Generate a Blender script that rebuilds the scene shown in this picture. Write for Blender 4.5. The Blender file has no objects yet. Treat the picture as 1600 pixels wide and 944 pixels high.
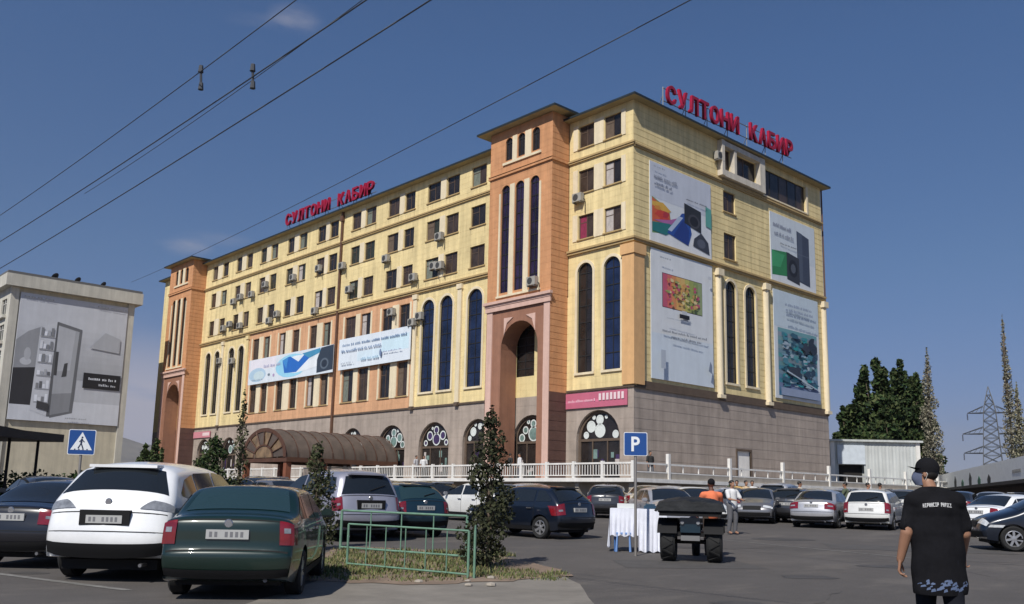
import bpy, bmesh, math, random
import mathutils
from mathutils import Vector, Matrix
random.seed(7)
S = bpy.context.scene
COL = S.collection
PI = math.pi
# ---------------------------------------------------------------- camera
# world axes run along the two street fronts of the big building: X along its short side, Y along its long side
CAMH = 1.35
R3 = ((0.72947414, 0.12900973, 0.67173207), (-0.68372032, 0.10902843, 0.72155341), (0.01984952, -0.98563142, 0.16773999))
CX, CY, FPX = 812.0, 535.0, 1416.26
cam = bpy.data.objects.new('camera', bpy.data.cameras.new('camera'))
COL.objects.link(cam)
cm = Matrix(((R3[0][0], -R3[0][1], -R3[0][2], 0), (R3[1][0], -R3[1][1], -R3[1][2], 0), (R3[2][0], -R3[2][1], -R3[2][2], CAMH), (0, 0, 0, 1)))
cam.matrix_world = cm
cam.data.sensor_width = 36.0
cam.data.lens = 36.0 * FPX / 1600
cam.data.shift_x = -(CX - 800) / 1600
cam.data.shift_y = (CY - 472) / 1600
cam.data.clip_end = 20000
cam.data.clip_start = 0.1
S.camera = cam
# ---------------------------------------------------------------- light
SUN = Vector((-0.63, -0.27, 0.72)).normalized()
sun_el = math.asin(SUN.z)
sun_az = math.atan2(SUN.x, SUN.y)
W = bpy.data.worlds.new('World'); S.world = W; W.use_nodes = True
nt = W.node_tree
bgn = nt.nodes['Background']
sky = nt.nodes.new('ShaderNodeTexSky'); sky.sky_type = 'NISHITA'; sky.sun_disc = False
sky.sun_elevation = sun_el; sky.sun_rotation = sun_az
sky.altitude = 800; sky.air_density = 1.0; sky.dust_density = 0.25; sky.ozone_density = 3.2
hs = nt.nodes.new('ShaderNodeHueSaturation'); hs.inputs['Saturation'].default_value = 0.98; hs.inputs['Value'].default_value = 0.86
nt.links.new(sky.outputs[0], hs.inputs['Color'])
def wn(t, **k):
    n = nt.nodes.new(t)
    for a, b in k.items(): setattr(n, a, b)
    return n
tc = nt.nodes.new('ShaderNodeTexCoord')
sx = wn('ShaderNodeSeparateXYZ'); nt.links.new(tc.outputs['Generated'], sx.inputs[0])
tint = wn('ShaderNodeValToRGB'); cr = tint.color_ramp
for p_, c_ in ((0.0, (.72, .66, .90)), (0.09, (.72, .72, .98)), (0.24, (.74, .90, 1.10)), (0.45, (.72, 1.02, 1.32))):
    e = cr.elements[0] if p_ == 0.0 else (cr.elements[1] if p_ == 0.09 else cr.elements.new(p_)); e.position = p_; e.color = (*[v / 1.5 for v in c_], 1)
nt.links.new(sx.outputs[2], tint.inputs[0])
tm = wn('ShaderNodeVectorMath', operation='MULTIPLY'); nt.links.new(hs.outputs[0], tm.inputs[0]); nt.links.new(tint.outputs[0], tm.inputs[1])
ts = wn('ShaderNodeVectorMath', operation='SCALE'); ts.inputs[3].default_value = 1.5; nt.links.new(tm.outputs[0], ts.inputs[0])
# soft clouds: a pale bank low on the left, two small wisps higher up, faint haze streaks
mp = wn('ShaderNodeMapping'); mp.inputs['Scale'].default_value = (3.2, 3.2, 11.0)
ns = wn('ShaderNodeTexNoise'); ns.inputs['Scale'].default_value = 2.6; ns.inputs['Detail'].default_value = 8; ns.inputs['Roughness'].default_value = 0.58
nt.links.new(tc.outputs['Generated'], mp.inputs[0]); nt.links.new(mp.outputs[0], ns.inputs['Vector'])
prev = ts.outputs[0]
def pdir(px, py):
    d = Vector((px - CX, py - CY, FPX)); return Vector([sum(R3[i][j] * d[j] for j in range(3)) for i in range(3)]).normalized()
def cloud(px, py, w_, h_, amt, prev, lo_=0.35, hi_=0.62, col=(5.6, 5.5, 6.3)):
    d = pdir(px, py)
    sb = wn('ShaderNodeVectorMath', operation='SUBTRACT'); sb.inputs[1].default_value = d; nt.links.new(tc.outputs['Generated'], sb.inputs[0])
    ml = wn('ShaderNodeVectorMath', operation='MULTIPLY'); ml.inputs[1].default_value = (1 / w_, 1 / w_, 1 / h_); nt.links.new(sb.outputs[0], ml.inputs[0])
    ln = wn('ShaderNodeVectorMath', operation='LENGTH'); nt.links.new(ml.outputs[0], ln.inputs[0])
    m1 = wn('ShaderNodeMapRange'); m1.interpolation_type = 'SMOOTHSTEP'; m1.inputs[1].default_value = 1.0; m1.inputs[2].default_value = 0.1; m1.inputs[3].default_value = 0; m1.inputs[4].default_value = amt
    nt.links.new(ln.outputs['Value'], m1.inputs[0])
    m2 = wn('ShaderNodeMapRange'); m2.inputs[1].default_value = lo_; m2.inputs[2].default_value = hi_; nt.links.new(ns.outputs[0], m2.inputs[0])
    m3 = wn('ShaderNodeMath', operation='MULTIPLY'); nt.links.new(m1.outputs[0], m3.inputs[0]); nt.links.new(m2.outputs[0], m3.inputs[1])
    mx = wn('ShaderNodeMixRGB'); mx.inputs[2].default_value = (*col, 1); nt.links.new(m3.outputs[0], mx.inputs[0]); nt.links.new(prev, mx.inputs[1])
    return mx.outputs[0]
prev = cloud(215, 650, 0.30, 0.095, 0.95, prev, 0.05, 0.42, (6.6, 6.3, 7.2))
prev = cloud(40, 560, 0.25, 0.08, 0.35, prev, 0.25, 0.6)
prev = cloud(288, 384, 0.034, 0.013, 0.6, prev, 0.33, 0.6)
prev = cloud(340, 372, 0.045, 0.010, 0.25, prev, 0.3, 0.6)
prev = cloud(462, 28, 0.034, 0.016, 0.45, prev, 0.36, 0.62)
prev = cloud(430, 40, 0.06, 0.012, 0.2, prev, 0.38, 0.66)
prev = cloud(1480, 690, 0.35, 0.05, 0.30, prev, 0.2, 0.6, (5.0, 4.9, 5.8))
nt.links.new(prev, bgn.inputs[0])
bgn.inputs[1].default_value = 0.075
sl = bpy.data.lights.new('sun', 'SUN'); sl.energy = 5.0; sl.angle = math.radians(0.53); sl.color = (1.0, 0.955, 0.88)
so = bpy.data.objects.new('sun', sl); COL.objects.link(so)
so.rotation_euler = (-SUN).to_track_quat('-Z', 'Y').to_euler()
so.location = (0, 0, 60)
S.view_settings.view_transform = 'Standard'; S.view_settings.look = 'None'
S.view_settings.exposure = 0.0; S.view_settings.gamma = 1.0
S.render.resolution_x = 1024; S.render.resolution_y = 604
S.render.engine = 'CYCLES'
S.cycles.max_bounces = 6; S.cycles.diffuse_bounces = 3; S.cycles.glossy_bounces = 3; S.cycles.transparent_max_bounces = 8
S.cycles.use_denoising = True

# ---------------------------------------------------------------- helpers
def pix(px, py, fwd=None, x=None, y=None, z=None):
    d = Vector((px - CX, py - CY, FPX))
    d = Vector([sum(R3[i][j] * d[j] for j in range(3)) for i in range(3)])
    C = Vector((0, 0, CAMH))
    if fwd is not None: t = fwd / (d.x * FH.x + d.y * FH.y)
    elif x is not None: t = x / d.x
    elif y is not None: t = y / d.y
    else: t = (z - CAMH) / d.z
    return C + d * t
FH = Vector((0.68138645, 0.73192384)); RT = Vector((0.73192384, -0.68138645))
def gz(x, y):
    d = x * FH.x + y * FH.y
    if d < 12: return 0.0
    t = min(d, 52)
    a = t - 12
    return 0.02 * (a - 3 + 3 * math.exp(-a / 3)) if d < 52 else 0.02 * (40 - 3)
def pg(px, py):
    d = Vector((px - CX, py - CY, FPX)); d = Vector([sum(R3[i][j] * d[j] for j in range(3)) for i in range(3)])
    t = 0.0005
    while t < 0.12:
        x, y, z = d.x * t, d.y * t, CAMH + d.z * t
        if z <= gz(x, y): break
        t += 0.00002
    return Vector((x, y, gz(x, y)))
def fr(fwd, right):
    p = FH * fwd + RT * right
    return Vector((p.x, p.y, gz(p.x, p.y)))
def yaw_of(deg):        # heading in degrees to the right of the camera's forward -> rotation z for a model that faces +Y
    d = FH * math.cos(math.radians(deg)) + RT * math.sin(math.radians(deg))
    return math.atan2(-d.x, d.y)
WM = {}
def setw(o, w, parent=None):
    WM[o] = w
    if parent is not None:
        o.parent = parent
        o.matrix_basis = WM[parent].inverted() @ w
    else:
        o.matrix_basis = w
def T(x, y, z, rz=0.0, rx=0.0, ry=0.0):
    return Matrix.Translation((x, y, z)) @ Matrix.Rotation(rz, 4, 'Z') @ Matrix.Rotation(ry, 4, 'Y') @ Matrix.Rotation(rx, 4, 'X')
def tag(o, label=None, cat=None, group=None, kind=None):
    if label: o['label'] = label
    if cat: o['category'] = cat
    if group: o['group'] = group
    if kind: o['kind'] = kind
    return o
def thing(name, w, label, cat, group=None):
    o = bpy.data.objects.new(name, None); COL.objects.link(o)
    o.empty_display_size = 0.3
    setw(o, w)
    return tag(o, label, cat, group)
def mobj(name, me, mt, parent=None, w=None, kind=None, label=None):
    o = bpy.data.objects.new(name, me); COL.objects.link(o)
    if mt is not None and len(me.materials) == 0: me.materials.append(mt)
    if w is None: w = WM[parent] if parent is not None else Matrix.Identity(4)
    setw(o, w, parent)
    if kind: o['kind'] = kind
    if label: o['label'] = label
    return o
def dup(o, w, parent=None, name=None, label=None, group=None):
    kids = list(o.children)
    c = o.copy(); COL.objects.link(c)
    base = WM[o]
    setw(c, w, parent)
    if label: c['label'] = label
    if group: c['group'] = group
    for ch in kids:
        dup(ch, w @ base.inverted() @ WM[ch], c)
    return c

class MB:
    def __init__(s): s.v = []; s.f = []; s.c = []; s.col = None
    def face(s, pts):
        n = len(s.v); s.v.extend([tuple(p) for p in pts]); s.f.append(tuple(range(n, n + len(pts)))); s.c.append(s.col); return s
    def add(s, vs, fs):
        n = len(s.v); s.v.extend([tuple(p) for p in vs])
        for f in fs: s.f.append(tuple(i + n for i in f)); s.c.append(s.col)
        return s
    def box(s, x0, x1, y0, y1, z0, z1):
        vs = [(x0, y0, z0), (x1, y0, z0), (x1, y1, z0), (x0, y1, z0), (x0, y0, z1), (x1, y0, z1), (x1, y1, z1), (x0, y1, z1)]
        return s.add(vs, [(0, 3, 2, 1), (4, 5, 6, 7), (0, 1, 5, 4), (1, 2, 6, 5), (2, 3, 7, 6), (3, 0, 4, 7)])
    def mbox(s, m, sx, sy, sz):
        vs = [m @ Vector((x * sx / 2, y * sy / 2, z * sz / 2)) for x, y, z in ((-1, -1, -1), (1, -1, -1), (1, 1, -1), (-1, 1, -1), (-1, -1, 1), (1, -1, 1), (1, 1, 1), (-1, 1, 1))]
        return s.add(vs, [(0, 3, 2, 1), (4, 5, 6, 7), (0, 1, 5, 4), (1, 2, 6, 5), (2, 3, 7, 6), (3, 0, 4, 7)])
    def cyl(s, p0, p1, r0, r1=None, n=10, caps=True):
        if r1 is None: r1 = r0
        p0 = Vector(p0); p1 = Vector(p1); d = (p1 - p0)
        if d.length < 1e-6: return s
        q = d.to_track_quat('Z', 'Y').to_matrix()
        a = [q @ Vector((math.cos(2 * PI * i / n), math.sin(2 * PI * i / n), 0)) for i in range(n)]
        vs = [p0 + k * r0 for k in a] + [p1 + k * r1 for k in a]
        fs = [(i, (i + 1) % n, n + (i + 1) % n, n + i) for i in range(n)]
        if caps: fs += [tuple(range(n - 1, -1, -1)), tuple(range(n, 2 * n))]
        return s.add(vs, fs)
    def tube(s, pts, r, n=8):
        for a, b in zip(pts[:-1], pts[1:]): s.cyl(a, b, r, r, n)
        return s
    def lathe(s, prof, n=16, m=None):      # prof: (r, z)
        m = m or Matrix.Identity(4)
        vs = [m @ Vector((r * math.cos(2 * PI * i / n), r * math.sin(2 * PI * i / n), z)) for r, z in prof for i in range(n)]
        fs = []
        for k in range(len(prof) - 1):
            for i in range(n):
                j = (i + 1) % n
                fs.append((k * n + i, k * n + j, (k + 1) * n + j, (k + 1) * n + i))
        return s.add(vs, fs)
    def grid(s, P, closed=False):           # P[i][j] points
        n = len(P); m = len(P[0]); b = len(s.v)
        for r in P: s.v.extend([tuple(p) for p in r])
        for i in range(n - 1):
            for j in range(m if closed else m - 1):
                k = (j + 1) % m
                s.f.append((b + i * m + j, b + i * m + k, b + (i + 1) * m + k, b + (i + 1) * m + j)); s.c.append(s.col)
        return s
    def prism(s, pts, y0, y1):             # outline in x,z extruded along y
        n = len(pts)
        vs = [(x, y0, z) for x, z in pts] + [(x, y1, z) for x, z in pts]
        fs = [tuple(range(n)), tuple(range(2 * n - 1, n - 1, -1))]
        fs += [((i + 1) % n, i, n + i, n + (i + 1) % n) for i in range(n)]
        return s.add(vs, fs)
    def mesh(s, name, smooth=False, merge=False, sharp=None):
        me = bpy.data.meshes.new(name); me.from_pydata(s.v, [], s.f)
        if any(c is not None for c in s.c):
            ca = me.color_attributes.new('col', 'FLOAT_COLOR', 'CORNER')
            for p, c in zip(me.polygons, s.c):
                c = c or (1, 1, 1)
                for li in p.loop_indices: ca.data[li].color = (c[0], c[1], c[2], 1)
        if merge:
            b = bmesh.new(); b.from_mesh(me); bmesh.ops.remove_doubles(b, verts=b.verts, dist=1e-4)
            bmesh.ops.recalc_face_normals(b, faces=b.faces)
            b.to_mesh(me); b.free()
        if smooth:
            for p in me.polygons: p.use_smooth = True
            if sharp is not None: me.set_sharp_from_angle(angle=math.radians(sharp))
        me.update()
        return me
    def build(s, name, mt, parent=None, w=None, smooth=False, merge=False, kind=None, label=None, sharp=None):
        return mobj(name, s.mesh(name, smooth, merge, sharp), mt, parent, w, kind, label)

# ---------------------------------------------------------------- materials
MATS = {}
def mat(name, col=(0.5, 0.5, 0.5), rough=0.8, metal=0.0, var=0.0, vscale=2.0, bump=0.0, bscale=30.0, spec=0.5, coat=0.0, attr=False, streak=0.0, var2=0.0, v2scale=0.3, emit=None, alpha=None, trans=0.0):
    if name in MATS: return MATS[name]
    m = bpy.data.materials.new(name); m.use_nodes = True
    t = m.node_tree; n = t.nodes; b = n['Principled BSDF']
    b.inputs['Roughness'].default_value = rough; b.inputs['Metallic'].default_value = metal
    b.inputs['Specular IOR Level'].default_value = spec
    b.inputs['Coat Weight'].default_value = coat
    b.inputs['Coat Roughness'].default_value = 0.04
    b.inputs['Transmission Weight'].default_value = trans
    b.inputs['Base Color'].default_value = (*col, 1)
    cur = None
    co = n.new('ShaderNodeTexCoord')
    if attr:
        a = n.new('ShaderNodeAttribute'); a.attribute_name = 'col'; cur = a.outputs['Color']
    def vary(amount, scale, cur, stretch=None, detail=6):
        nz = n.new('ShaderNodeTexNoise'); nz.inputs['Scale'].default_value = scale; nz.inputs['Detail'].default_value = detail; nz.inputs['Roughness'].default_value = 0.62
        if stretch:
            mpn = n.new('ShaderNodeMapping'); mpn.inputs['Scale'].default_value = stretch
            t.links.new(co.outputs['Object'], mpn.inputs[0]); t.links.new(mpn.outputs[0], nz.inputs['Vector'])
        else: t.links.new(co.outputs['Object'], nz.inputs['Vector'])
        mr = n.new('ShaderNodeMapRange'); mr.inputs[1].default_value = 0.3; mr.inputs[2].default_value = 0.7
        mr.inputs[3].default_value = 1 - amount; mr.inputs[4].default_value = 1 + amount
        t.links.new(nz.outputs[0], mr.inputs[0])
        mm = n.new('ShaderNodeMixRGB'); mm.blend_type = 'MULTIPLY'; mm.inputs[0].default_value = 1
        if cur is None: mm.inputs[1].default_value = (*col, 1)
        else: t.links.new(cur, mm.inputs[1])
        t.links.new(mr.outputs[0], mm.inputs[2])
        return mm.outputs[0]
    if var: cur = vary(var, vscale, cur)
    if var2: cur = vary(var2, v2scale, cur)
    if streak: cur = vary(streak, 1.0, cur, (2.2, 2.2, 0.16))
    if cur is not None: t.links.new(cur, b.inputs['Base Color'])
    if bump:
        nz = n.new('ShaderNodeTexNoise'); nz.inputs['Scale'].default_value = bscale; nz.inputs['Detail'].default_value = 5
        t.links.new(co.outputs['Object'], nz.inputs['Vector'])
        bp = n.new('ShaderNodeBump'); bp.inputs['Strength'].default_value = bump; bp.inputs['Distance'].default_value = 0.02
        t.links.new(nz.outputs[0], bp.inputs['Height']); t.links.new(bp.outputs[0], b.inputs['Normal'])
    if emit: b.inputs['Emission Color'].default_value = (*emit, 1); b.inputs['Emission Strength'].default_value = 1
    if alpha is not None: b.inputs['Alpha'].default_value = alpha
    MATS[name] = m
    return m
YEL = mat('yellow stucco', (0.70, 0.565, 0.29), 0.9, var=0.09, vscale=1.1, streak=0.20, var2=0.08, bump=0.15, bscale=14)
CRM = mat('cream stucco', (0.70, 0.60, 0.42), 0.85, var=0.06, vscale=2, streak=0.12)
ORG = mat('orange stucco', (0.54, 0.265, 0.125), 0.9, var=0.10, vscale=1.5, streak=0.16, var2=0.06, bump=0.15, bscale=14)
PNK = mat('salmon stucco', (0.58, 0.325, 0.18), 0.9, var=0.10, vscale=1.3, streak=0.18, var2=0.12, bump=0.15, bscale=14)
STN = mat('grey pink stone cladding', (0.34, 0.283, 0.24), 0.75, var=0.12, vscale=1.0, streak=0.18, var2=0.14, bump=0.2, bscale=20)
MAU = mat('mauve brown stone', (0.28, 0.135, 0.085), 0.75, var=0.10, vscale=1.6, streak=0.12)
PKT = mat('pale pink trim', (0.60, 0.40, 0.33), 0.8, var=0.06, vscale=2, streak=0.1)
MLD = mat('dark ochre moulding', (0.42, 0.30, 0.14), 0.85, var=0.1, vscale=1.5)  # even ochre for mouldings and sills, darker than the walls
DKB = mat('dark brown band', (0.10, 0.07, 0.05), 0.8, var=0.2, vscale=2)
ROOF = mat('dark green metal roof', (0.025, 0.035, 0.04), 0.5, metal=0.2, var=0.2, vscale=1)
SOFF = mat('olive soffit boards', (0.38, 0.31, 0.17), 0.85, var=0.12, vscale=1.5)
WFR = mat('brown window frame', (0.10, 0.065, 0.045), 0.6, var=0.15)
WFW = mat('white window frame', (0.62, 0.60, 0.56), 0.55, var=0.08)
GL1 = mat('dark window glass', (0.022, 0.018, 0.017), 0.12, var=0.5, vscale=0.9, spec=0.45)
GL2 = mat('brown window glass', (0.055, 0.038, 0.030), 0.22, var=0.45, vscale=1.1, spec=0.35)
GL3 = mat('greenish window glass', (0.035, 0.038, 0.026), 0.2, var=0.4, vscale=1.4, spec=0.35)
GLB = mat('blue arched glass', (0.012, 0.020, 0.055), 0.12, var=0.7, vscale=0.5, spec=0.5)
GLP = mat('violet arched glass', (0.022, 0.014, 0.040), 0.14, var=0.7, vscale=0.5, spec=0.45)
CURT = mat('pale curtain', (0.42, 0.38, 0.36), 0.9, var=0.15, vscale=5)
CURR = mat('crimson curtain', (0.22, 0.02, 0.06), 0.9, var=0.2, vscale=6)
ACW = mat('air conditioner casing', (0.33, 0.315, 0.28), 0.55, var=0.08)
ACD = mat('air conditioner grille', (0.05, 0.05, 0.05), 0.6)
PRT = mat('printed vinyl', attr=True, rough=0.55, var=0.05, vscale=0.8, streak=0.05)
RED = mat('red sign letter', (0.30, 0.006, 0.03), 0.4, var=0.15, vscale=3)
STL = mat('grey painted steel', (0.22, 0.22, 0.22), 0.5, metal=0.4, var=0.1)
WHT = mat('white painted metal', (0.72, 0.70, 0.66), 0.6, var=0.08, streak=0.1)
CON = mat('worn beige concrete', (0.36, 0.32, 0.27), 0.9, var=0.12, vscale=1.5, streak=0.12, bump=0.2)
BLK = mat('matt black', (0.012, 0.012, 0.013), 0.7)
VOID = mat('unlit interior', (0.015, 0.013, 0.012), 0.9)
# ================================================================ the big building
X0, Y0 = 44.57, 37.10
YE = 115.6; XE = 69.4
ZT, ZB, ZR = 2.45, 8.40, 27.92
LW = T(X0, 0, 0, -PI / 2)            # long front: local x = viewer's right (-Y), local y = into the wall
RW = T(0, Y0, 0, 0)                  # short front: local x = X
TWO = 1.7
TW = T(X0 - TWO, 0, 0, -PI / 2)      # tower fronts
bld = thing('trade_centre', T(X0, Y0, ZT), 'long yellow and orange seven storey trade building with red rooftop letters', 'building')

def arch_pts(a, b, c, d, n=14):
    r = (b - a) / 2; cx = (a + b) / 2; zc = d - r
    return [(cx - r * math.cos(PI * i / n), zc + r * math.sin(PI * i / n)) for i in range(n + 1)]
def facade(u0, u1, z0, z1, holes=(), period=0.0, gh=0.04, gd=0.014, reveal=0.22, y=0.0, off=0.0):
    m = MB()
    us = {u0, u1}; zs = {z0, z1}
    for h in holes:
        for k in (0, 1): us.add(min(max(h[k], u0), u1))
        for k in (2, 3): zs.add(min(max(h[k], z0), z1))
    gro = []
    if period:
        z = z0 + period
        while z < z1 - 0.1:
            gro.append((z, z + gh)); z += period
    for a, b in gro:
        zs.add(a); zs.add(b)
    us = sorted(us); zs = sorted(zs)
    def hole(u, z): return any(h[0] < u < h[1] and h[2] < z < h[3] for h in holes)
    def isg(z): return any(a < z < b for a, b in gro)
    prev = {}
    for zi in range(len(zs) - 1):
        za, zb = zs[zi], zs[zi + 1]
        if zb - za < 1e-6: continue
        zm = (za + zb) / 2; d = gd if isg(zm) else 0.0
        run = None; runs = []
        for ui in range(len(us) - 1):
            um = (us[ui] + us[ui + 1]) / 2
            if not hole(um, zm):
                if run: run[1] = us[ui + 1]
                else: run = [us[ui], us[ui + 1]]
            else:
                if run: runs.append(run); run = None
        if run: runs.append(run)
        for a, b in runs:
            m.face([(a, y + d, za), (b, y + d, za), (b, y + d, zb), (a, y + d, zb)])
            if d:
                m.face([(a, y, za), (b, y, za), (b, y + d, za), (a, y + d, za)])
                m.face([(a, y + d, zb), (b, y + d, zb), (b, y, zb), (a, y, zb)])
    for h in holes:
        a, b, c, d = h[:4]
        yr = y + reveal
        m.face([(a, y, c), (b, y, c), (b, yr, c), (a, yr, c)])
        top = d
        if len(h) > 4 and h[4]:
            pts = arch_pts(a, b, c, d); top = d - (b - a) / 2
            for (p, q) in zip(pts[:-1], pts[1:]):
                m.face([(p[0], y, p[1]), (q[0], y, q[1]), (q[0], yr, q[1]), (p[0], yr, p[1])])
                m.face([(p[0], y, p[1]), (q[0], y, q[1]), (q[0], y, d), (p[0], y, d)])
        else:
            m.face([(a, yr, d), (b, yr, d), (b, y, d), (a, y, d)])
        m.face([(a, yr, c), (a, yr, top), (a, y, top), (a, y, c)])
        m.face([(b, y, c), (b, y, top), (b, yr, top), (b, yr, c)])
    return m
_wc = {}
def win_meshes(w, h, style):
    k = (round(w, 2), round(h, 2), style)
    if k in _wc: return _wc[k]
    f = MB(); t = 0.07
    f.box(-w / 2, -w / 2 + t, 0.12, 0.18, 0, h); f.box(w / 2 - t, w / 2, 0.12, 0.18, 0, h)
    f.box(-w / 2 + t, w / 2 - t, 0.12, 0.18, 0, t); f.box(-w / 2 + t, w / 2 - t, 0.12, 0.18, h - t, h)
    f.box(-0.03, 0.03, 0.125, 0.175, t, h - t)
    if style != 'plain': f.box(-w / 2 + t, -0.03, 0.128, 0.172, h * 0.68, h * 0.68 + 0.05)
    g = MB(); g.box(-w / 2 + 0.01, w / 2 - 0.01, 0.145, 0.155, 0.01, h - 0.01)
    s = MB()
    s.box(-w / 2 - 0.10, w / 2 + 0.10, -0.09, 0.10, -0.09, -0.003)
    c = MB()
    n = 10
    for i in range(n):                      # a pleated curtain just behind the glass line
        x = -w / 2 + t + (w / 2 - t) * i / n
        c.face([(x, 0.141 + 0.004 * (i % 2), 0.1), (x + (w / 2 - t) / n, 0.141 + 0.004 * ((i + 1) % 2), 0.1), (x + (w / 2 - t) / n, 0.141 + 0.004 * ((i + 1) % 2), h - 0.1), (x, 0.141 + 0.004 * (i % 2), h - 0.1)])
    r = (f.mesh('window'), g.mesh('pane'), s.mesh('sill'), c.mesh('curtain'))
    _wc[k] = r
    return r
rw = random.Random(3)
CURB = mat('brown curtain', (0.12, 0.085, 0.06), 0.9, var=0.2, vscale=5); CURG = mat('grey green blind', (0.15, 0.17, 0.14), 0.8, var=0.2, vscale=5)
def window(w, h, W_, glass=None, frame=None, curtain=None, sill=True, style='std'):
    me = win_meshes(w, h, style)
    fm = frame or WFR
    o = bpy.data.objects.new('window', me[0]); COL.objects.link(o); setw(o, W_, bld)
    if not me[0].materials: me[0].materials.append(None)
    o.material_slots[0].link = 'OBJECT'; o.material_slots[0].material = fm
    g = bpy.data.objects.new('pane', me[1]); COL.objects.link(g); setw(g, W_, o)
    if not me[1].materials: me[1].materials.append(None)
    g.material_slots[0].link = 'OBJECT'; g.material_slots[0].material = glass or rw.choice([GL1, GL1, GL1, GL2, GL2, GL3])
    if sill:
        s = bpy.data.objects.new('sill', me[2]); COL.objects.link(s); setw(s, W_, o)
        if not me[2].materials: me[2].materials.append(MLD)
    if curtain:
        s = bpy.data.objects.new('curtain', me[3]); COL.objects.link(s); setw(s, W_ @ T(0 if curtain is not CURR else 0, -0.0, 0), o)
        if not me[3].materials: me[3].materials.append(None)
        s.material_slots[0].link = 'OBJECT'; s.material_slots[0].material = curtain
    return o
def arched_window(a, b, c, d, base, glass, frame=BLK, bars=6, dep=0.14, vb=1, y=0.0):
    w = b - a; r = w / 2
    f = MB(); pts = [(a, c)] + arch_pts(a, b, c, d, 12) + [(b, c)]
    cxm = (a + b) / 2; zm = (c + d) / 2
    inn = [(cxm + (x - cxm) * (1 - 0.12 / w), zm + (z - zm) * (1 - 0.12 / (d - c))) for x, z in pts]
    for i in range(len(pts)):
        j = (i + 1) % len(pts)
        f.face([(pts[i][0], y + dep - 0.04, pts[i][1]), (pts[j][0], y + dep - 0.04, pts[j][1]), (inn[j][0], y + dep - 0.04, inn[j][1]), (inn[i][0], y + dep - 0.04, inn[i][1])])
        f.face([(inn[i][0], y + dep - 0.04, inn[i][1]), (inn[j][0], y + dep - 0.04, inn[j][1]), (inn[j][0], y + dep + 0.01, inn[j][1]), (inn[i][0], y + dep + 0.01, inn[i][1])])
    for k in range(vb):
        x = a + w * (k + 1) / (vb + 1)
        f.box(x - 0.025, x + 0.025, y + dep - 0.035, y + dep - 0.003, c + 0.05, d - 0.06)
    for k in range(1, bars + 1):
        z = c + (d - r - c) * k / bars
        f.box(a + 0.05, b - 0.05, y + dep - 0.033, y + dep - 0.005, z - 0.03, z + 0.03)
    o = f.build('arched_window', frame, bld, base)
    g = MB(); g.prism([(x, z) for x, z in pts], y + dep, y + dep + 0.02); g.build('pane', glass, o, base)
    return o
# ---- long front -------------------------------------------------------
def L(y): return -y
pairsY = [((101.35, 100.0), (98.65, 97.3)), ((95.2, 93.9), (92.75, 91.4)), ((89.5, 88.15), (87.1, 85.7)), ((83.6, 82.25), (81.2, 79.7)),
          ((77.6, 76.1), (75.3, 73.8)), ((71.4, 69.9), (69.05, 67.45)), ((65.5, 63.8), (62.95, 61.5)), ((59.7, 57.95), (57.1, 55.45))]
colsY = [c for p in pairsY for c in p] + [(53.88, 52.1)]
cornerY = [(42.1, 40.66), (39.67, 38.18)]
rows = [(25.75, 27.4), (22.42, 24.1), (19.08, 20.8)]
up_holes = []
for c in colsY:
    for r in rows: up_holes.append((L(c[0]), L(c[1]), r[0], r[1]))
for u0_, u1_ in ((L(103.1), L(49.6)),):
    facade(u0_, u1_, 18.2, ZR, up_holes, 0.45, gd=0.006).build('wall', YEL, bld, LW)
cor_holes = [(L(a), L(b), r[0], r[1]) for a, b in cornerY for r in rows] + [(L(42.1), L(40.68), 9.7, 17.33, True), (L(39.67), L(38.19), 9.7, 17.33, True)]
facade(L(43.0), L(Y0), ZB, ZR, cor_holes, 0.45, gd=0.006).build('wall', YEL, bld, LW)
facade(L(YE), L(109.7), ZB, ZR, [], 0.45, gd=0.006).build('wall', YEL, bld, LW)
archR = [(59.85, 58.2), (57.45, 55.8), (53.92, 52.15)]
archL = [(101.45, 100.15), (99.1, 97.85), (95.55, 94.2), (93.2, 91.88)]
facade(L(60.75), L(49.6), ZB, 18.2, [(L(a), L(b), 9.6, 17.3, True) for a, b in archR], 0.45, gd=0.006).build('wall', YEL, bld, LW)
facade(L(103.1), L(91.0), ZB, 18.2, [(L(a), L(b), 9.9, 17.05, True) for a, b in archL], 0.45, gd=0.006).build('wall', YEL, bld, LW)
pinkY = [(89.9, 88.5), (87.45, 86.15), (84.15, 82.85), (81.4, 80.1), (78.05, 76.75), (75.57, 74.25), (71.7, 69.95), (69.1, 67.55), (65.7, 64.2), (63.1, 61.65)]
ph = [(L(a), L(b), 9.5, 12.42) for a, b in pinkY] + [(L(a), L(b), 15.1, 17.4) for a, b in pinkY]
facade(L(91.0), L(60.75), ZB, 18.2, ph, 0.45, gd=0.006).build('wall', PNK, bld, LW, label='salmon pink wall panel of the third to fifth storeys')
# ground floor stone with its big arches
gar = [(42.1, 38.25), (59.7, 55.8), (54.1, 50.7), (65.55, 61.6), (71.3, 67.9), (95.9, 92.2), (102.0, 98.7), (48.4, 44.6)]
facade(L(109.7), L(Y0), ZT, ZB, [(L(a), L(b), ZT, 7.1, True) for a, b in gar], 0.66, 0.03, 0.008, 0.35).build('wall', STN, bld, LW)
facade(L(YE), L(109.7), ZT, ZB, [], 0.66, 0.03, 0.02).build('wall', STN, bld, LW)
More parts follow.
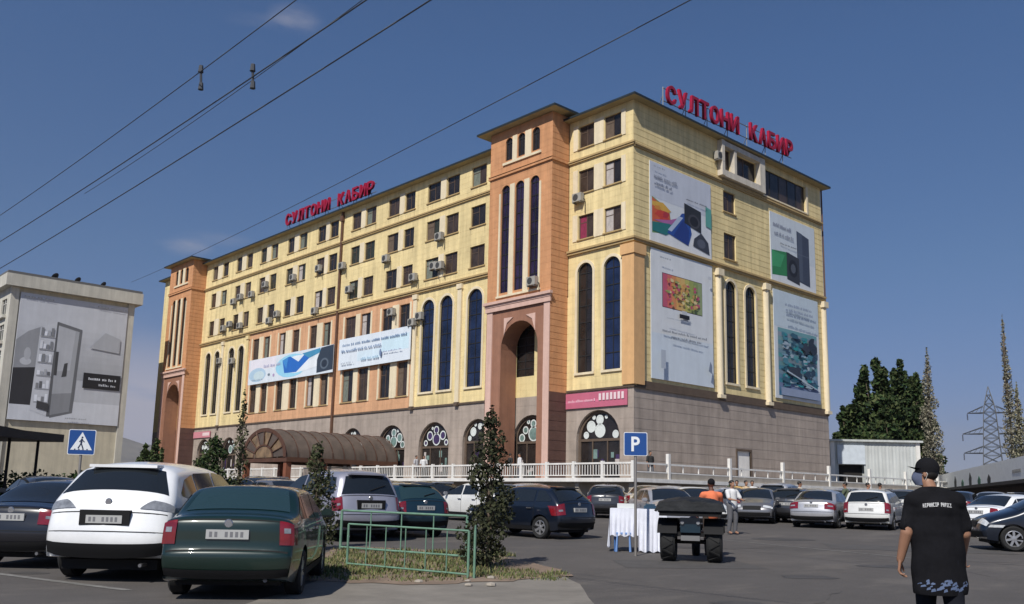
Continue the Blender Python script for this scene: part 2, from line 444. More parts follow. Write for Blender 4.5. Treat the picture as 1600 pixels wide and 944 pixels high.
# window objects
k = 0
for c in colsY + cornerY:
    for ri, r in enumerate(rows):
        w = c[0] - c[1]; cu = -(c[0] + c[1]) / 2
        cur = None; gl = None
        if c == cornerY[0] and ri == 2: cur = CURR
        elif c == cornerY[1] and ri == 2: cur = CURT
        elif (k * 7) % 11 in (0, 4, 6): cur = rw.choice([CURT, CURB, CURB, CURG])
        window(round(w, 1), r[1] - r[0], LW @ T(cu, 0, r[0]), gl, None, cur)
        k += 1
for c in pinkY:
    for (a, b) in ((9.5, 12.42), (15.1, 17.4)):
        w = c[0] - c[1]; cu = -(c[0] + c[1]) / 2
        window(round(w, 1), b - a, LW @ T(cu, 0, a), rw.choice([GL1, GL2, GL2]), None, rw.choice([CURT, CURB, CURG]) if rw.random() < 0.4 else None)
for a, b in archR: arched_window(L(a), L(b), 9.6, 17.3, LW, GLB)
for a, b in archL: arched_window(L(a), L(b), 9.9, 17.05, LW, GL1)
arched_window(L(42.1), L(40.68), 9.7, 17.33, LW, GL1); arched_window(L(39.67), L(38.19), 9.7, 17.33, LW, GLB)
# shop arches: white tracery in the round head, dark doors below
TRW = mat('white tracery', (0.62, 0.66, 0.64), 0.5, var=0.1)
TRG = mat('pale green head glass', (0.16, 0.24, 0.22), 0.2, var=0.4, vscale=2)
TRV = mat('violet head glass', (0.05, 0.03, 0.09), 0.2, var=0.4, vscale=2)
for i, (a, b) in enumerate(gar):
    u0_, u1_ = L(a), L(b); w = u1_ - u0_; r = w / 2; cu = (u0_ + u1_) / 2; zc = 7.1 - r; dp = 0.30
    f = MB(); pts = [(u0_, ZT)] + arch_pts(u0_, u1_, ZT, 7.1, 18) + [(u1_, ZT)]
    inn = [(cu + (x - cu) * (1 - 0.22 / r), ZT if z <= ZT else zc + (z - zc) * (1 - 0.22 / r) if z > zc else z) for x, z in pts]
    for q in range(len(pts) - 1):
        f.face([(pts[q][0], dp - 0.08, pts[q][1]), (pts[q + 1][0], dp - 0.08, pts[q + 1][1]), (inn[q + 1][0], dp - 0.08, inn[q + 1][1]), (inn[q][0], dp - 0.08, inn[q][1])])
        f.face([(inn[q][0], dp - 0.08, inn[q][1]), (inn[q + 1][0], dp - 0.08, inn[q + 1][1]), (inn[q + 1][0], dp, inn[q + 1][1]), (inn[q][0], dp, inn[q][1])])
    f.box(u0_ + 0.1, u1_ - 0.1, dp - 0.075, dp - 0.004, zc - 0.12, zc + 0.05)
    for x in (cu - w * 0.17, cu + w * 0.17): f.box(x - 0.04, x + 0.04, dp - 0.07, dp - 0.006, ZT, zc - 0.12)
    o = f.build('shop_arch', DKB, bld, LW)
    g = MB(); g.prism(pts, dp, dp + 0.02); g.build('pane', GL1, o, LW)
    tr = MB()
    def ring(x, z, rr, th, m=tr, y=dp - 0.03):
        n = 16
        for q in range(n):
            a0, a1 = 2 * PI * q / n, 2 * PI * (q + 1) / n
            m.face([(x + (rr - th) * math.cos(a0), y, z + (rr - th) * math.sin(a0)), (x + rr * math.cos(a0), y, z + rr * math.sin(a0)), (x + rr * math.cos(a1), y, z + rr * math.sin(a1)), (x + (rr - th) * math.cos(a1), y, z + (rr - th) * math.sin(a1))])
    tg = MB()
    def disc(x, z, rr, y=dp - 0.02):
        tg.face([(x + rr * math.cos(2 * PI * q / 14), y, z + rr * math.sin(2 * PI * q / 14)) for q in range(14)])
    jit = random.Random(40 + i); js = jit.uniform(0.85, 1.1)
    for x_, z_, rr in ((0, 0.30, 0.30), (0, 0.68, 0.17), (-0.42, 0.45, 0.19), (0.42, 0.45, 0.19), (-0.66, 0.16, 0.15), (0.66, 0.16, 0.15), (-0.27, 0.76, 0.08), (0.27, 0.76, 0.08)):
        if jit.random() < 0.15: continue
        rr = min(0.3, rr * jit.uniform(0.8, 1.12)); x_ += jit.uniform(-0.03, 0.03)
        ring(cu + x_ * r, zc + z_ * r, rr * r, 0.05 * r); disc(cu + x_ * r, zc + z_ * r, rr * r * 0.97)
    tr.build('tracery', TRW, o, LW)
    tg.build('head_glass', TRV if i == 1 else (TRW if i % 2 == 0 else TRG), o, LW)
    rr_ = random.Random(i)
    for q in range(7):
        x = u0_ + 0.35 + rr_.random() * (w - 0.9); z = ZT + 0.3 + rr_.random() * 1.6
        dw = MB(); dw.box(x, x + 0.12 + 0.3 * rr_.random(), dp - 0.015 - 0.002 * q, dp - 0.002 - 0.002 * q, z, z + 0.2 + 0.6 * rr_.random())
        dw.build('shop_poster', rr_.choice([CURT, TRV, WFR, TRG]), o, LW)
# mouldings, pilasters, bands of the long front
md = MB()
for (a, b) in ((103.1, 49.6), (43.0, Y0)):
    md.box(L(a), L(b) + (0.12 if b == Y0 else 0), -0.12, 0.0, 24.74, 24.86); md.box(L(a), L(b) + (0.18 if b == Y0 else 0), -0.18, 0.0, 24.862, 24.98)
    md.box(L(a), L(b) + (0.16 if b == Y0 else 0), -0.16, 0.0, 18.06, 18.22); md.box(L(a), L(b) + (0.24 if b == Y0 else 0), -0.24, 0.0, 18.222, 18.36)
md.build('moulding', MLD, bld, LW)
bd = MB()
bd.box(L(103.1), L(49.6), -0.10, 0.0, 8.30, 8.44); bd.box(L(43.0), L(Y0) + 0.1, -0.10, 0.0, 8.42, 8.54)
bd.build('dark_band', DKB, bld, LW)
for y_ in (54.85, 60.75, 91.0, 97.0):
    p = MB(); p.box(L(y_) - 0.24, L(y_) + 0.24, -0.16, 0, 8.5, 17.55); p.box(L(y_) - 0.32, L(y_) + 0.32, -0.24, 0, 17.552, 17.95)
    p.build('pilaster', CRM if y_ != 91.0 else YEL, bld, LW)
    q = MB(); q.box(L(y_) - 0.2, L(y_) + 0.2, -0.26, 0, 8.22, 8.498); q.build('pilaster_foot', DKB, bld, LW)
p = MB(); p.box(L(38.0) + 0.05, L(Y0) + 0.18, -0.18, 0.9, 8.6, 17.2); p.box(L(38.0) - 0.05, L(Y0) + 0.26, -0.26, 1.0, 17.202, 17.9)
p.build('corner_pilaster', mat('apricot stucco', (0.62, 0.37, 0.17), 0.9, var=0.07, streak=0.1), bld, LW)
# pale piers and surrounds between the paired windows
class _P:
    def box(self, *a): m = MB(); m.box(*a); m.build('window_pier', CRM, bld, LW)
pr = _P()
for pa in pairsY:
    for zi, (a, b) in enumerate(rows):
        pr.box(L(pa[0][1]) + 0.06, L(pa[1][0]) - 0.06, -0.05, 0, a - 0.09, b + 0.12)
for i in range(0, len(pinkY), 2):
    for (a, b) in ((9.5, 12.42), (15.1, 17.4)):
        pr.box(L(pinkY[i][1]) + 0.06, L(pinkY[i + 1][0]) - 0.06, -0.05, 0, a - 0.1, b + 0.1)
        pr.box(L(pinkY[i][0]) - 0.3, L(pinkY[i][0]) - 0.06, -0.05, 0, a - 0.1, b + 0.1)
        pr.box(L(pinkY[i + 1][1]) + 0.06, L(pinkY[i + 1][1]) + 0.3, -0.05, 0, a - 0.1, b + 0.1)
for zi, (a, b) in enumerate(rows):
    pr.box(L(40.6), L(39.73), -0.05, 0, a - 0.09, b + 0.1); pr.box(L(38.12), L(37.75), -0.05, 0, a - 0.09, b + 0.1); pr.box(L(42.6), L(42.16), -0.05, 0, a - 0.09, b + 0.1)
# arched window surrounds
def surround(a, b, c, d, t=0.2, y=-0.06, F=LW):
    asr = MB()
    o_ = [(a - t, c)] + [(x, z) for x, z in arch_pts(a - t, b + t, c, d + t, 14)] + [(b + t, c)]
    i_ = [(a, c)] + arch_pts(a, b, c, d, 14) + [(b, c)]
    for q in range(len(o_) - 1):
        asr.face([(i_[q][0], y, i_[q][1]), (i_[q + 1][0], y, i_[q + 1][1]), (o_[q + 1][0], y, o_[q + 1][1]), (o_[q][0], y, o_[q][1])])
        asr.face([(o_[q][0], y, o_[q][1]), (o_[q + 1][0], y, o_[q + 1][1]), (o_[q + 1][0], 0, o_[q + 1][1]), (o_[q][0], 0, o_[q][1])])
        asr.face([(i_[q][0], y, i_[q][1]), (i_[q + 1][0], y, i_[q + 1][1]), (i_[q + 1][0], 0, i_[q + 1][1]), (i_[q][0], 0, i_[q][1])])
    asr.box(a - t, b + t, y - 0.05, 0, c - 0.16, c - 0.002)
    asr.build('arch_surround', CRM, bld, F)
for a, b in archR: surround(L(a), L(b), 9.6, 17.3)
for a, b in archL: surround(L(a), L(b), 9.9, 17.05)
surround(L(42.1), L(40.68), 9.7, 17.33); surround(L(39.67), L(38.19), 9.7, 17.33)
dp_ = MB(); dp_.box(L(73.1), L(72.85), -0.20, -0.02, 3.0, 27.9); dp_.box(L(73.2), L(72.75), -0.28, -0.02, 27.0, 27.5)
dp_.build('downpipe', mat('brown downpipe', (0.12, 0.06, 0.035), 0.6, var=0.2), bld, LW)
# ---- the two towers ---------------------------------------------------
def tower(yc, glass):
    a, b = L(yc + 3.3), L(yc - 3.3)        # local u range
    cu = L(yc)
    small = [(cu - 1.66, cu - 0.9), (cu - 0.32, cu + 0.46), (cu + 1.20, cu + 2.0)]
    tall = [(cu - 1.98, cu - 1.08), (cu - 0.48, cu + 0.46), (cu + 1.08, cu + 2.02)]
    hol = [(p, q, 25.95, 27.7, True) for p, q in small] + [(p, q, 15.9, 24.05, True) for p, q in tall]
    facade(a, b, 15.1, 28.4, hol, 0.45, gd=0.006).build('tower_wall', ORG, bld, TW)
    for p, q in small: arched_window(p, q, 25.95, 27.7, TW, GL1, bars=1)
    for p, q in tall: arched_window(p, q, 15.9, 24.05, TW, glass, bars=8)
    # white piers between the slender windows
    m = MB()
    for k_ in (0, 1):
        m.box(tall[k_][1] + 0.05, tall[k_ + 1][0] - 0.05, -0.06, 0, 15.7, 24.0)
        m.box(small[k_][1] + 0.05, small[k_ + 1][0] - 0.05, -0.06, 0, 25.8, 27.7)
    m.box(tall[0][0] - 0.22, tall[0][0] - 0.04, -0.06, 0, 15.7, 23.5); m.box(tall[2][1] + 0.04, tall[2][1] + 0.22, -0.06, 0, 15.7, 23.5)
    m.box(tall[0][0] - 0.3, tall[2][1] + 0.3, -0.1, 0, 15.55, 15.698)
    m.box(small[0][0] - 0.2, small[2][1] + 0.2, -0.1, 0, 25.62, 25.798)
    m.build('tower_piers', CRM, bld, TW)
    # sides of the tower, built as walls with grooves
    for uu, fl in ((b, 1), (a, -1)):
        wside = T(X0 - TWO, -uu, 0, 0) if fl == 1 else T(X0, -uu, 0, PI)
        facade(0, TWO + 0.02, ZB, 28.4, [], 0.45).build('tower_side', ORG, bld, wside)
        facade(0, TWO + 0.02, ZT, ZB, [], 0.66).build('tower_side', mat('shade darkened stone', (0.10, 0.05, 0.04), 0.7, var=0.15), bld, wside)  # shadow low on the tower side is put into this dark stone colour
    # cornice, moulding
    c = MB()
    c.box(a - 0.12, b + 0.12, -0.14, 0.0, 14.95, 15.12); c.box(a - 0.22, b + 0.22, -0.26, 0.0, 15.122, 15.32); c.box(a - 0.08, b + 0.08, -0.1, 0.0, 14.6, 14.948)
    c.build('portal_cornice', PKT, bld, TW)
    c = MB(); c.box(a - 0.1, b + 0.1, -0.12, TWO, 24.80, 24.95); c.box(a - 0.08, b + 0.08, -0.16, 0, 25.0, 25.06)
    c.build('moulding', ORG, bld, TW)
    # portal wall with the tall arch
    aa, ab = cu - 1.75, cu + 2.05
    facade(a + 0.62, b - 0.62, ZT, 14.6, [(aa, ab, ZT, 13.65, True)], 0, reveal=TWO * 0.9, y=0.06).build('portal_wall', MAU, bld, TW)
    e = MB(); e.box(a + 0.04, a + 0.62, -0.02, 0.5, ZT, 14.6); e.build('portal_jamb', PKT, bld, TW)
    e = MB(); e.box(b - 0.62, b - 0.04, -0.02, 0.5, ZT, 14.6); e.build('portal_jamb', PKT, bld, TW)
    # light spandrel stars
    for sgn in (-1, 1):
        x = cu + 0.2 + sgn * 1.62; z = 14.0
        t_ = MB(); t_.prism([(x, z), (x - sgn * 0.95, z - 0.02), (x - sgn * 0.32, z - 0.38), (x - sgn * 0.02, z - 1.25)] if sgn > 0 else [(x, z), (x + 0.02, z - 1.25), (x + 0.32, z - 0.38), (x + 0.95, z - 0.02)], 0.0, 0.058)
        t_.build('spandrel_ornament', PKT, bld, TW)
    # yellow inner cheek and the wall seen through the portal
    i = MB(); i.box(aa - 0.3, aa - 0.02, TWO * 0.4, TWO - 0.01, ZB, 14.6); i.build('portal_cheek', YEL, bld, TW)
tower(46.35, GLP)
tower(106.4, GL1)
# wall behind the towers, with an arched window seen through the portal
facade(L(49.6), L(43.0), ZB, 15.1, [(L(48.4), L(46.3), 9.9, 14.4, True)], 0.45, gd=0.006).build('wall', YEL, bld, LW)
arched_window(L(48.4), L(46.3), 9.9, 14.4, LW, GL1)
facade(L(109.7), L(103.1), ZB, 15.1, [], 0.45, gd=0.006).build('wall', YEL, bld, LW)
# ---- short front ------------------------------------------------------
rh = [(54.9, 56.45, 22.55, 24.15), (54.9, 56.45, 18.95, 20.9), (54.95, 56.3, 9.72, 17.3, True), (57.5, 58.9, 9.72, 17.3, True)]
rtop = [(54.62, 55.86, 25.57, 27.38), (56.25, 59.35, 25.57, 27.38), (60.25, 66.8, 25.12, 27.36)]
facade(X0, XE, ZB, ZR, rh + rtop, 0.45).build('wall', YEL, bld, RW)
facade(X0, XE, ZT, ZB, [(56.05, 57.75, ZT, 4.9)], 0.66, 0.03, 0.01).build('wall', STN, bld, RW)
for h in rh[:2]: window(1.55, h[3] - h[2], RW @ T((h[0] + h[1]) / 2, 0, h[2]), GL2)
for h in rh[2:]: arched_window(h[0], h[1], h[2], h[3], RW, GL1)
for h in rh[2:]: surround(h[0], h[1], h[2], h[3], F=RW)
for h in rtop:
    w = h[1] - h[0]; n = max(1, round(w / 1.3))
    f = MB()
    for q in range(n + 1):
        x = h[0] + w * q / n; f.box(x - 0.04, x + 0.04, 0.10, 0.16, h[2], h[3])
    f.box(h[0], h[1], 0.098, 0.158, h[2], h[2] + 0.07); f.box(h[0], h[1], 0.098, 0.158, h[3] - 0.07, h[3])
    o = f.build('window', BLK if w > 5 else WFR, bld, RW)
    for q in range(n):
        g = MB(); g.box(h[0] + w * q / n + 0.041, h[0] + w * (q + 1) / n - 0.041, 0.12, 0.135, h[2] + 0.072, h[3] - 0.072); g.build('pane', GL1 if q % 2 else GL2, o, RW)
# projecting white bay frame round two of the top openings
f = MB()
f.box(54.25, 54.58, -0.45, 0, 25.1, 27.85); f.box(55.9, 56.2, -0.4, 0, 25.56, 27.4); f.box(59.4, 60.1, -0.42, 0, 25.05, 27.85)
f.box(54.581, 59.399, -0.44, 0, 25.05, 25.54); f.box(54.581, 59.399, -0.44, 0, 27.42, 27.8)
f.build('bay_frame', mat('off white bay', (0.55, 0.50, 0.42), 0.8, var=0.1, streak=0.15), bld, RW)
f = MB(); f.box(60.12, 66.95, -0.18, 0, 24.98, 25.1); f.box(66.85, 67.1, -0.12, 0, 25.1, 27.4); f.build('opening_trim', CRM, bld, RW)
md = MB()
md.box(X0, XE, -0.12, 0, 24.62, 24.74); md.box(X0, XE, -0.18, 0, 24.742, 24.86)
md.box(X0, XE, -0.16, 0, 18.06, 18.22); md.box(X0, XE, -0.24, 0, 18.222, 18.36)
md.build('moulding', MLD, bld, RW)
bd = MB(); bd.box(X0, XE, -0.10, 0, 8.36, 8.52); bd.box(X0 + 0.3, XE, -0.05, 0, 8.522, 8.9); bd.build('dark_band', DKB, bld, RW)
for x in (54.0, 60.25, 69.1):
    p = MB(); p.cyl((x, -0.05, 8.75), (x, -0.05, 17.4), 0.27, 0.25, 16); p.box(x - 0.36, x + 0.36, -0.36, 0, 17.402, 17.9); p.box(x - 0.34, x + 0.34, -0.34, 0, 8.5, 8.748)
    p.build('column', CRM, bld, RW, smooth=True, sharp=40)
dfr = MB(); dfr.box(55.9, 56.05, -0.05, 0.15, ZT, 5.05); dfr.box(57.75, 57.9, -0.05, 0.15, ZT, 5.05); dfr.box(56.05, 57.75, -0.05, 0.15, 4.9, 5.05)
dd = dfr.build('door', DKB, bld, RW); g = MB(); g.box(56.05, 57.75, 0.08, 0.12, ZT, 4.9); g.build('door_leaf', WHT, dd, RW)
# the far end wall and back, side balcony strip
e = MB(); e.box(X0 + 0.35, XE, Y0 + 0.35, YE, 2.0, ZR - 0.02); e.build('rear_wall', YEL, bld, T(0, 0, 0))
e = MB(); e.prism([(XE, 14.0), (XE + 0.3, 14.4), (XE + 0.42, 15.2), (XE + 0.42, 27.5), (XE, 27.5)], Y0 + 0.25, Y0 + 1.4); e.build('side_bay', YEL, bld, T(0, 0, 0))
e = MB(); e.cyl((XE + 0.55, Y0 + 0.2, 13.6), (XE + 0.55, Y0 + 0.2, 27.9), 0.07, n=8); e.build('downpipe', MATS['brown downpipe'], bld, T(0, 0, 0))
# ---- roofs ------------------------------------------------------------
OV = 0.65
def slab(x0, x1, y0, y1, z, name='roof'):
    m = MB(); m.box(x0, x1, y0, y1, z + 0.03, z + 0.17)
    cxm = (x0 + x1) / 2; cym = (y0 + y1) / 2; i = min(x1 - x0, y1 - y0) / 2 - 0.05; hh = i * 0.07
    v = [(x0, y0, z + 0.172), (x1, y0, z + 0.172), (x1, y1, z + 0.172), (x0, y1, z + 0.172), (x0 + i, y0 + i, z + 0.172 + hh), (x1 - i, y0 + i, z + 0.172 + hh), (x1 - i, y1 - i, z + 0.172 + hh), (x0 + i, y1 - i, z + 0.172 + hh)]
    m.add(v, [(0, 1, 5, 4), (1, 2, 6, 5), (2, 3, 7, 6), (3, 0, 4, 7), (4, 5, 6, 7)])
    o = m.build(name, ROOF, bld, T(0, 0, 0))
    q = MB(); q.box(x0 + 0.03, x1 - 0.03, y0 + 0.03, y1 - 0.03, z, z + 0.028); q.build('soffit', SOFF, o, T(0, 0, 0))
    return o
slab(X0 - OV, XE + OV, Y0 - OV, YE + OV, ZR)
slab(X0 - TWO - OV, X0 + 2.4, 43.0 - OV - 0.1, 49.65 + OV + 0.35, 28.42, 'tower_roof')
slab(X0 - TWO - OV, X0 + 2.4, 103.05 - OV, 109.75 + OV + 0.1, 28.42, 'tower_roof')

# dark run-off stains below some of the upper windows: thin washes on the render, each its own shape
STA = mat('grime wash', (0.40, 0.32, 0.17), 0.95, var=0.25, vscale=2)
rs_ = random.Random(14); m = MB()
for c in colsY + cornerY:
    for r in rows:
        if rs_.random() < 0.55:
            for e in (0, 1):
                u = L(c[e]) + (0.04 if e == 0 else -0.10) + rs_.uniform(-.05, .05); w_ = rs_.uniform(0.03, 0.07); d = rs_.uniform(0.35, 1.0); z = r[0] - 0.10
                m.face([(u, -0.004, z), (u + w_, -0.004, z), (u + w_ * 0.7, -0.004, z - d * 0.6), (u + w_ * 0.45, -0.004, z - d), (u + w_ * 0.2, -0.004, z - d * 0.7)])
m.build('run_off_stains', STA, bld, LW, kind='stuff')
# ================================================================ rooftop letters, banners, air conditioners
def text_mesh(ch, size=1.0, extrude=0.06, offset=0.0):
    c = bpy.data.curves.new('glyph', 'FONT'); c.body = ch; c.size = size; c.extrude = extrude; c.offset = offset; c.resolution_u = 3
    c.align_x = 'CENTER'
    o = bpy.data.objects.new('glyph', c); COL.objects.link(o)
    me = bpy.data.meshes.new_from_object(o.evaluated_get(bpy.context.evaluated_depsgraph_get()))
    bpy.data.objects.remove(o); bpy.data.curves.remove(c)
    return me
_gl = {}
def glyph(ch, w, h, th):
    """letter as a mesh standing in x,z, w wide, h tall, th deep, based at its foot centre"""
    k = (ch, round(w, 3), round(h, 3))
    if k in _gl: return _gl[k]
    me = text_mesh(ch, 1.0, 0.05, 0.022)
    xs = [v.co.x for v in me.vertices]; ys = [v.co.y for v in me.vertices]; zs = [v.co.z for v in me.vertices]
    cx_ = (min(xs) + max(xs)) / 2; sx_ = w / (max(xs) - min(xs)); y0 = min(ys); sy_ = h / (max(ys) - y0); sz_ = th / (max(zs) - min(zs))
    for v in me.vertices:
        v.co = ((v.co.x - cx_) * sx_, -v.co.z * sz_, (v.co.y - y0) * sy_)
    me.name = 'letter'
    _gl[k] = me
    return me
def roof_sign(F, u0, u1, z0, z1, yy, label):
    word = 'СУЛТОНИ КАБИР'
    n = len(word); step = (u1 - u0) / n
    s = thing('rooftop_sign', F @ T(u0, yy, 28.2), label, 'sign')
    for i, ch in enumerate(word):
        if ch == ' ': continue
        u = u0 + step * (i + 0.5); t = i / (n - 1)
        z = z0[0] * (1 - t) + z0[1] * t; h = (z1[0] * (1 - t) + z1[1] * t) - z
        mobj('letter', glyph(ch, step * 0.80, h, 0.22), RED, s, F @ T(u, yy, z))
    f = MB()
    f.cyl((u0, yy + 0.2, z0[0] + 0.15), (u1, yy + 0.2, z0[1] + 0.15), 0.035, n=5); f.cyl((u0, yy + 0.2, z1[0] - 0.3), (u1, yy + 0.2, z1[1] - 0.3), 0.035, n=5)
    f.build('sign_rail', STL, s)
    WM_s = WM[s]
    for o in [s.children[-1]]: setw(o, F, s)
    for i in range(0, n + 1, 2):
        u = u0 + step * i
        p = MB(); p.cyl((u, yy + 0.22, 28.2), (u, yy + 0.22, z1[0] * (1 - i / n) + z1[1] * i / n - 0.2), 0.035, n=5); p.cyl((u, yy + 1.3, 28.25), (u, yy + 0.22, z0[0] + 0.6), 0.03, n=5)
        p.build('sign_strut', STL, s, F)
roof_sign(RW, 49.35, 66.9, (29.62, 30.15), (31.05, 31.65), 1.0, 'big red letters standing on the roof edge above the short front')
roof_sign(LW, L(86.2), L(69.3), (29.45, 29.25), (30.75, 30.55), 0.9, 'red letters standing on the roof edge above the long front')

def poster(name, F, u0, u1, z0, z1, y, polys, label, cat='banner', base=(0.62, 0.65, 0.68), th=0.05, group=None):
    """a printed sheet; polys = list of (colour, [(s,t)...]) with s right, t up, each print layer 3 mm above the last"""
    r = MB(); r.box(u0, u1, y, y + th, z0, z1)
    r.c = [base] * len(r.f)
    o = r.build(name, PRT, None, F)
    tag(o, label, cat, group)
    m = MB(); q = 0
    for c, pts in polys:
        m.col = c; q += 1
        m.face([(u0 + s * (u1 - u0), y - 0.003 - 0.0015 * q, z0 + t * (z1 - z0)) for s, t in pts])
    m.build('print', PRT, o, F)
    return o
def R(s0, s1, t0, t1): return [(s0, t0), (s1, t0), (s1, t1), (s0, t1)]
def ell(cx_, cy_, rx, ry, n=18, a0=0, a1=2 * PI):
    return [(cx_ + rx * math.cos(a0 + (a1 - a0) * i / n), cy_ + ry * math.sin(a0 + (a1 - a0) * i / n)) for i in range(n)]
def blot(cx_, cy_, rx, ry, n=13, rnd=random.Random(77)):
    a0 = rnd.random() * 6; k = [rnd.uniform(0.45, 1.25) for _ in range(n)]
    return [(cx_ + rx * k[i] * math.cos(a0 + 2 * PI * i / n), cy_ + ry * (k[i] + k[(i + 1) % n]) / 2 * math.sin(a0 + 2 * PI * i / n)) for i in range(n)]
def lines(col, s0, s1, t, h, seed, gap=0.25):
    """a row of small print too far away to read: uneven word-like strokes"""
    r = random.Random(seed); out = []; s = s0
    while s < s1:
        w = (0.008 + 0.02 * r.random()) ; 
        for _ in range(r.randint(3, 9)):
            if s + w * 0.7 > s1: break
            hh = h * (0.55 + 0.45 * r.random()); out.append((col, R(s, s + w * 0.62, t, t + hh))); s += w
            w = (0.010 + 0.012 * r.random())
        s += 0.015
    return out
def soft(col0, col1, f, n=6):
    return [(tuple(a + (b - a) * i / (n - 1) for a, b in zip(col0, col1)), f(i / (n - 1))) for i in range(n)]
# upper left banner of the short front: spray of colour, washing machine
P1 = [((0.50, 0.53, 0.60), R(0, 1, 0.55, 1)), ((0.66, 0.68, 0.70), R(0, 1, 0, 0.25))]
P1 += soft((0.16, 0.30, 0.12), (0.55, 0.10, 0.04), lambda t: [(0.03, 0.10 + 0.15 * t), (0.35 - 0.05 * t, 0.16 + 0.2 * t), (0.30, 0.46 - 0.05 * t), (0.03, 0.56 - 0.02 * t)])
P1 += [((0.60, 0.35, 0.06), [(0.03, 0.50), (0.2, 0.52), (0.33, 0.44), (0.24, 0.40), (0.03, 0.45)]), ((0.50, 0.05, 0.03), blot(0.20, 0.36, 0.12, 0.08)), ((0.38, 0.03, 0.04), blot(0.24, 0.37, 0.07, 0.05)), ((0.55, 0.22, 0.04), blot(0.12, 0.44, 0.06, 0.03)), ((0.08, 0.20, 0.24), blot(0.20, 0.20, 0.08, 0.03)), ((0.35, 0.12, 0.30), [(0.05, 0.27), (0.30, 0.33), (0.5, 0.42), (0.3, 0.26)]),
       ((0.02, 0.16, 0.16), [(0.03, 0.13), (0.24, 0.12), (0.40, 0.22), (0.30, 0.28), (0.03, 0.24)]),
       ((0.02, 0.07, 0.30), [(0.26, 0.16), (0.60, 0.08), (0.66, 0.25), (0.60, 0.50), (0.50, 0.47)]), ((0.015, 0.04, 0.20), [(0.36, 0.15), (0.60, 0.08), (0.62, 0.28), (0.52, 0.40)]),
       ((0.40, 0.48, 0.62), [(0.27, 0.20), (0.33, 0.19), (0.52, 0.42), (0.45, 0.42)]),
       ((0.02, 0.022, 0.026), [(0.54, 0.36), (0.82, 0.30), (0.82, 0.58), (0.54, 0.62)]), ((0.05, 0.05, 0.06), ell(0.70, 0.42, 0.10, 0.09)), ((0.012, 0.012, 0.016), ell(0.70, 0.42, 0.07, 0.065)),
       ((0.04, 0.045, 0.06), [(0.68, 0.10), (0.96, 0.05), (0.94, 0.20), (0.82, 0.30), (0.70, 0.20)]), ((0.09, 0.10, 0.13), ell(0.82, 0.16, 0.07, 0.06)),
       ((0.10, 0.32, 0.28), [(0.90, 0.42), (1.0, 0.40), (1.0, 0.66), (0.90, 0.68)])]
P1 += lines((0.22, 0.24, 0.30), 0.06, 0.42, 0.80, 0.045, 1) + lines((0.12, 0.14, 0.20), 0.06, 0.34, 0.71, 0.04, 2) + lines((0.10, 0.10, 0.12), 0.56, 0.92, 0.665, 0.02, 3) + lines((0.3, 0.32, 0.36), 0.04, 0.22, 0.93, 0.025, 4)
poster('banner', RW, 46.2, 53.2, 18.45, 24.05, -0.07, P1, 'upper banner left of the small windows, with bright colour splash and dark washer', group='banners hung on the short front')
P2 = [((0.66, 0.68, 0.70), R(0, 1, 0, 1)), ((0.60, 0.66, 0.72), R(0.0, 1, 0, 0.35)),
      ((0.08, 0.03, 0.05), [(0.17, 0.56), (0.82, 0.56), (0.82, 0.83), (0.17, 0.83)])]
for i in range(9):
    t = i / 9.0; c = [(0.50, 0.10, 0.16), (0.60, 0.14, 0.12), (0.62, 0.24, 0.10), (0.66, 0.38, 0.12), (0.60, 0.40, 0.14), (0.45, 0.42, 0.12), (0.30, 0.34, 0.10), (0.22, 0.28, 0.10), (0.26, 0.32, 0.16)][i]
    P2.append((c, [(0.18 + 0.0705 * i, 0.565), (0.18 + 0.0705 * (i + 1), 0.565), (0.18 + 0.0705 * (i + 1), 0.825), (0.18 + 0.0705 * i, 0.825)]))
rp_ = random.Random(5)
for i in range(70): P2.append((rp_.choice([(0.62, 0.42, 0.16), (0.66, 0.55, 0.28), (0.48, 0.08, 0.16), (0.55, 0.28, 0.10), (0.30, 0.34, 0.12)]), blot(0.24 + 0.52 * rp_.random(), 0.60 + 0.19 * rp_.random(), 0.012 + 0.028 * rp_.random(), 0.006 + 0.014 * rp_.random())))
P2 += [((0.5, 0.52, 0.55), R(0.46, 0.54, 0.53, 0.562)), ((0.01, 0.01, 0.012), R(0.42, 0.58, 0.50, 0.532))]
P2 += lines((0.16, 0.17, 0.20), 0.15, 0.88, 0.365, 0.02, 11) + lines((0.16, 0.17, 0.20), 0.28, 0.76, 0.325, 0.02, 12) + lines((0.3, 0.32, 0.36), 0.10, 0.28, 0.93, 0.014, 13) + lines((0.4, 0.42, 0.45), 0.2, 0.6, 0.47, 0.01, 14)
P2 += [((0.42, 0.46, 0.52), R(0.10, 0.17, 0.08, 0.22)), ((0.20, 0.24, 0.32), [(0.86, 0.12), (0.92, 0.10), (0.92, 0.17), (0.89, 0.20)]), ((0.55, 0.57, 0.6), ell(0.9, 0.88, 0.03, 0.015))]
poster('banner', RW, 46.25, 53.2, 9.15, 17.95, -0.09, P2, 'tall pale banner with a sunflower coloured television picture, left of the twin arched windows', group='banners hung on the short front')
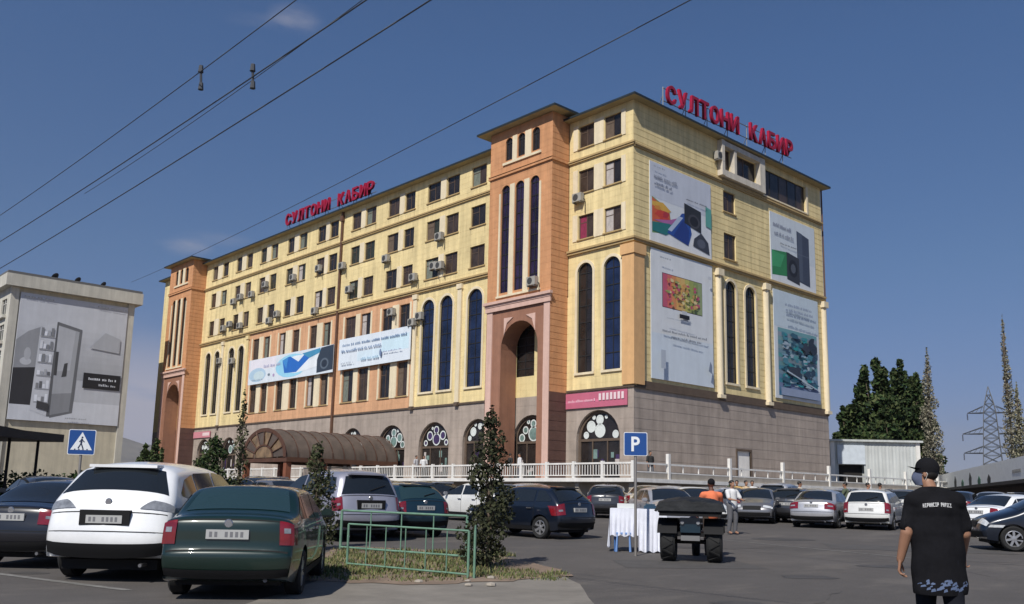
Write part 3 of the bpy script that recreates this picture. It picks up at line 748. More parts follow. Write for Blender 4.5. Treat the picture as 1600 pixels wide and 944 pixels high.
P3 = [((0.55, 0.60, 0.64), R(0, 1, 0.4, 1)), ((0.03, 0.20, 0.07), [(0.02, 0.08), (0.45, 0.13), (0.5, 0.40), (0.40, 0.48), (0.02, 0.44)]), ((0.05, 0.30, 0.12), [(0.02, 0.2), (0.2, 0.22), (0.3, 0.42), (0.02, 0.43)]),
      ((0.045, 0.055, 0.085), [(0.58, 0.10), (0.86, 0.06), (0.86, 0.80), (0.58, 0.86)]), ((0.07, 0.085, 0.12), [(0.60, 0.12), (0.70, 0.11), (0.70, 0.84), (0.60, 0.85)]), ((0.10, 0.12, 0.16), R(0.58, 0.86, 0.505, 0.515)),
      ((0.03, 0.032, 0.04), [(0.34, 0.08), (0.62, 0.04), (0.62, 0.44), (0.34, 0.48)]), ((0.012, 0.012, 0.015), ell(0.48, 0.26, 0.10, 0.13)), ((0.08, 0.09, 0.11), ell(0.48, 0.26, 0.055, 0.07))]
P3 += lines((0.20, 0.22, 0.30), 0.06, 0.45, 0.80, 0.06, 21) + lines((0.20, 0.22, 0.30), 0.08, 0.5, 0.68, 0.05, 22) + lines((0.12, 0.12, 0.14), 0.2, 0.56, 0.56, 0.025, 23)
poster('banner', RW, 61.15, 68.0, 18.45, 24.0, -0.07, P3, 'upper banner at the far right showing a dark tall refrigerator and green panel', group='banners hung on the short front')
P4 = [((0.50, 0.58, 0.64), R(0, 1, 0.66, 1))]
for i in range(16):
    t = i / 16; P4.append(((0.05 + 0.10 * t * t + 0.05 * (i % 3), 0.18 + 0.10 * t + 0.03 * (i % 2), 0.28 + 0.12 * abs(t - 0.5)), [(0.07, 0.03 + 0.62 * t), (0.94, 0.03 + 0.62 * t), (0.94, 0.03 + 0.62 * (t + 1 / 16)), (0.07, 0.03 + 0.62 * (t + 1 / 16))]))
for i in range(110):
    x, y_ = 0.12 + 0.76 * rp_.random(), 0.10 + 0.5 * rp_.random()
    c = rp_.choice([(0.02, 0.05, 0.09), (0.06, 0.20, 0.26), (0.02, 0.24, 0.26), (0.32, 0.40, 0.46), (0.03, 0.10, 0.15), (0.18, 0.30, 0.40)])
    x = min(max(x, 0.2), 0.82); P4.append((c, blot(x, y_, 0.03 + 0.07 * rp_.random(), 0.010 + 0.03 * rp_.random())))
P4 += [((0.02, 0.03, 0.05), blot(0.78, 0.53, 0.11, 0.09)), ((0.03, 0.04, 0.06), blot(0.40, 0.27, 0.18, 0.05)), ((0.03, 0.04, 0.06), blot(0.66, 0.50, 0.10, 0.06)), ((0.40, 0.48, 0.55), [(0.2, 0.25), (0.9, 0.12), (0.9, 0.13), (0.2, 0.265)]), ((0.25, 0.30, 0.42), R(0.07, 0.94, 0.03, 0.10))]
P4 += lines((0.20, 0.24, 0.34), 0.2, 0.8, 0.86, 0.03, 31) + lines((0.20, 0.24, 0.34), 0.2, 0.8, 0.81, 0.03, 32) + lines((0.14, 0.18, 0.28), 0.2, 0.85, 0.76, 0.03, 33)
poster('banner', RW, 61.3, 68.1, 9.2, 17.75, -0.09, P4, 'lower banner at the far right printed with dark blue and teal sea shapes', group='banners hung on the short front')
# long banners on the salmon wall
P5 = [((0.66, 0.72, 0.78), R(0, 1, 0, 1)), ((0.72, 0.70, 0.76), R(0.02, 0.35, 0.55, 0.98)), ((0.40, 0.55, 0.68), ell(0.12, 0.36, 0.11, 0.28)), ((0.52, 0.64, 0.68), ell(0.14, 0.32, 0.07, 0.18)),
      ((0.30, 0.62, 0.80), ell(0.54, 0.50, 0.19, 0.44)), ((0.72, 0.78, 0.84), ell(0.60, 0.52, 0.15, 0.33)), ((0.02, 0.14, 0.50), [(0.46, 0.25), (0.60, 0.22), (0.76, 0.72), (0.70, 0.88), (0.62, 0.60), (0.52, 0.86), (0.43, 0.75)]),
      ((0.05, 0.25, 0.60), [(0.43, 0.75), (0.50, 0.86), (0.48, 0.40)]), ((0.06, 0.26, 0.44), [(0.66, 0.88), (0.86, 0.96), (0.86, 0.80), (0.74, 0.66)]), ((0.72, 0.76, 0.80), [(0.66, 0.20), (0.84, 0.30), (0.84, 0.74), (0.74, 0.55)]),
      ((0.03, 0.045, 0.07), [(0.83, 0.06), (1.0, 0.10), (1.0, 0.99), (0.87, 0.96), (0.83, 0.55)]), ((0.10, 0.13, 0.17), ell(0.91, 0.36, 0.045, 0.2)), ((0.02, 0.03, 0.05), ell(0.91, 0.36, 0.03, 0.14)), ((0.15, 0.2, 0.25), ell(0.27, 0.30, 0.015, 0.05)), ((0.4, 0.3, 0.5), ell(0.33, 0.25, 0.012, 0.06))]
P5 += lines((0.42, 0.42, 0.58), 0.2, 0.42, 0.6, 0.12, 41) + lines((0.42, 0.5, 0.58), 0.06, 0.2, 0.15, 0.06, 42)
poster('banner', LW, L(89.8), L(72.95), 12.42, 15.05, -0.34, P5, 'long banner with a bright blue splash and a dark washer, left of the downpipe', group='banners on the long front')
P6 = [((0.68, 0.74, 0.80), R(0, 1, 0, 1)), ((0.58, 0.74, 0.82), R(0.62, 0.98, 0.34, 0.80)), ((0.62, 0.74, 0.82), R(0.28, 0.62, 0.2, 0.5))]
P6 += lines((0.20, 0.28, 0.42), 0.05, 0.96, 0.74, 0.09, 51) + lines((0.20, 0.28, 0.42), 0.05, 0.63, 0.55, 0.09, 52) + lines((0.30, 0.45, 0.58), 0.35, 0.6, 0.2, 0.09, 53) + lines((0.4, 0.44, 0.5), 0.06, 0.25, 0.16, 0.07, 54) + lines((0.32, 0.32, 0.45), 0.66, 0.92, 0.32, 0.05, 55)
P6 += [((0.16, 0.22, 0.36), ell(0.63, 0.34, 0.014, 0.11))]
poster('banner', LW, L(72.0), L(60.9), 12.46, 15.32, -0.34, P6, 'long pale banner with rows of blue print, right of the downpipe', group='banners on the long front')
P7 = [((0.50, 0.13, 0.20), R(0, 1, 0, 1)), ((0.62, 0.16, 0.26), R(0, 0.55, 0.35, 0.52))]
P7 += lines((0.72, 0.45, 0.52), 0.04, 0.5, 0.40, 0.18, 61)
sgn_ = random.Random(8)
for i in range(7): P7.append(((0.75, 0.60, 0.62), R(0.56 + i * 0.06, 0.598 + i * 0.06, 0.42, 0.86 + 0.02 * (i % 2))))
poster('shop_sign', LW, L(43.0), L(37.55), 7.28, 8.30, -0.12, P7, 'pink shop sign with pale lettering over the big arch at the corner', 'sign', base=(0.46, 0.14, 0.20))
poster('shop_sign', LW, L(103.0), L(98.6), 7.25, 7.95, -0.12, [((0.55, 0.22, 0.26), R(0, 1, 0, 1)), ((0.7, 0.55, 0.55), R(0.55, 0.95, 0.3, 0.8))], 'small pink shop sign beside the far left tower', 'sign', base=(0.42, 0.12, 0.16))
# air conditioners
_ac = None
def ac_unit(F, u, z, label):
    global _ac
    if _ac is None:
        b = MB(); b.box(-0.42, 0.42, -0.38, -0.05, 0, 0.60)
        g = MB()
        n = 14
        g.face([(-0.10 + 0.25 * math.cos(2 * PI * i / n), -0.386, 0.30 + 0.25 * math.sin(2 * PI * i / n)) for i in range(n)][::-1])
        k = MB(); k.box(-0.36, -0.30, -0.40, -0.01, -0.10, -0.002); k.box(0.30, 0.36, -0.40, -0.01, -0.10, -0.002)
        h = MB(); h.tube([(0.44, -0.1, 0.2), (0.52, -0.05, 0.1), (0.52, -0.04, -0.9)], 0.025, 5)
        _ac = (b.mesh('casing'), g.mesh('grille'), k.mesh('bracket'), h.mesh('hose'))
    t = thing('air_conditioner', F @ T(u, -0.06, z), label, 'air conditioner', 'air conditioner boxes on the trade centre')
    for me, nm, mt in zip(_ac, ('casing', 'grille', 'bracket', 'hose'), (ACW, ACD, STL, BLK)): mobj(nm, me, mt, t)
ORD = ['first', 'second', 'third', 'fourth', 'fifth', 'sixth', 'seventh', 'eighth', 'ninth', 'tenth', 'eleventh', 'twelfth']
rowA = [(93.3, 22.3), (94.9, 22.0), (90.6, 22.2), (87.6, 22.8), (81.7, 22.6), (76.7, 22.7), (72.4, 22.2), (65.2, 21.6), (57.6, 22.1)]
rowB = [(97.0, 19.2), (95.5, 19.5), (92.9, 19.0), (86.2, 18.7), (84.6, 19.2), (77.0, 18.5), (71.0, 19.7), (61.0, 19.2), (58.2, 19.7), (57.4, 19.6)]
rowC = [(97.3, 15.5), (94.2, 15.2), (64.0, 16.6), (60.9, 15.3), (59.9, 15.7)]
for nm, rr_ in (('of the fifth window row', rowA), ('of the fourth window row', rowB), ('at arch heads', rowC)):
    rr_ = sorted(rr_, reverse=True)
    for i, (y_, z_) in enumerate(rr_): ac_unit(LW, L(y_), z_, 'air conditioner box %s on the long front, %s from left' % (nm, ORD[i]))
ac_unit(LW, L(41.9), 21.75, 'white air conditioner box below the middle windows of the corner block')
ac_unit(LW, L(50.7), 20.4, 'upper air conditioner box at the edge of the near orange tower')
ac_unit(LW, L(50.4), 17.2, 'lower air conditioner box at the edge of the near orange tower')
ac_unit(TW, L(44.6), 15.9, 'air conditioner box inside the right slender window of the near tower')
ac_unit(RW, 54.1, 26.2, 'air conditioner box beside the white bay on the short front')

# ================================================================ terrace with balustrade
TXF, TYF = 39.95, 33.30
YEND = 111.0; XEND = 86.0
ter = thing('terrace', T(TXF, TYF, 0.7), 'raised beige terrace with a white balustrade in front of the building', 'terrace')
m = MB(); m.box(TXF, X0 + 0.3, TYF, YEND, 2.25, 2.45); m.box(X0 + 0.3, XEND, TYF, Y0 + 0.3, 2.25, 2.449); m.build('deck', CON, ter, T(0, 0, 0))
m = MB(); m.box(TXF - 0.12, TXF + 0.1, TYF - 0.12, YEND, 2.30, 2.52); m.build('deck_edge', WHT, ter, T(0, 0, 0))
m = MB(); m.box(TXF + 0.1, XEND, TYF - 0.12, TYF + 0.1, 2.30, 2.52); m.build('deck_edge', WHT, ter, T(0, 0, 0))
m = MB(); m.box(TXF + 1.1, X0 + 0.2, TYF + 1.0, YEND, 0.3, 2.24); m.box(X0 + 0.2, XEND, TYF + 1.0, Y0, 0.3, 2.241); m.build('retaining_wall', CON, ter, T(0, 0, 0))
colm = MB(); colm.box(-0.15, 0.15, -0.15, 0.15, 0.3, 2.25); colm = colm.mesh('support')
y_ = TYF + 0.3
while y_ < YEND:
    mobj('support', colm, CON, ter, T(TXF + 0.3, y_, 0)); y_ += 4.2
x_ = TXF + 4.5
while x_ < XEND:
    mobj('support', colm, CON, ter, T(x_, TYF + 0.3, 0)); x_ += 4.2
m = MB(); m.box(TXF - 0.06, TXF + 0.06, TYF - 0.06, YEND, 3.32, 3.42); m.build('handrail', WHT, ter, T(0, 0, 0))
m = MB(); m.box(TXF + 0.06, XEND, TYF - 0.06, TYF + 0.06, 3.32, 3.42); m.build('handrail', WHT, ter, T(0, 0, 0))
m = MB(); m.box(TXF - 0.04, TXF + 0.04, TYF, YEND, 2.64, 2.70); m.box(TXF + 0.04, XEND, TYF - 0.04, TYF + 0.04, 2.85, 2.92); m.build('lower_rail', WHT, ter, T(0, 0, 0))
m = MB(); m.box(TXF + 0.3, XEND, TYF - 0.03, TYF + 0.03, 2.52, 2.84); m.build('parapet_panel', CON, ter, T(0, 0, 0))
bal = MB()
y_ = TYF + 0.15
while y_ < YEND: bal.box(TXF - 0.02, TXF + 0.02, y_, y_ + 0.04, 2.70, 3.32); y_ += 0.22
x_ = TXF + 1.5
while x_ < XEND: bal.box(x_, x_ + 0.05, TYF - 0.03, TYF + 0.03, 2.92, 3.32); x_ += 1.55
bal.build('balusters', WHT, ter, T(0, 0, 0), kind='stuff')
postm = MB(); postm.box(-0.09, 0.09, -0.09, 0.09, 2.3, 3.50); postm = postm.mesh('post')
tallp = MB(); tallp.box(-0.10, 0.10, -0.10, 0.10, 2.3, 4.0); tallp = tallp.mesh('tall_post')
y_ = TYF
while y_ < YEND: mobj('post', postm, WHT, ter, T(TXF, y_, 0)); y_ += 2.3
x_ = TXF + 3.2; i = 0
while x_ < XEND:
    mobj('tall_post', tallp, WHT, ter, T(x_, TYF, 0)); x_ += 6.3; i += 1

# ================================================================ barrel vault entrance canopy
CAN = mat('weathered canopy sheet', (0.085, 0.064, 0.052), 0.65, var=0.22, vscale=0.8, streak=0.2, var2=0.15)
CBR = mat('brown canopy frame', (0.085, 0.038, 0.022), 0.6, var=0.2)
CGL = mat('amber leaded glass', (0.20, 0.13, 0.07), 0.3, var=0.6, vscale=1.4)
XC0, XC1, YC, RC, ZS, HA = 34.1, 44.3, 65.75, 3.55, 3.95, 2.25
can = thing('entrance_canopy', T(XC0, YC, 0.7), 'long barrel vaulted brown entrance canopy with an amber glazed arch end', 'canopy')
def vz(a, k=1.0): return (YC + RC * k * math.cos(a), ZS + HA * k * math.sin(a))
nb = 10; bay = (XC1 - XC0) / nb
for b_ in range(nb):
    m = MB(); n = 18; P = []
    for i in range(n + 1):
        a = PI * i / n; y_, z_ = vz(a); P.append([(XC0 + bay * b_ + 0.03, y_, z_), (XC0 + bay * (b_ + 1) - 0.03, y_, z_)])
    m.grid(P); m.build('roof_panel', CAN, can, T(0, 0, 0), smooth=True)
for b_ in range(nb + 1):
    m = MB(); pts = [(XC0 + bay * b_, *vz(PI * i / 16, 1.012)) for i in range(17)]
    m.tube(pts, 0.03, 5); m.build('rib', CBR, can, T(0, 0, 0))
m = MB()
for s_ in (-1, 1): m.box(XC0, XC1, YC + s_ * RC - 0.12, YC + s_ * RC + 0.12, ZS - 0.35, ZS)
m.box(XC0, XC0 + 0.15, YC - RC + 0.12, YC + RC - 0.12, ZS - 0.35, ZS - 0.05)
m.build('beam', CBR, can, T(0, 0, 0))
m = MB()
for r0, r1 in ((0.90, 1.03), (0.40, 0.46)):
    n = 20
    for i in range(n):
        a0, a1 = PI * i / n, PI * (i + 1) / n
        (ya, za), (yb, zb), (yc, zc), (yd, zd) = vz(a0, r0), vz(a0, r1), vz(a1, r1), vz(a1, r0)
        m.face([(XC0 - 0.05, ya, za), (XC0 - 0.05, yb, zb), (XC0 - 0.05, yc, zc), (XC0 - 0.05, yd, zd)])
for i in range(1, 8):
    a = PI * i / 8; (ya, za), (yb, zb) = vz(a, 0.42), vz(a, 0.95); m.cyl((XC0 - 0.04, ya, za), (XC0 - 0.04, yb, zb), 0.05, n=5)
m.build('arch_frame', CBR, can, T(0, 0, 0))
for i in range(8):
    a0, a1 = PI * i / 8 + 0.03, PI * (i + 1) / 8 - 0.03
    m = MB(); m.face([(XC0, *vz(a0, 0.46)), (XC0, *vz(a0, 0.90)), (XC0, *vz((a0 + a1) / 2, 0.91)), (XC0, *vz(a1, 0.90)), (XC0, *vz(a1, 0.46))])
    m.build('arch_pane', CGL if i % 2 == 0 else CAN, can, T(0, 0, 0))
m = MB(); m.face([(XC0, *vz(PI * i / 10, 0.40)) for i in range(11)]); m.build('arch_pane', CGL, can, T(0, 0, 0))
for x_ in (XC0 + 0.3, XC0 + 3.4, XC0 + 6.8):
    for s_ in (-1, 1):
        m = MB(); m.box(x_ - 0.22, x_ + 0.22, YC + s_ * (RC - 0.25) - 0.22, YC + s_ * (RC - 0.25) + 0.22, 0.5, ZS - 0.35)
        m.build('column', mat('red brown pier', (0.20, 0.07, 0.035), 0.7, var=0.2), can, T(0, 0, 0))
m = MB()
for i in range(8): m.box(36.2 + 0.42 * i, 36.2 + 0.42 * (i + 1) + (0.2 if i == 7 else 0), YC - RC + 0.6, YC + RC - 0.6, 0.4, 0.78 + 0.225 * (i + 1))
m.build('steps', CON, can, T(0, 0, 0))

# ================================================================ far left building with the refrigerator billboard
LB = mat('grey cream render', (0.52, 0.47, 0.36), 0.9, var=0.08, vscale=0.7, streak=0.15, bump=0.1)
LBC = mat('pale cornice', (0.50, 0.48, 0.42), 0.85, var=0.08, vscale=0.7, streak=0.15)
bx, by = 24.87, 107.15; bxe = 37.9; bye = 150.0
lb = thing('office_block', T(bx, by, 0.7), 'pale cream office block on the far left carrying a huge refrigerator billboard', 'building')
FW = T(0, by, 0)                       # billboard side, faces -Y ; local x = X
SW = T(bx, 0, 0, -PI / 2)              # street side faces -X
facade(bx, bxe, 0.5, 23.0, [], 0).build('wall', LB, lb, FW)
nst = 9; sth = 2.62
hs_ = []
for st in range(7):
    z0_ = 2.6 + st * 2.85
    for i in range(7): hs_.append((L(by + 1.2 + i * 2.9 + 2.0), L(by + 1.2 + i * 2.9), z0_, z0_ + 1.75))
facade(L(bye), L(by), 0.5, 23.0, hs_, 0).build('wall', LBC, lb, SW)
wm = MB(); wm.box(-1.0, 1.0, 0.14, 0.18, 0, 1.75); wm = wm.mesh('pane'); fm = MB()
for x in (-1.0, -0.03, 0.94): fm.box(x, x + 0.06, 0.08, 0.139, 0, 1.75)
fm.box(-0.94, 0.94, 0.082, 0.137, 1.2, 1.26)
fm = fm.mesh('window')
for h in hs_:
    u = (h[0] + h[1]) / 2
    o = mobj('window', fm, WFW, lb, SW @ T(u, 0, h[2])); mobj('pane', wm, GL3, o, SW @ T(u, 0, h[2]))
    m = MB(); m.box(-1.25, 1.25, -0.35, 0.0, -0.42, -0.1); m.build('sill', LBC, o, SW @ T(u, 0, h[2]))
m = MB(); m.box(bx - 0.7, bxe + 0.7, by - 0.7, bye, 22.6, 23.9); m.build('cornice', LBC, lb, T(0, 0, 0))
m = MB(); m.box(bx + 0.36, bxe, by + 0.4, bye, 0.3, 22.59); m.build('rear_wall', LB, lb, T(0, 0, 0))
m = MB(); m.box(bx - 0.6, bxe + 0.6, by - 0.6, bye, 23.9, 24.2); m.build('roof', mat('grey roof felt', (0.12, 0.12, 0.12), 0.9), lb, T(0, 0, 0))
for x0_, x1_ in ((bx - 0.02, bx + 0.8), (bxe - 0.7, bxe + 0.02)):
    m = MB(); m.box(x0_, x1_, by - 0.18, by, 0.5, 22.6); m.build('corner_pier', LBC, lb, T(0, 0, 0))
for x_, z_, r_ in ((bx + 4.6, 24.2, 0.45), (bx + 7.0, 24.2, 0.4), (bx + 9.8, 24.2, 0.35)):
    d = thing('satellite_dish', T(x_, by + 0.2, z_, 0.6, -0.9), 'dark satellite dish on the office block roof, %s from the left' % ORD[[4.6, 7.0, 9.8].index(round(x_ - bx, 1))], 'satellite dish', 'dishes on the office block roof')
    m = MB(); m.lathe([(0.001, 0.0), (r_ * 0.5, 0.06), (r_ * 0.85, 0.17), (r_, 0.26)], 14); m.build('dish', BLK, d, WM[d] @ T(0, 0, 0.35), smooth=True)
    m = MB(); m.cyl((0, 0, 0), (0, 0, 0.42), 0.04, n=6); m.cyl((0, 0.0, 0.4), (0, 0.1, 0.85), 0.015, n=5); m.build('mount', STL, d)
b0, b1, c0, c1 = bx + 0.95, bxe - 0.75, 8.35, 22.1
gy = lambda v, k=1.0: (v * 1.08 * k, v * 1.12 * k, v * 1.22 * k)
PB = [(gy(0.48), R(0, 1, 0.75, 1)), (gy(0.44), R(0, 1, 0, 0.75))]
for i in range(8): PB.append((gy(0.46 - 0.018 * i), R(0.0, 1.0, 0.70 - 0.05 * i, 0.75 - 0.05 * i)))
PB += [(gy(0.54), R(0, 1, 0, 0.17)), (gy(0.26), [(0.0, 0.30), (0.22, 0.32), (0.22, 0.75), (0.10, 0.70), (0.0, 0.62)]), ((0.03, 0.03, 0.035), [(0.0, 0.12), (0.20, 0.12), (0.20, 0.42), (0.0, 0.40)]),
       (gy(0.45), ell(0.10, 0.46, 0.05, 0.03)), (gy(0.38), ell(0.11, 0.52, 0.03, 0.05)),
       (gy(0.13), [(0.36, 0.03), (0.56, 0.08), (0.58, 0.76), (0.36, 0.80)]),
       (gy(0.33), [(0.35, 0.05), (0.53, 0.09), (0.555, 0.74), (0.35, 0.775)]),
       (gy(0.40), [(0.36, 0.40), (0.50, 0.42), (0.52, 0.74), (0.36, 0.77)]),
       (gy(0.22), [(0.35, 0.05), (0.53, 0.09), (0.535, 0.24), (0.35, 0.22)]),
       (gy(0.50), [(0.18, 0.08), (0.33, 0.04), (0.35, 0.80), (0.20, 0.74)]), (gy(0.10), [(0.33, 0.04), (0.36, 0.04), (0.36, 0.80), (0.345, 0.80)]),
       (gy(0.05), R(0.36, 0.385, 0.37, 0.56)), (gy(0.05), [(0.43, 0.36), (0.475, 0.37), (0.475, 0.48), (0.445, 0.47)])]
rb = random.Random(9)
for i in range(6):
    z_ = 0.15 + i * 0.105
    PB.append((gy(0.28), R(0.205, 0.335, z_ - 0.008, z_)))
    for k in range(4): PB.append((gy(rb.choice([0.2, 0.36, 0.62, 0.68, 0.12])), R(0.21 + 0.03 * k, 0.235 + 0.03 * k, z_ + 0.003, z_ + 0.03 + 0.04 * rb.random())))
PB += [((0.05, 0.05, 0.055), [(0.235, 0.10), (0.34, 0.08), (0.34, 0.14), (0.235, 0.16)])]
PB += [(gy(0.36), [(0.66, 0.62), (0.95, 0.60), (0.95, 0.72), (0.80, 0.76)]), ((0.012, 0.012, 0.016), R(0.63, 0.985, 0.29, 0.415))]
PB += lines(gy(0.62), 0.68, 0.95, 0.36, 0.022, 71) + lines(gy(0.5), 0.78, 0.96, 0.315, 0.02, 72) + lines(gy(0.20), 0.03, 0.30, 0.965, 0.012, 73) + lines(gy(0.22), 0.70, 0.98, 0.965, 0.012, 74) + lines(gy(0.3), 0.5, 0.7, 0.03, 0.012, 75)
poster('billboard', FW, b0, b1, c0, c1, -0.25, PB, 'huge grey billboard showing an open stocked refrigerator on the far left block', 'billboard', base=(0.55, 0.56, 0.6), th=0.2)
# ================================================================ ground
def asphalt_mat():
    m = mat('sun bleached asphalt', (0.080, 0.072, 0.067), 0.88, var=0.10, vscale=1.3, bump=0.35, bscale=45, var2=0.16, v2scale=0.13)
    t = m.node_tree; n = t.nodes; b = n['Principled BSDF']
    src = b.inputs['Base Color'].links[0].from_socket
    co = [k for k in n if k.type == 'TEX_COORD'][0]
    mpn = n.new('ShaderNodeMapping'); mpn.inputs['Scale'].default_value = (0.35, 0.9, 1); mpn.inputs['Rotation'].default_value = (0, 0, 0.8)
    nz = n.new('ShaderNodeTexNoise'); nz.inputs['Scale'].default_value = 0.8; nz.inputs['Detail'].default_value = 8; nz.inputs['Roughness'].default_value = 0.7
    t.links.new(co.outputs['Object'], mpn.inputs[0]); t.links.new(mpn.outputs[0], nz.inputs['Vector'])
    rp = n.new('ShaderNodeValToRGB'); rp.color_ramp.elements[0].position = 0.52; rp.color_ramp.elements[1].position = 0.72
    t.links.new(nz.outputs[0], rp.inputs[0])
    mx = n.new('ShaderNodeMixRGB'); mx.inputs[2].default_value = (0.165, 0.145, 0.125, 1)
    ml = n.new('ShaderNodeMath'); ml.operation = 'MULTIPLY'; ml.inputs[1].default_value = 0.5
    t.links.new(rp.outputs[0], ml.inputs[0]); t.links.new(ml.outputs[0], mx.inputs[0])
    t.links.new(src, mx.inputs[1]); t.links.new(mx.outputs[0], b.inputs['Base Color'])
    # fine grit
    g = n.new('ShaderNodeTexNoise'); g.inputs['Scale'].default_value = 60; g.inputs['Detail'].default_value = 3
    t.links.new(co.outputs['Object'], g.inputs['Vector'])
    mr = n.new('ShaderNodeMapRange'); mr.inputs[1].default_value = 0.3; mr.inputs[2].default_value = 0.7; mr.inputs[3].default_value = 0.72; mr.inputs[4].default_value = 1.28
    t.links.new(g.outputs[0], mr.inputs[0])
    m2 = n.new('ShaderNodeMixRGB'); m2.blend_type = 'MULTIPLY'; m2.inputs[0].default_value = 1
    t.links.new(mx.outputs[0], m2.inputs[1]); t.links.new(mr.outputs[0], m2.inputs[2]); t.links.new(m2.outputs[0], b.inputs['Base Color'])
    return m
ASP = asphalt_mat()
def sheet(name, fw, rt, mt, dz=0.0, nf=1):
    m = MB(); P = []
    for f_ in fw:
        row = []
        for r_ in rt:
            p = fr(f_, r_); row.append((p.x, p.y, p.z + dz))
        P.append(row)
    m.grid(P); return m.build(name, mt, None, T(0, 0, 0), smooth=True, kind='structure')
fw = [-60, -20, 0, 6, 10, 12, 13, 14, 15, 16, 18, 20, 23, 26, 30, 35, 40, 46, 52, 60, 90, 150, 400, 1500, 6000, 12000]
rt = [-9000, -3000, -800, -300, -120, -60, -30, -15, -8, -4, 0, 4, 8, 15, 30, 60, 120, 300, 800, 3000, 9000]
sheet('ground', fw, rt, ASP)
def strip(name, pts, mt, dz=0.004, kind='structure', th=None, parent=None):
    """flat patch on the ground given as a closed outline of (fwd, right)"""
    m = MB()
    cf = sum(p[0] for p in pts) / len(pts); cr = sum(p[1] for p in pts) / len(pts)
    rings = 5
    P = []
    for k in range(rings + 1):
        s_ = k / rings
        P.append([(lambda q: (q.x, q.y, q.z + dz))(fr(cf + (a - cf) * s_, cr + (b - cr) * s_)) for a, b in pts])
    m.grid(P, closed=True)
    if th:
        P2 = [P[-1], [(x, y, z - dz - 0.02) for x, y, z in P[-1]]]; m.grid(P2, closed=True)
    return m.build(name, mt, parent, T(0, 0, 0), kind=kind)
def wob(pts, amp, seed, n=6):
    r = random.Random(seed); out = []
    for i in range(len(pts)):
        a, b = pts[i], pts[(i + 1) % len(pts)]
        for k in range(n):
            t = k / n; out.append((a[0] + (b[0] - a[0]) * t + r.uniform(-amp, amp), a[1] + (b[1] - a[1]) * t + r.uniform(-amp, amp)))
    return out
SOIL = mat('dusty soil', (0.20, 0.145, 0.105), 0.95, var=0.25, vscale=2.2, bump=0.6, bscale=25, var2=0.2, v2scale=0.7)
DUST = mat('pale dusty concrete', (0.19, 0.172, 0.148), 0.92, var=0.16, vscale=1.8, bump=0.3, bscale=30, var2=0.12, v2scale=0.5)
PAINT = mat('worn road paint', (0.17, 0.165, 0.155), 0.8, var=0.35, vscale=6)
# verge: a pale apron in front, a soil bed behind the fence
strip('pavement', wob([(9.5, -3.3), (11.9, -3.2), (15.7, -2.9), (16.0, -0.6), (16.9, 0.7), (14.6, 1.0), (9.0, 1.1), (6.5, 0.2)], 0.03, 4), DUST, 0.008)
strip('soil_bed', wob([(14.2, -3.3), (13.9, -1.6), (14.6, -0.3), (15.8, 0.9), (17.0, 0.8), (20.5, -0.6), (21.5, -4.1), (16.5, -3.9)], 0.10, 5), SOIL, 0.016)
# road line and parking marks
def line(name, f0, r0, f1, r1, w, seed):
    m = MB(); n = 14; dx = Vector((f1 - f0, r1 - r0)); nx = Vector((-dx.y, dx.x)).normalized() * w / 2
    P = [[(lambda q: (q.x, q.y, q.z + 0.006))(fr(f0 + dx.x * i / n + s_ * nx.x, r0 + dx.y * i / n + s_ * nx.y)) for s_ in (-1, 1)] for i in range(n + 1)]
    m.grid(P); return m.build(name, PAINT, None, T(0, 0, 0), kind='structure')
line('road_line', 15.2, -9.2, 12.6, -5.2, 0.14, 1)
line('road_line', 30, 4.0, 20.5, 9.6, 0.10, 2)
OIL = mat('oil stained asphalt', (0.058, 0.054, 0.052), 0.7, var=0.25, vscale=2.5, var2=0.2, v2scale=0.8)
NEWP = mat('newer asphalt patch', (0.072, 0.067, 0.064), 0.85, var=0.15, vscale=3, bump=0.3, bscale=40)
CRK = mat('crack filler', (0.030, 0.028, 0.027), 0.8)
ro = random.Random(31)
def blob(f_, r_, a, b, seed, mt, name, dz):
    q = random.Random(seed); strip(name, [(f_ + a * (1 + q.uniform(-.2, .2)) * math.cos(t * PI / 9), r_ + b * (1 + q.uniform(-.2, .2)) * math.sin(t * PI / 9)) for t in range(18)], mt, dz)
for i, (f_, r_, a, b) in enumerate([(12.5, 3.0, .22, .35), (16.5, 5.2, .35, .5), (19.0, 7.6, .3, .6), (23.5, 4.5, .5, .8), (27.5, 8.0, .6, .9), (31, 6.2, .7, .8), (11.0, 1.9, .15, .2), (14.6, -7.6, .2, .3)]):
    blob(f_, r_, a, b, 70 + i, OIL, 'oil_stain', 0.0045)
strip('asphalt_patch', [(17.6, 2.1), (17.9, 4.9), (19.6, 4.7), (19.3, 2.0)], NEWP, 0.004)
strip('asphalt_patch', [(24.0, 8.2), (23.2, 12.6), (25.1, 13.1), (26.0, 8.6)], NEWP, 0.004)
for i in range(9):
    f_, r_ = ro.uniform(11, 28), ro.uniform(1.5, 11); a = ro.uniform(0, PI); m = MB(); pts = [(f_, r_)]
    for k in range(14): a += ro.uniform(-.5, .5); pts.append((pts[-1][0] + 0.28 * math.cos(a), pts[-1][1] + 0.34 * math.sin(a)))
    P = []
    for k, (u, v) in enumerate(pts):
        w_ = 0.012 + 0.010 * ro.random(); p = fr(u, v); P.append([(p.x - w_, p.y, p.z + 0.007), (p.x + w_, p.y + w_, p.z + 0.007)])
    m.grid(P); m.build('crack', CRK, None, T(0, 0, 0), kind='structure')
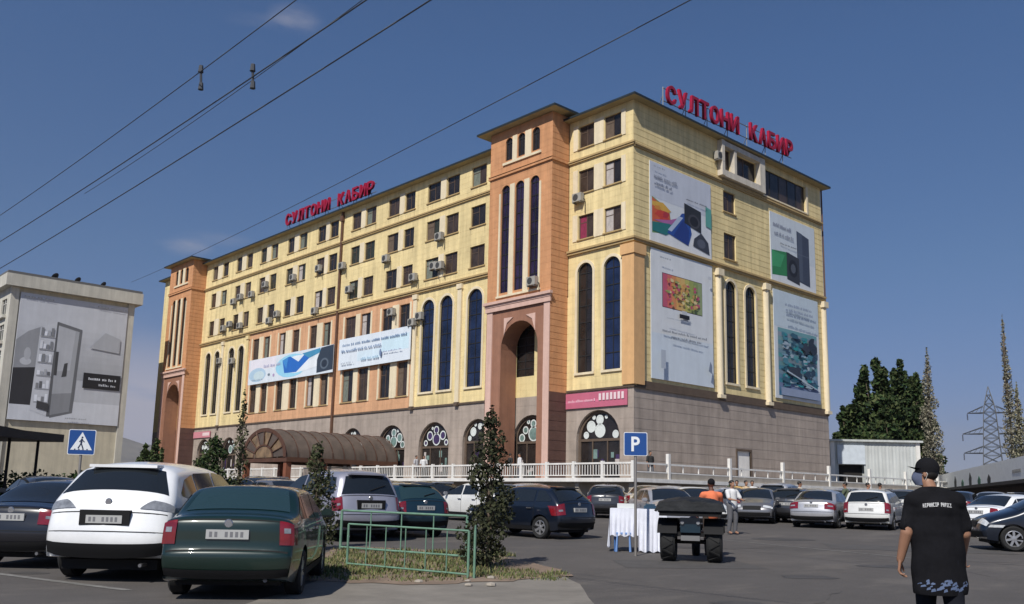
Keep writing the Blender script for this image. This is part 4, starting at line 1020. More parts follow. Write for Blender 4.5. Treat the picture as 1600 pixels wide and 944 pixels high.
# tufts of dry and green grass
GRS = mat('grass blades', attr=True, rough=0.9)
gm = MB(); rg = random.Random(12)
def tuft(f_, r_, n, h, spread):
    for _ in range(n):
        a = rg.random() * 2 * PI; d = spread * rg.random() ** 0.7
        ff, rr = f_ + d * math.cos(a), r_ + d * math.sin(a)
        p = fr(ff, rr); hh = h * (0.5 + rg.random()); la = rg.random() * 2 * PI; w = 0.012 + 0.01 * rg.random()
        c = rg.choice([(0.09, 0.12, 0.035), (0.12, 0.135, 0.045), (0.16, 0.15, 0.06), (0.06, 0.09, 0.025), (0.20, 0.175, 0.08)])
        gm.col = c
        lx, ly = math.cos(la), math.sin(la)
        t = (p.x + lx * hh * 0.5, p.y + ly * hh * 0.5, p.z + hh)
        gm.face([(p.x - ly * w, p.y + lx * w, p.z), (p.x + ly * w, p.y - lx * w, p.z), t])
for i in range(330):
    f_ = rg.uniform(15.2, 20.5); r_ = rg.uniform(-3.8, -0.4 + (f_ - 15) * 0.05)
    if rg.random() < (0.95 if f_ > 15.6 else 0.45): tuft(f_, r_, 26, 0.07, 0.26)
for i in range(70): tuft(rg.uniform(14.4, 15.6), rg.uniform(-3.2, -0.8), 14, 0.05, 0.2)
for i in range(60): tuft(rg.uniform(15.0, 16.6), rg.uniform(-0.8, 0.8), 18, 0.06, 0.22)
gm.build('grass', GRS, None, T(0, 0, 0), kind='stuff')
# little stones and litter on the apron
for i in range(5):
    f_, r_ = rg.uniform(13.4, 15.2), rg.uniform(-1.6, 1.4); p = fr(f_, r_); s_ = rg.uniform(0.04, 0.09)
    m = MB(); m.lathe([(0.001, 0), (s_, 0.01), (s_ * 0.9, s_ * 0.5), (0.001, s_ * 0.7)], 7)
    tag(m.build('stone', CON, None, T(p.x, p.y, p.z + 0.01, rg.random() * 6)), ['flat grey stone lying on the pale apron before the fence', 'rounded pebble on the pale apron, the one nearest the shrub', 'small angular stone on the apron close to the green car', 'little chip of concrete in the middle of the pale apron', 'small stone at the right side of the pale apron'][i], 'stone', 'loose stones on the apron')

# ================================================================ green pipe fences
GRN = mat('pale green fence paint', (0.13, 0.24, 0.17), 0.55, var=0.15, vscale=6)
def pipe_fence(pts, h, label, mid=True, nbars=5, r=0.017):
    p0 = fr(*pts[0]); f = thing('pipe_fence', T(p0.x, p0.y, p0.z), label, 'fence')
    for a, b in zip(pts[:-1], pts[1:]):
        A, B = fr(*a), fr(*b)
        for z_, nm in ((h, 'top_rail'), (0.07, 'bottom_rail')):
            m = MB(); m.cyl(A + Vector((0, 0, z_)), B + Vector((0, 0, z_)), r, n=8); m.build(nm, GRN, f, T(0, 0, 0), smooth=True, sharp=50)
        for i in range(nbars + 1):
            q = A.lerp(B, i / nbars)
            if i == 0 and a != pts[0]: continue
            big = i in (0, nbars)
            m = MB(); m.cyl(q + Vector((0, 0, 0 if big else 0.07)), q + Vector((0, 0, h)), r * (1.3 if big else 0.6), n=8); m.build('post' if big else 'bar', GRN, f, T(0, 0, 0), smooth=True, sharp=50)
    return f
pipe_fence([(16.6, -3.0), (15.05, -0.76)], 0.76, 'near green pipe fence with thin bars in front of the grass bed', nbars=6)
pipe_fence([(15.05, -0.66), (18.4, -0.80)], 0.76, 'short side run of green pipe fence next to the dark shrub', nbars=3)
pipe_fence([(20.4, -3.85), (18.6, -0.98)], 0.86, 'rear green pipe fence between the grass bed and the parked hatchback', nbars=4, r=0.024)

# ================================================================ foliage
LEAF = mat('leaves', attr=True, rough=0.85, spec=0.2)
BARK = mat('bark', (0.10, 0.075, 0.055), 0.9, var=0.3, vscale=5, bump=0.5)
def leaves(m, c, rx, ry, rz, n, size, cols, r, shell=0.45, up=0.2):
    for _ in range(n):
        while True:
            x, y, z = r.uniform(-1, 1), r.uniform(-1, 1), r.uniform(-1, 1); d = math.sqrt(x * x + y * y + z * z)
            if d <= 1 and d > shell * r.random() ** 0.5: break
        p = Vector((c[0] + x * rx, c[1] + y * ry, c[2] + z * rz))
        a = Vector((r.gauss(0, 1), r.gauss(0, 1), r.gauss(0, 1) + up)).normalized(); b = a.orthogonal().normalized(); q = a.cross(b)
        th = r.random() * PI; b2 = b * math.cos(th) + q * math.sin(th); q2 = a.cross(b2)
        s_ = size * (0.6 + 0.8 * r.random()); cc = r.choice(cols); k = 0.75 + 0.5 * r.random()
        m.col = (cc[0] * k, cc[1] * k, cc[2] * k)
        m.face([p - b2 * s_, p - q2 * s_ * 0.55, p + b2 * s_, p + q2 * s_ * 0.55])
def tree(name, base, h, clumps, cols, label, cat, group=None, seed=1, size=0.3, n=220, trunk_r=0.15, trunk_h=0.4):
    r = random.Random(seed)
    t = thing(name, T(base[0], base[1], base[2]), label, cat, group)
    tk = MB(); pts = [Vector((0.03 * h * math.sin(i * 1.3) * 0.3, 0.02 * h * math.cos(i * 2.1) * 0.3, h * trunk_h * i / 4)) for i in range(5)]
    for i in range(4): tk.cyl(pts[i], pts[i + 1], trunk_r * (1 - 0.15 * i), trunk_r * (1 - 0.15 * (i + 1)), 8)
    for c in clumps:
        tk.cyl(pts[2] if c[2] > h * 0.3 else pts[1], Vector(c[:3]), trunk_r * 0.4, trunk_r * 0.08, 5)
    tk.build('trunk', BARK, t, smooth=True)
    m = MB()
    for c in clumps: leaves(m, c[:3], c[3], c[3], c[4], int(n * (c[3] * c[3] * c[4]) ** 0.45 * c[5] if len(c) > 5 else n), size, cols, r)
    m.build('crown', LEAF, t)
    return t
DG = [(0.020, 0.040, 0.014), (0.032, 0.058, 0.018), (0.055, 0.078, 0.026), (0.018, 0.030, 0.012), (0.070, 0.085, 0.034)]
MG = [(0.045, 0.070, 0.022), (0.060, 0.085, 0.028), (0.032, 0.052, 0.018), (0.075, 0.095, 0.04)]
OG = [(0.050, 0.058, 0.026), (0.070, 0.075, 0.036), (0.035, 0.045, 0.020), (0.095, 0.085, 0.05)]
def cone_clumps(h, w, seed, n=9, base=0.1, power=0.8):
    r = random.Random(seed); out = []
    for i in range(n):
        t = i / (n - 1); rad = w * (1 - t ** 1.6) ** power * 0.5 + w * 0.07
        z = h * (base + (1 - base) * t) - (h * 0.06 if i == n - 1 else 0)
        for k in range(2 if rad > 0.12 * w else 1):
            a = r.random() * 6.28; o = rad * 0.35
            out.append((o * math.cos(a), o * math.sin(a), z, rad * 0.85, h / n * 0.75, 1.0))
    return out
def conifer(base, h, w, seed, label, group=None, cols=OG, n=420, size=0.05, name='conifer_shrub'):
    return tree(name, base, h, cone_clumps(h, w, seed), cols, label, 'shrub', group, seed, size, n, 0.05, 0.5)
conifer(fr(17.1, -0.50) , 2.95, 0.95, 3, 'tall dark conifer shrub at the right end of the green fence', cols=[(0.030, 0.034, 0.018), (0.042, 0.048, 0.022), (0.055, 0.056, 0.03), (0.026, 0.030, 0.016)], n=1150, size=0.042)
conifer(fr(20.5, -4.45), 2.4, 0.85, 5, 'slender green conifer shrub between the green saloon and the silver minivan', cols=OG, n=850, size=0.042)
conifer(fr(31, -10.3), 2.9, 1.5, 8, 'dark conifer shrub in front of the far left shop arches', cols=DG, n=900, size=0.06)
conifer(fr(33, -10.0), 4.6, 0.55, 9, 'thin pale conifer rising above the far left shop arches', cols=OG, n=420, size=0.06)
conifer(fr(44, 10.2), 1.6, 0.7, 10, 'little round bush standing by the short front balustrade', cols=DG, n=500, size=0.06)
# background wood right of the building
def crown_tree(base, h, w, seed, label, cols=DG, n=420, size=0.25, tiers=13):
    r = random.Random(seed); cl = []
    peaks = [(0, 0, 1.0)] + [(math.cos(a) * w * 0.24, math.sin(a) * w * 0.24, r.uniform(0.78, 0.93)) for a in (r.random() * 6, r.random() * 6 + 2)]
    for px_, py_, hf in peaks:
        for i in range(tiers):
            t = i / (tiers - 1); z = h * hf * (0.18 + 0.80 * t); rad = w * 0.50 * (0.35 + math.sin(PI * (0.22 + 0.70 * t))) / 1.35 * (1 - 0.45 * t * t)
            a = r.random() * 6.28; o = rad * 0.55
            cl.append((px_ + o * math.cos(a), py_ + o * math.sin(a), z, rad * r.uniform(0.55, 0.85), h * 0.060 * r.uniform(0.8, 1.3), 0.9))
    return tree('broadleaf_tree', base, h, cl, cols, label, 'tree', 'trees beyond the shed', seed, size, n, 0.25, 0.6)
def g0(px, fwd): 
    p = pix(px, 780, fwd=fwd); return (p.x, p.y, 0.74)
for i, (px, fwd, ytop, wpx, lab) in enumerate([(1322, 96, 640, 38, 'lowest dark green tree beside the short front of the building'), (1345, 98, 618, 56, 'second dark green tree from the left above the white shed'), (1377, 96, 566, 70, 'tallest dark green tree above the white shed'),
        (1412, 100, 568, 56, 'broad dark tree just right of the tallest one'), (1436, 97, 592, 58, 'rightmost dark green tree over the end of the shed'), (1395, 92, 640, 90, 'low front tree filling the middle of the wood')]):
    h = (785 - ytop) / FPX * fwd * 1.02 + 0.5; w = wpx / FPX * fwd * 1.15
    crown_tree(g0(px, fwd), h, w, 20 + i, lab)
def poplar(px, fwd, ytop, wpx, seed, lab, dens=1.0, cols=None):
    h = (788 - ytop) / FPX * fwd * 1.02 + 0.5; w = wpx / FPX * fwd
    r = random.Random(seed); cl = []
    for i in range(20):
        t = i / 19; rad = w * 0.5 * (min(1, 0.45 + 2.2 * t) * (1 - t ** 1.5) ** 0.8 + 0.05)
        cl.append((r.uniform(-.25, .25) * rad, r.uniform(-.25, .25) * rad, h * (0.10 + 0.88 * t), rad * 0.9, h * 0.045, dens))
    return tree('poplar_tree', g0(px, fwd), h, cl, cols or [(0.19, 0.18, 0.13), (0.23, 0.21, 0.16), (0.14, 0.14, 0.10), (0.27, 0.25, 0.19)], lab, 'tree', None, seed, 0.11, 420, 0.16, 0.9)
poplar(1461, 90, 548, 40, 41, 'slim olive poplar standing right of the dark wood')
poplar(1586, 92, 492, 26, 42, 'tall thin poplar near the right edge, pointed tip')
poplar(1601, 88, 600, 30, 43, 'shorter pale poplar at the very right edge', cols=[(0.22, 0.21, 0.14), (0.27, 0.25, 0.18), (0.17, 0.17, 0.11)])
for i, (px, fwd, yt, wp) in enumerate([(222, 104, 692, 34), (240, 100, 684, 22)]):
    h = (760 - yt) / FPX * fwd + 0.5
    crown_tree(g0(px, fwd), h, wp / FPX * fwd, 60 + i, ['left round green tree between the office block and the trade centre', 'right green tree touching the far left tower'][i], MG, 250, 0.3, 7)
# hedge and dark strip behind the left cars
hd = MB(); rr_ = random.Random(4)
A, B = fr(30, -19.5), fr(40, -16.2)
for i in range(26):
    p = A.lerp(B, i / 25); leaves(hd, (p.x + rr_.uniform(-.3, .3), p.y, p.z + 0.7 + rr_.uniform(0, .25)), 0.7, 0.7, 0.75, 260, 0.09, DG, rr_)
tag(hd.build('hedge', LEAF, None, T(0, 0, 0)), 'dark clipped hedge running behind the parked cars on the far left', 'hedge')

# ================================================================ mountains
MT = mat('dry mountain slope', (0.16, 0.14, 0.11), 0.95, var=0.2, vscale=0.002, var2=0.2, v2scale=0.01)
mtm = MB(); rm = random.Random(2); P = [[], [], []]
for i in range(80):
    t = i / 79; a = math.radians(-60 + 125 * t); r_ = 6800
    f_, rr = r_ * math.cos(a), r_ * math.sin(a)
    env = 330 * math.exp(-((math.degrees(a) + 24) / 16) ** 2) + 60
    hgt = env * (0.75 + 0.18 * math.sin(i * 0.9) + 0.12 * math.sin(i * 2.3 + 1) + 0.05 * rm.random())
    for k, (s_, z_) in enumerate(((0.82, -5), (0.93, hgt * 0.55), (1.0, hgt))):
        p = FH * f_ * s_ + RT * rr * s_; P[k].append((p.x + rm.uniform(-40, 40), p.y + rm.uniform(-40, 40), z_))
mtm.grid(P); mtm.build('hills', MT, None, T(0, 0, 0), smooth=True, kind='structure')
# ================================================================ vehicles
def chaikin(p, n=2):
    for _ in range(n):
        q = [p[0]]
        for a, b in zip(p[:-1], p[1:]):
            q.append((a[0] * .75 + b[0] * .25, a[1] * .75 + b[1] * .25)); q.append((a[0] * .25 + b[0] * .75, a[1] * .25 + b[1] * .75))
        q.append(p[-1]); p = q
    return p
def interp(pts, x):
    if x <= pts[0][0]: return pts[0][1]
    for a, b in zip(pts[:-1], pts[1:]):
        if x <= b[0]: return a[1] + (b[1] - a[1]) * (x - a[0]) / max(1e-9, b[0] - a[0])
    return pts[-1][1]
GLC = mat('tinted car glass', (0.012, 0.015, 0.018), 0.06, spec=0.6, coat=0.3)
GLT = mat('teal tinted car glass', (0.018, 0.04, 0.048), 0.08, spec=0.6)
TYR = mat('tyre rubber', (0.012, 0.012, 0.012), 0.85, var=0.2, vscale=8)
RIM = mat('alloy rim', (0.42, 0.42, 0.43), 0.35, metal=0.7)
RIMD = mat('dull steel rim', (0.16, 0.16, 0.17), 0.5, metal=0.5)
TLR = mat('red tail lamp', (0.17, 0.006, 0.010), 0.15, spec=0.7, coat=0.6, var=0.3, vscale=6)
TLG = mat('smoked clear lamp', (0.20, 0.21, 0.23), 0.12, spec=0.8, coat=0.6, var=0.5, vscale=7)
HLG = mat('headlamp lens', (0.50, 0.52, 0.54), 0.1, spec=0.8, coat=0.6, var=0.3, vscale=8)
PLT = mat('number plate', (0.40, 0.40, 0.39), 0.5)
TRM = mat('black plastic trim', (0.009, 0.009, 0.010), 0.75, spec=0.25)
CHR = mat('chrome strip', (0.55, 0.55, 0.56), 0.2, metal=0.9)
SEAM = mat('panel gap', (0.008, 0.008, 0.008), 0.9)
def paint(name, col, metal=0.0, rough=0.28): return mat('car paint ' + name, col, rough, metal=metal, coat=0.85, var=0.08, vscale=1.6, var2=0.10, v2scale=0.6, bump=0.02, bscale=3)
class Body:
    def __init__(s, L_, Wd, prof, zb, tan, r=0.10, crown=0.05, zlo=0.24, plan=0.10):
        s.L = L_; s.W = Wd; s.P = chaikin(prof, 2); s.zb = zb; s.tan = tan; s.r = r; s.cr = crown; s.zlo = zlo; s.pl = plan
        n = len(s.P); s.N = []
        for i in range(n):
            a = s.P[max(0, i - 1)]; b = s.P[min(n - 1, i + 1)]; d = Vector((b[0] - a[0], b[1] - a[1]))
            if d.length < 1e-6: d = Vector((1, 0))
            d.normalize(); s.N.append((-d.y, d.x))      # outward (up / back / front)
    def w(s, x, z):
        q = abs(x) / (s.L / 2); p = 1 - s.pl * q ** 5
        if z < 0.55: v = 1 - 0.07 * ((0.55 - z) / 0.35) ** 2
        elif z < s.zb: v = 1 - 0.025 * ((z - 0.55) / (s.zb - 0.55)) ** 3
        else: v = 0.975 - (z - s.zb) * s.tan / (s.W / 2)
        return s.W / 2 * p * v
    def delta(s, a):
        a = min(1, abs(a)); return s.cr * a * a + s.r * (1 - math.sqrt(max(0, 1 - a ** 6)))
    def top(s, i, a, off=0.0):
        x, z = s.P[i]; nx, nz = s.N[i]; d = s.delta(a) - off
        xe, ze = x - nx * s.delta(1), z - nz * s.delta(1)
        we = s.w(xe, ze)
        return Vector((a * (we + (off if abs(a) > 0.98 else 0)), x - nx * d, z - nz * d))
    def edge(s, i):
        x, z = s.P[i]; nx, nz = s.N[i]; D = s.delta(1); return x - nx * D, z - nz * D
    def bot(s, x):
        q = max(0, (abs(x) - s.L * 0.36) / (s.L * 0.14)); return s.zlo + 0.10 * min(1, q) ** 2
    def mesh(s):
        A = [math.sin(PI / 2 * k / 8) for k in range(-8, 9)]; ns = 9; P = []
        for i in range(len(s.P)):
            xe, ze = s.edge(i); zb = min(s.bot(xe), ze - 0.02); row = []
            for k in range(ns, 0, -1):
                z = ze + (zb - ze) * k / ns; row.append((-s.w(xe, z), xe, z))
            for a in A: row.append(tuple(s.top(i, a)))
            for k in range(1, ns + 1):
                z = ze + (zb - ze) * k / ns; row.append((s.w(xe, z), xe, z))
            P.append(row)
        m = MB(); m.grid(P, closed=True); m.face(list(reversed(P[0]))); m.face(P[-1])
        return m
    def idx(s, x=None, z=None, rear=True):
        best = None
        rng = range(len(s.P)) if rear else range(len(s.P) - 1, -1, -1)
        for i in rng:
            v = s.P[i][1] if z is not None else s.P[i][0]
            if z is not None and v >= z: return i
            if x is not None and ((rear and v >= x) or (not rear and v <= x)): return i
        return len(s.P) - 1
    def toppatch(s, m, i0, i1, a0, a1, off=0.008, n=10, shape=None):
        P = []
        st = 1 if i1 > i0 else -1
        for i in range(i0, i1 + st, st):
            t = (i - i0) / max(1, (i1 - i0)); row = []
            b0, b1 = (a0, a1) if shape is None else shape(t)
            for k in range(n + 1): row.append(s.top(i, b0 + (b1 - b0) * k / n, off))
            P.append(row)
        m.grid(P); return m
    def sidepatch(s, m, x0, x1, zl, zh, sgn, off=0.008, n=8, nz=4):
        P = []
        for i in range(n + 1):
            x = x0 + (x1 - x0) * i / n; a, b = zl(x), zh(x)
            P.append([(sgn * (s.w(x, a + (b - a) * k / nz) + off), x, a + (b - a) * k / nz) for k in range(nz + 1)])
        m.grid(P); return m
def wheel_meshes(R_, w, spokes, rimr):
    t = MB(); M = Matrix.Rotation(PI / 2, 4, 'Y')
    t.lathe([(rimr, -w / 2 + 0.02), (R_ - 0.03, -w / 2), (R_, -w / 2 + 0.03), (R_, w / 2 - 0.03), (R_ - 0.03, w / 2), (rimr, w / 2 - 0.02)], 28, M)
    r = MB(); r.lathe([(rimr, w / 2 - 0.025), (rimr - 0.02, w / 2 - 0.02), (rimr - 0.03, w / 2 - 0.10)], 24, M)
    for k in range(spokes):
        a = 2 * PI * k / spokes
        d = Matrix.Rotation(a, 4, 'X') @ Matrix.Translation((w / 2 - 0.035, 0, rimr * 0.5))
        r.mbox(d, 0.03, 2 * PI * rimr * 0.30 / spokes, rimr * 1.0)
    r.lathe([(0.001, w / 2 - 0.01), (0.06, w / 2 - 0.015), (0.065, w / 2 - 0.05)], 12, M)
    h = MB(); h.lathe([(0.001, w / 2 - 0.09), (rimr - 0.015, w / 2 - 0.09)], 20, M)
    return t.mesh('wheel', True, sharp=35), r.mesh('rim'), h.mesh('hub')
_wm = {}
def boolean_cut(me, cyls):
    cut = MB()
    for p0, p1, r in cyls: cut.cyl(p0, p1, r, n=28)
    a = bpy.data.objects.new('a', me); b = bpy.data.objects.new('b', cut.mesh('cut'))
    COL.objects.link(a); COL.objects.link(b)
    md = a.modifiers.new('b', 'BOOLEAN'); md.object = b; md.operation = 'DIFFERENCE'; md.solver = 'EXACT'
    dg = bpy.context.evaluated_depsgraph_get()
    out = bpy.data.meshes.new_from_object(a.evaluated_get(dg))
    bpy.data.objects.remove(a); bpy.data.objects.remove(b)
    return out
def car(name, label, w, spec, pt, glass=None, rim=None, group=None, cat='car'):
    B = spec['B']; t = thing(name, w, label, cat, group); glass = glass or GLC
    key = spec['name']
    if 'mesh' not in spec:
        me = B.mesh().mesh('body', merge=True)
        R_ = spec['wr'] + 0.055; xs = spec['axles']; W2 = B.W / 2
        cyl = []
        for x in xs:
            for s_ in (-1, 1): cyl.append(((s_ * (W2 - 0.30), x, spec['wr']), (s_ * (W2 + 0.15), x, spec['wr']), R_))
        me2 = boolean_cut(me, cyl)
        if len(me2.polygons) < 200: me2 = me
        for p in me2.polygons: p.use_smooth = True
        me2.set_sharp_from_angle(angle=math.radians(32)); me2.name = 'body'
        me2.materials.clear(); me2.materials.append(None)
        spec['mesh'] = me2
    o = bpy.data.objects.new('body', spec['mesh']); COL.objects.link(o); setw(o, w, t)
    o.material_slots[0].link = 'OBJECT'; o.material_slots[0].material = pt
    def part(nm, m, mt, parent=t, sm=True): return m.build(nm, mt, parent, w, smooth=sm, sharp=30 if sm else None)
    # glass
    r0, r1 = spec['rearglass']; i0, i1 = B.idx(z=r0), B.idx(z=r1)
    if i1 <= i0: i1 = i0 + 2
    wt = spec.get('rgw', (0.86, 0.80))
    rg_ = part('rear_window', B.toppatch(MB(), i0, i1, 0, 0, shape=lambda q: (-wt[0] + (wt[0] - wt[1]) * q, wt[0] - (wt[0] - wt[1]) * q)), glass)
    j0 = B.idx(z=spec['wind'][0], rear=False); j1 = B.idx(z=spec['wind'][1], rear=False)
    def idxf(z):
        for i in range(len(B.P) - 1, -1, -1):
            if B.P[i][1] >= z: return i
        return 0
    j0, j1 = idxf(spec['wind'][0]), idxf(spec['wind'][1])
    part('windscreen', B.toppatch(MB(), j1, j0, 0, 0, shape=lambda q: (-0.80 - 0.08 * q, 0.80 + 0.08 * q)), glass)
    zl = lambda x: interp(spec['dlo_lo'], x); zh = lambda x: interp(spec['dlo_hi'], x)
    for s_ in (-1, 1):
        for a, b in spec['glassx']:
            part('side_window', B.sidepatch(MB(), a, b, zl, zh, s_, 0.006, 12, 5), glass)
    # panel gaps
    for s_ in (-1, 1):
        for x in spec['doors']:
            part('door_gap', B.sidepatch(MB(), x - 0.006, x + 0.006, lambda q: 0.30, lambda q: zl(q) - 0.02, s_, 0.003, 1, 10), SEAM, sm=False)
        for x in spec.get('handles', []):
            m = MB(); yy = B.w(x, B.zb - 0.12); m.box(s_ * (yy + 0.005) if s_ > 0 else -(yy + 0.04), s_ * (yy + 0.04) if s_ > 0 else -(yy + 0.005), x - 0.09, x + 0.09, B.zb - 0.135, B.zb - 0.105)
            part('door_handle', m, pt if spec.get('hbody') else CHR, sm=False)
        part('sill_trim', B.sidepatch(MB(), -B.L * 0.30, B.L * 0.30, lambda q: 0.235, lambda q: 0.33, s_, 0.012, 10, 2), TRM)
        mx = spec.get('mirror', 0.75); yy = B.w(mx, B.zb + 0.08)
        m = MB(); m.mbox(Matrix.Translation((s_ * (yy + 0.13), mx, B.zb + 0.07)), 0.19, 0.10, 0.13); mm = m.mesh('mirror')
        bm_ = bmesh.new(); bm_.from_mesh(mm); bmesh.ops.bevel(bm_, geom=bm_.edges[:], offset=0.03, segments=2, affect='EDGES'); bm_.to_mesh(mm); bm_.free()
        mobj('mirror', mm, pt if spec.get('mirbody', True) else TRM, t, w)
    # lower bumpers
    ib = B.idx(z=spec['bump'][0]); 
    part('bumper_trim', B.toppatch(MB(), 0, max(1, ib), -0.97, 0.97, 0.012, 12), TRM if spec.get('btrim', True) else pt)
    ifr = len(B.P) - 1; jf = idxf(spec['bump'][1])
    part('front_trim', B.toppatch(MB(), jf, ifr, -0.9, 0.9, 0.010, 12), TRM)
    # tail lamps: wrap from the tail onto the side
    for s_ in (-1, 1):
        for lamp in spec['tail']:
            z0, z1, a0, x_ext, mt = lamp[:5]; sl_ = lamp[5] if len(lamp) > 5 else 0.0
            k0, k1 = B.idx(z=z0), B.idx(z=z1); k1 = max(k1, k0 + 1)
            m = MB(); P = []
            for i in range(k0, k1 + 1):
                q = (i - k0) / (k1 - k0)
                b0 = a0 + sl_ * (1 - q) if sl_ > 0 else a0 - sl_ * q
                P.append([B.top(i, s_ * (b0 + (1 - b0) * k / 6), 0.014) for k in range(7)])
            m.grid(P)
            if x_ext > 0:
                xe, ze = B.edge((k0 + k1) // 2)
                xa = min(B.edge(i)[0] for i in range(k0, k1 + 1))
                Q = []
                for i in range(k0, k1 + 1):
                    x_, z_ = B.edge(i); Q.append([(s_ * (B.w(x_ + x_ext * k / 5, z_) + 0.014), x_ + x_ext * k / 5 * (0.6 + 0.4 * (i - k0) / (k1 - k0)), z_) for k in range(6)])
                m.grid(Q)
            tl_ = part('tail_lamp', m, mt)
            if k1 - k0 >= 2 and mt is TLR:
                kk = k0 + max(1, (k1 - k0) // 3); m = MB(); bq = a0 + 0.35 * (1 - a0) + (sl_ if sl_ > 0 else 0) * 0.5
                m.grid([[B.top(i, s_ * (bq + (0.97 - bq) * k / 4), 0.018) for k in range(5)] for i in (kk, min(kk + 1, k1))])
                part('lamp_band', m, TLG if mt is TLR else TLR, tl_)
        z0, z1, a0, x_ext = spec['head']
        k1, k0 = idxf(z0), idxf(z1)
        if k0 == k1: k0 = k1 - 1
        m = MB(); m.grid([[B.top(i, s_ * (a0 + (0.99 - a0) * k / 6), 0.014) for k in range(7)] for i in range(k0, k1 + 1)])
        Q = []
        for i in range(k0, k1 + 1):
            x_, z_ = B.edge(i); Q.append([(s_ * (B.w(x_ - x_ext * k / 5, z_) + 0.012), x_ - x_ext * k / 5, z_) for k in range(6)])
        m.grid(Q); part('headlamp', m, HLG)
    m = MB(); k0, k1 = idxf(spec['grille'][1]), idxf(spec['grille'][0]); k1 = max(k1, k0 + 1); part('grille', B.toppatch(m, k0, k1, -0.45, 0.45, 0.012, 8), TRM)
    # plate, seams, emblem
    zp = spec['plate']; ip = B.idx(z=zp); xp = min(B.P[ip][0], B.P[max(0, ip - 1)][0], B.P[min(len(B.P) - 1, ip + 1)][0])
    if spec.get('recess'):
        m = MB(); m.box(-0.36, 0.36, xp - 0.010, xp + 0.1, zp - 0.085, zp + 0.13); part('plate_recess', m, TRM, sm=False)
    m = MB(); m.box(-0.26, 0.26, xp - 0.022, xp + 0.1, zp - 0.057, zp + 0.057)
    pl = part('number_plate', m, PLT, sm=False)
    m = MB(); m.col = None
    rr_ = random.Random(len(label))
    for k in range(7):
        if k == 2: continue
        m.box(-0.22 + k * 0.063, -0.22 + k * 0.063 + 0.035, xp - 0.0245, xp - 0.022, zp - 0.032, zp + 0.032)
    m.build('plate_marks', mat('faded plate marks', (0.16, 0.16, 0.17), 0.6), pl, w, kind='stuff')
    for zq in spec['gaps']:
        i = B.idx(z=zq); i = min(max(i, 1), len(B.P) - 2)
        P = []
        for s2 in (0, 1):
            zz = zq + (s2 - 0.5) * 0.014; a_, b_ = B.P[i - 1], B.P[i]; tt = (zz - a_[1]) / max(1e-6, b_[1] - a_[1])
            row = []
            for k in range(15):
                a = -0.94 + 1.88 * k / 14; row.append(B.top(i - 1, a, 0.004).lerp(B.top(i, a, 0.004), tt))
            P.append(row)
        m = MB(); m.grid(P); part('boot_gap', m, SEAM, sm=False)
    ie = B.idx(z=spec['emblem']); xq, zq = B.P[ie]
    m = MB(); m.lathe([(0.001, 0.012), (0.045, 0.012), (0.055, 0.0)], 14, Matrix.Translation((0, xq - 0.002, zq)) @ Matrix.Rotation(PI / 2, 4, 'X')); part('emblem', m, CHR)
    if spec.get('wiper'):
        iw = B.idx(z=r0 + 0.05); p = B.top(iw, 0.0, 0.03); q = B.top(min(iw + 2, len(B.P) - 1), 0.55, 0.03)
        m = MB(); m.cyl(p, q, 0.012, n=5); part('wiper', m, TRM)
    if spec.get('spoiler'):
        isp = B.idx(z=r1 + 0.03); m = MB(); 
        p = B.top(isp, 0.0); m.box(-B.w(p.y, p.z) * 0.74, B.w(p.y, p.z) * 0.74, p.y - 0.13, p.y + 0.12, p.z - 0.03, p.z + 0.012); part('roof_spoiler', m, pt, sm=False)
    if spec.get('rails'):
        for s_ in (-1, 1):
            i_a, i_b = B.idx(x=spec['rails'][0]), B.idx(x=spec['rails'][1]); pts = [B.top(i, s_ * 0.84, 0.05) for i in range(i_a, i_b + 1)]
            m = MB(); m.tube([pts[0] + Vector((0, -0.02, -0.07))] + pts + [pts[-1] + Vector((0, 0.02, -0.07))], 0.018, 6); part('roof_rail', m, RIMD)
    # exhaust
    m = MB(); m.cyl((B.W * 0.28, -B.L / 2 + 0.12, 0.26), (B.W * 0.28, -B.L / 2 + 0.35, 0.26), 0.026, n=10); part('exhaust', m, RIMD)
    # underbody slab
    m = MB(); m.box(-B.W * 0.37, B.W * 0.37, -B.L * 0.43, B.L * 0.43, 0.18, 0.32); part('underbody', m, TRM, sm=False)
    # wheels
    wk = (spec['wr'], spec.get('spokes', 7)); 
    if wk not in _wm: _wm[wk] = wheel_meshes(spec['wr'], 0.215, spec.get('spokes', 7), spec['wr'] * 0.66)
    for x in spec['axles']:
        for s_ in (-1, 1):
            ww = w @ Matrix.Translation((s_ * (B.W / 2 - 0.115), x, spec['wr'])) @ (Matrix.Identity(4) if s_ > 0 else Matrix.Rotation(PI, 4, 'Z'))
            q = mobj('wheel', _wm[wk][0], TYR, t, ww)
            e = bpy.data.objects.new('rim', _wm[wk][1]); COL.objects.link(e); setw(e, ww, q)
            if not _wm[wk][1].materials: _wm[wk][1].materials.append(None)
            e.material_slots[0].link = 'OBJECT'; e.material_slots[0].material = rim or RIM
            mobj('hub', _wm[wk][2], TRM, q, ww)
    return t
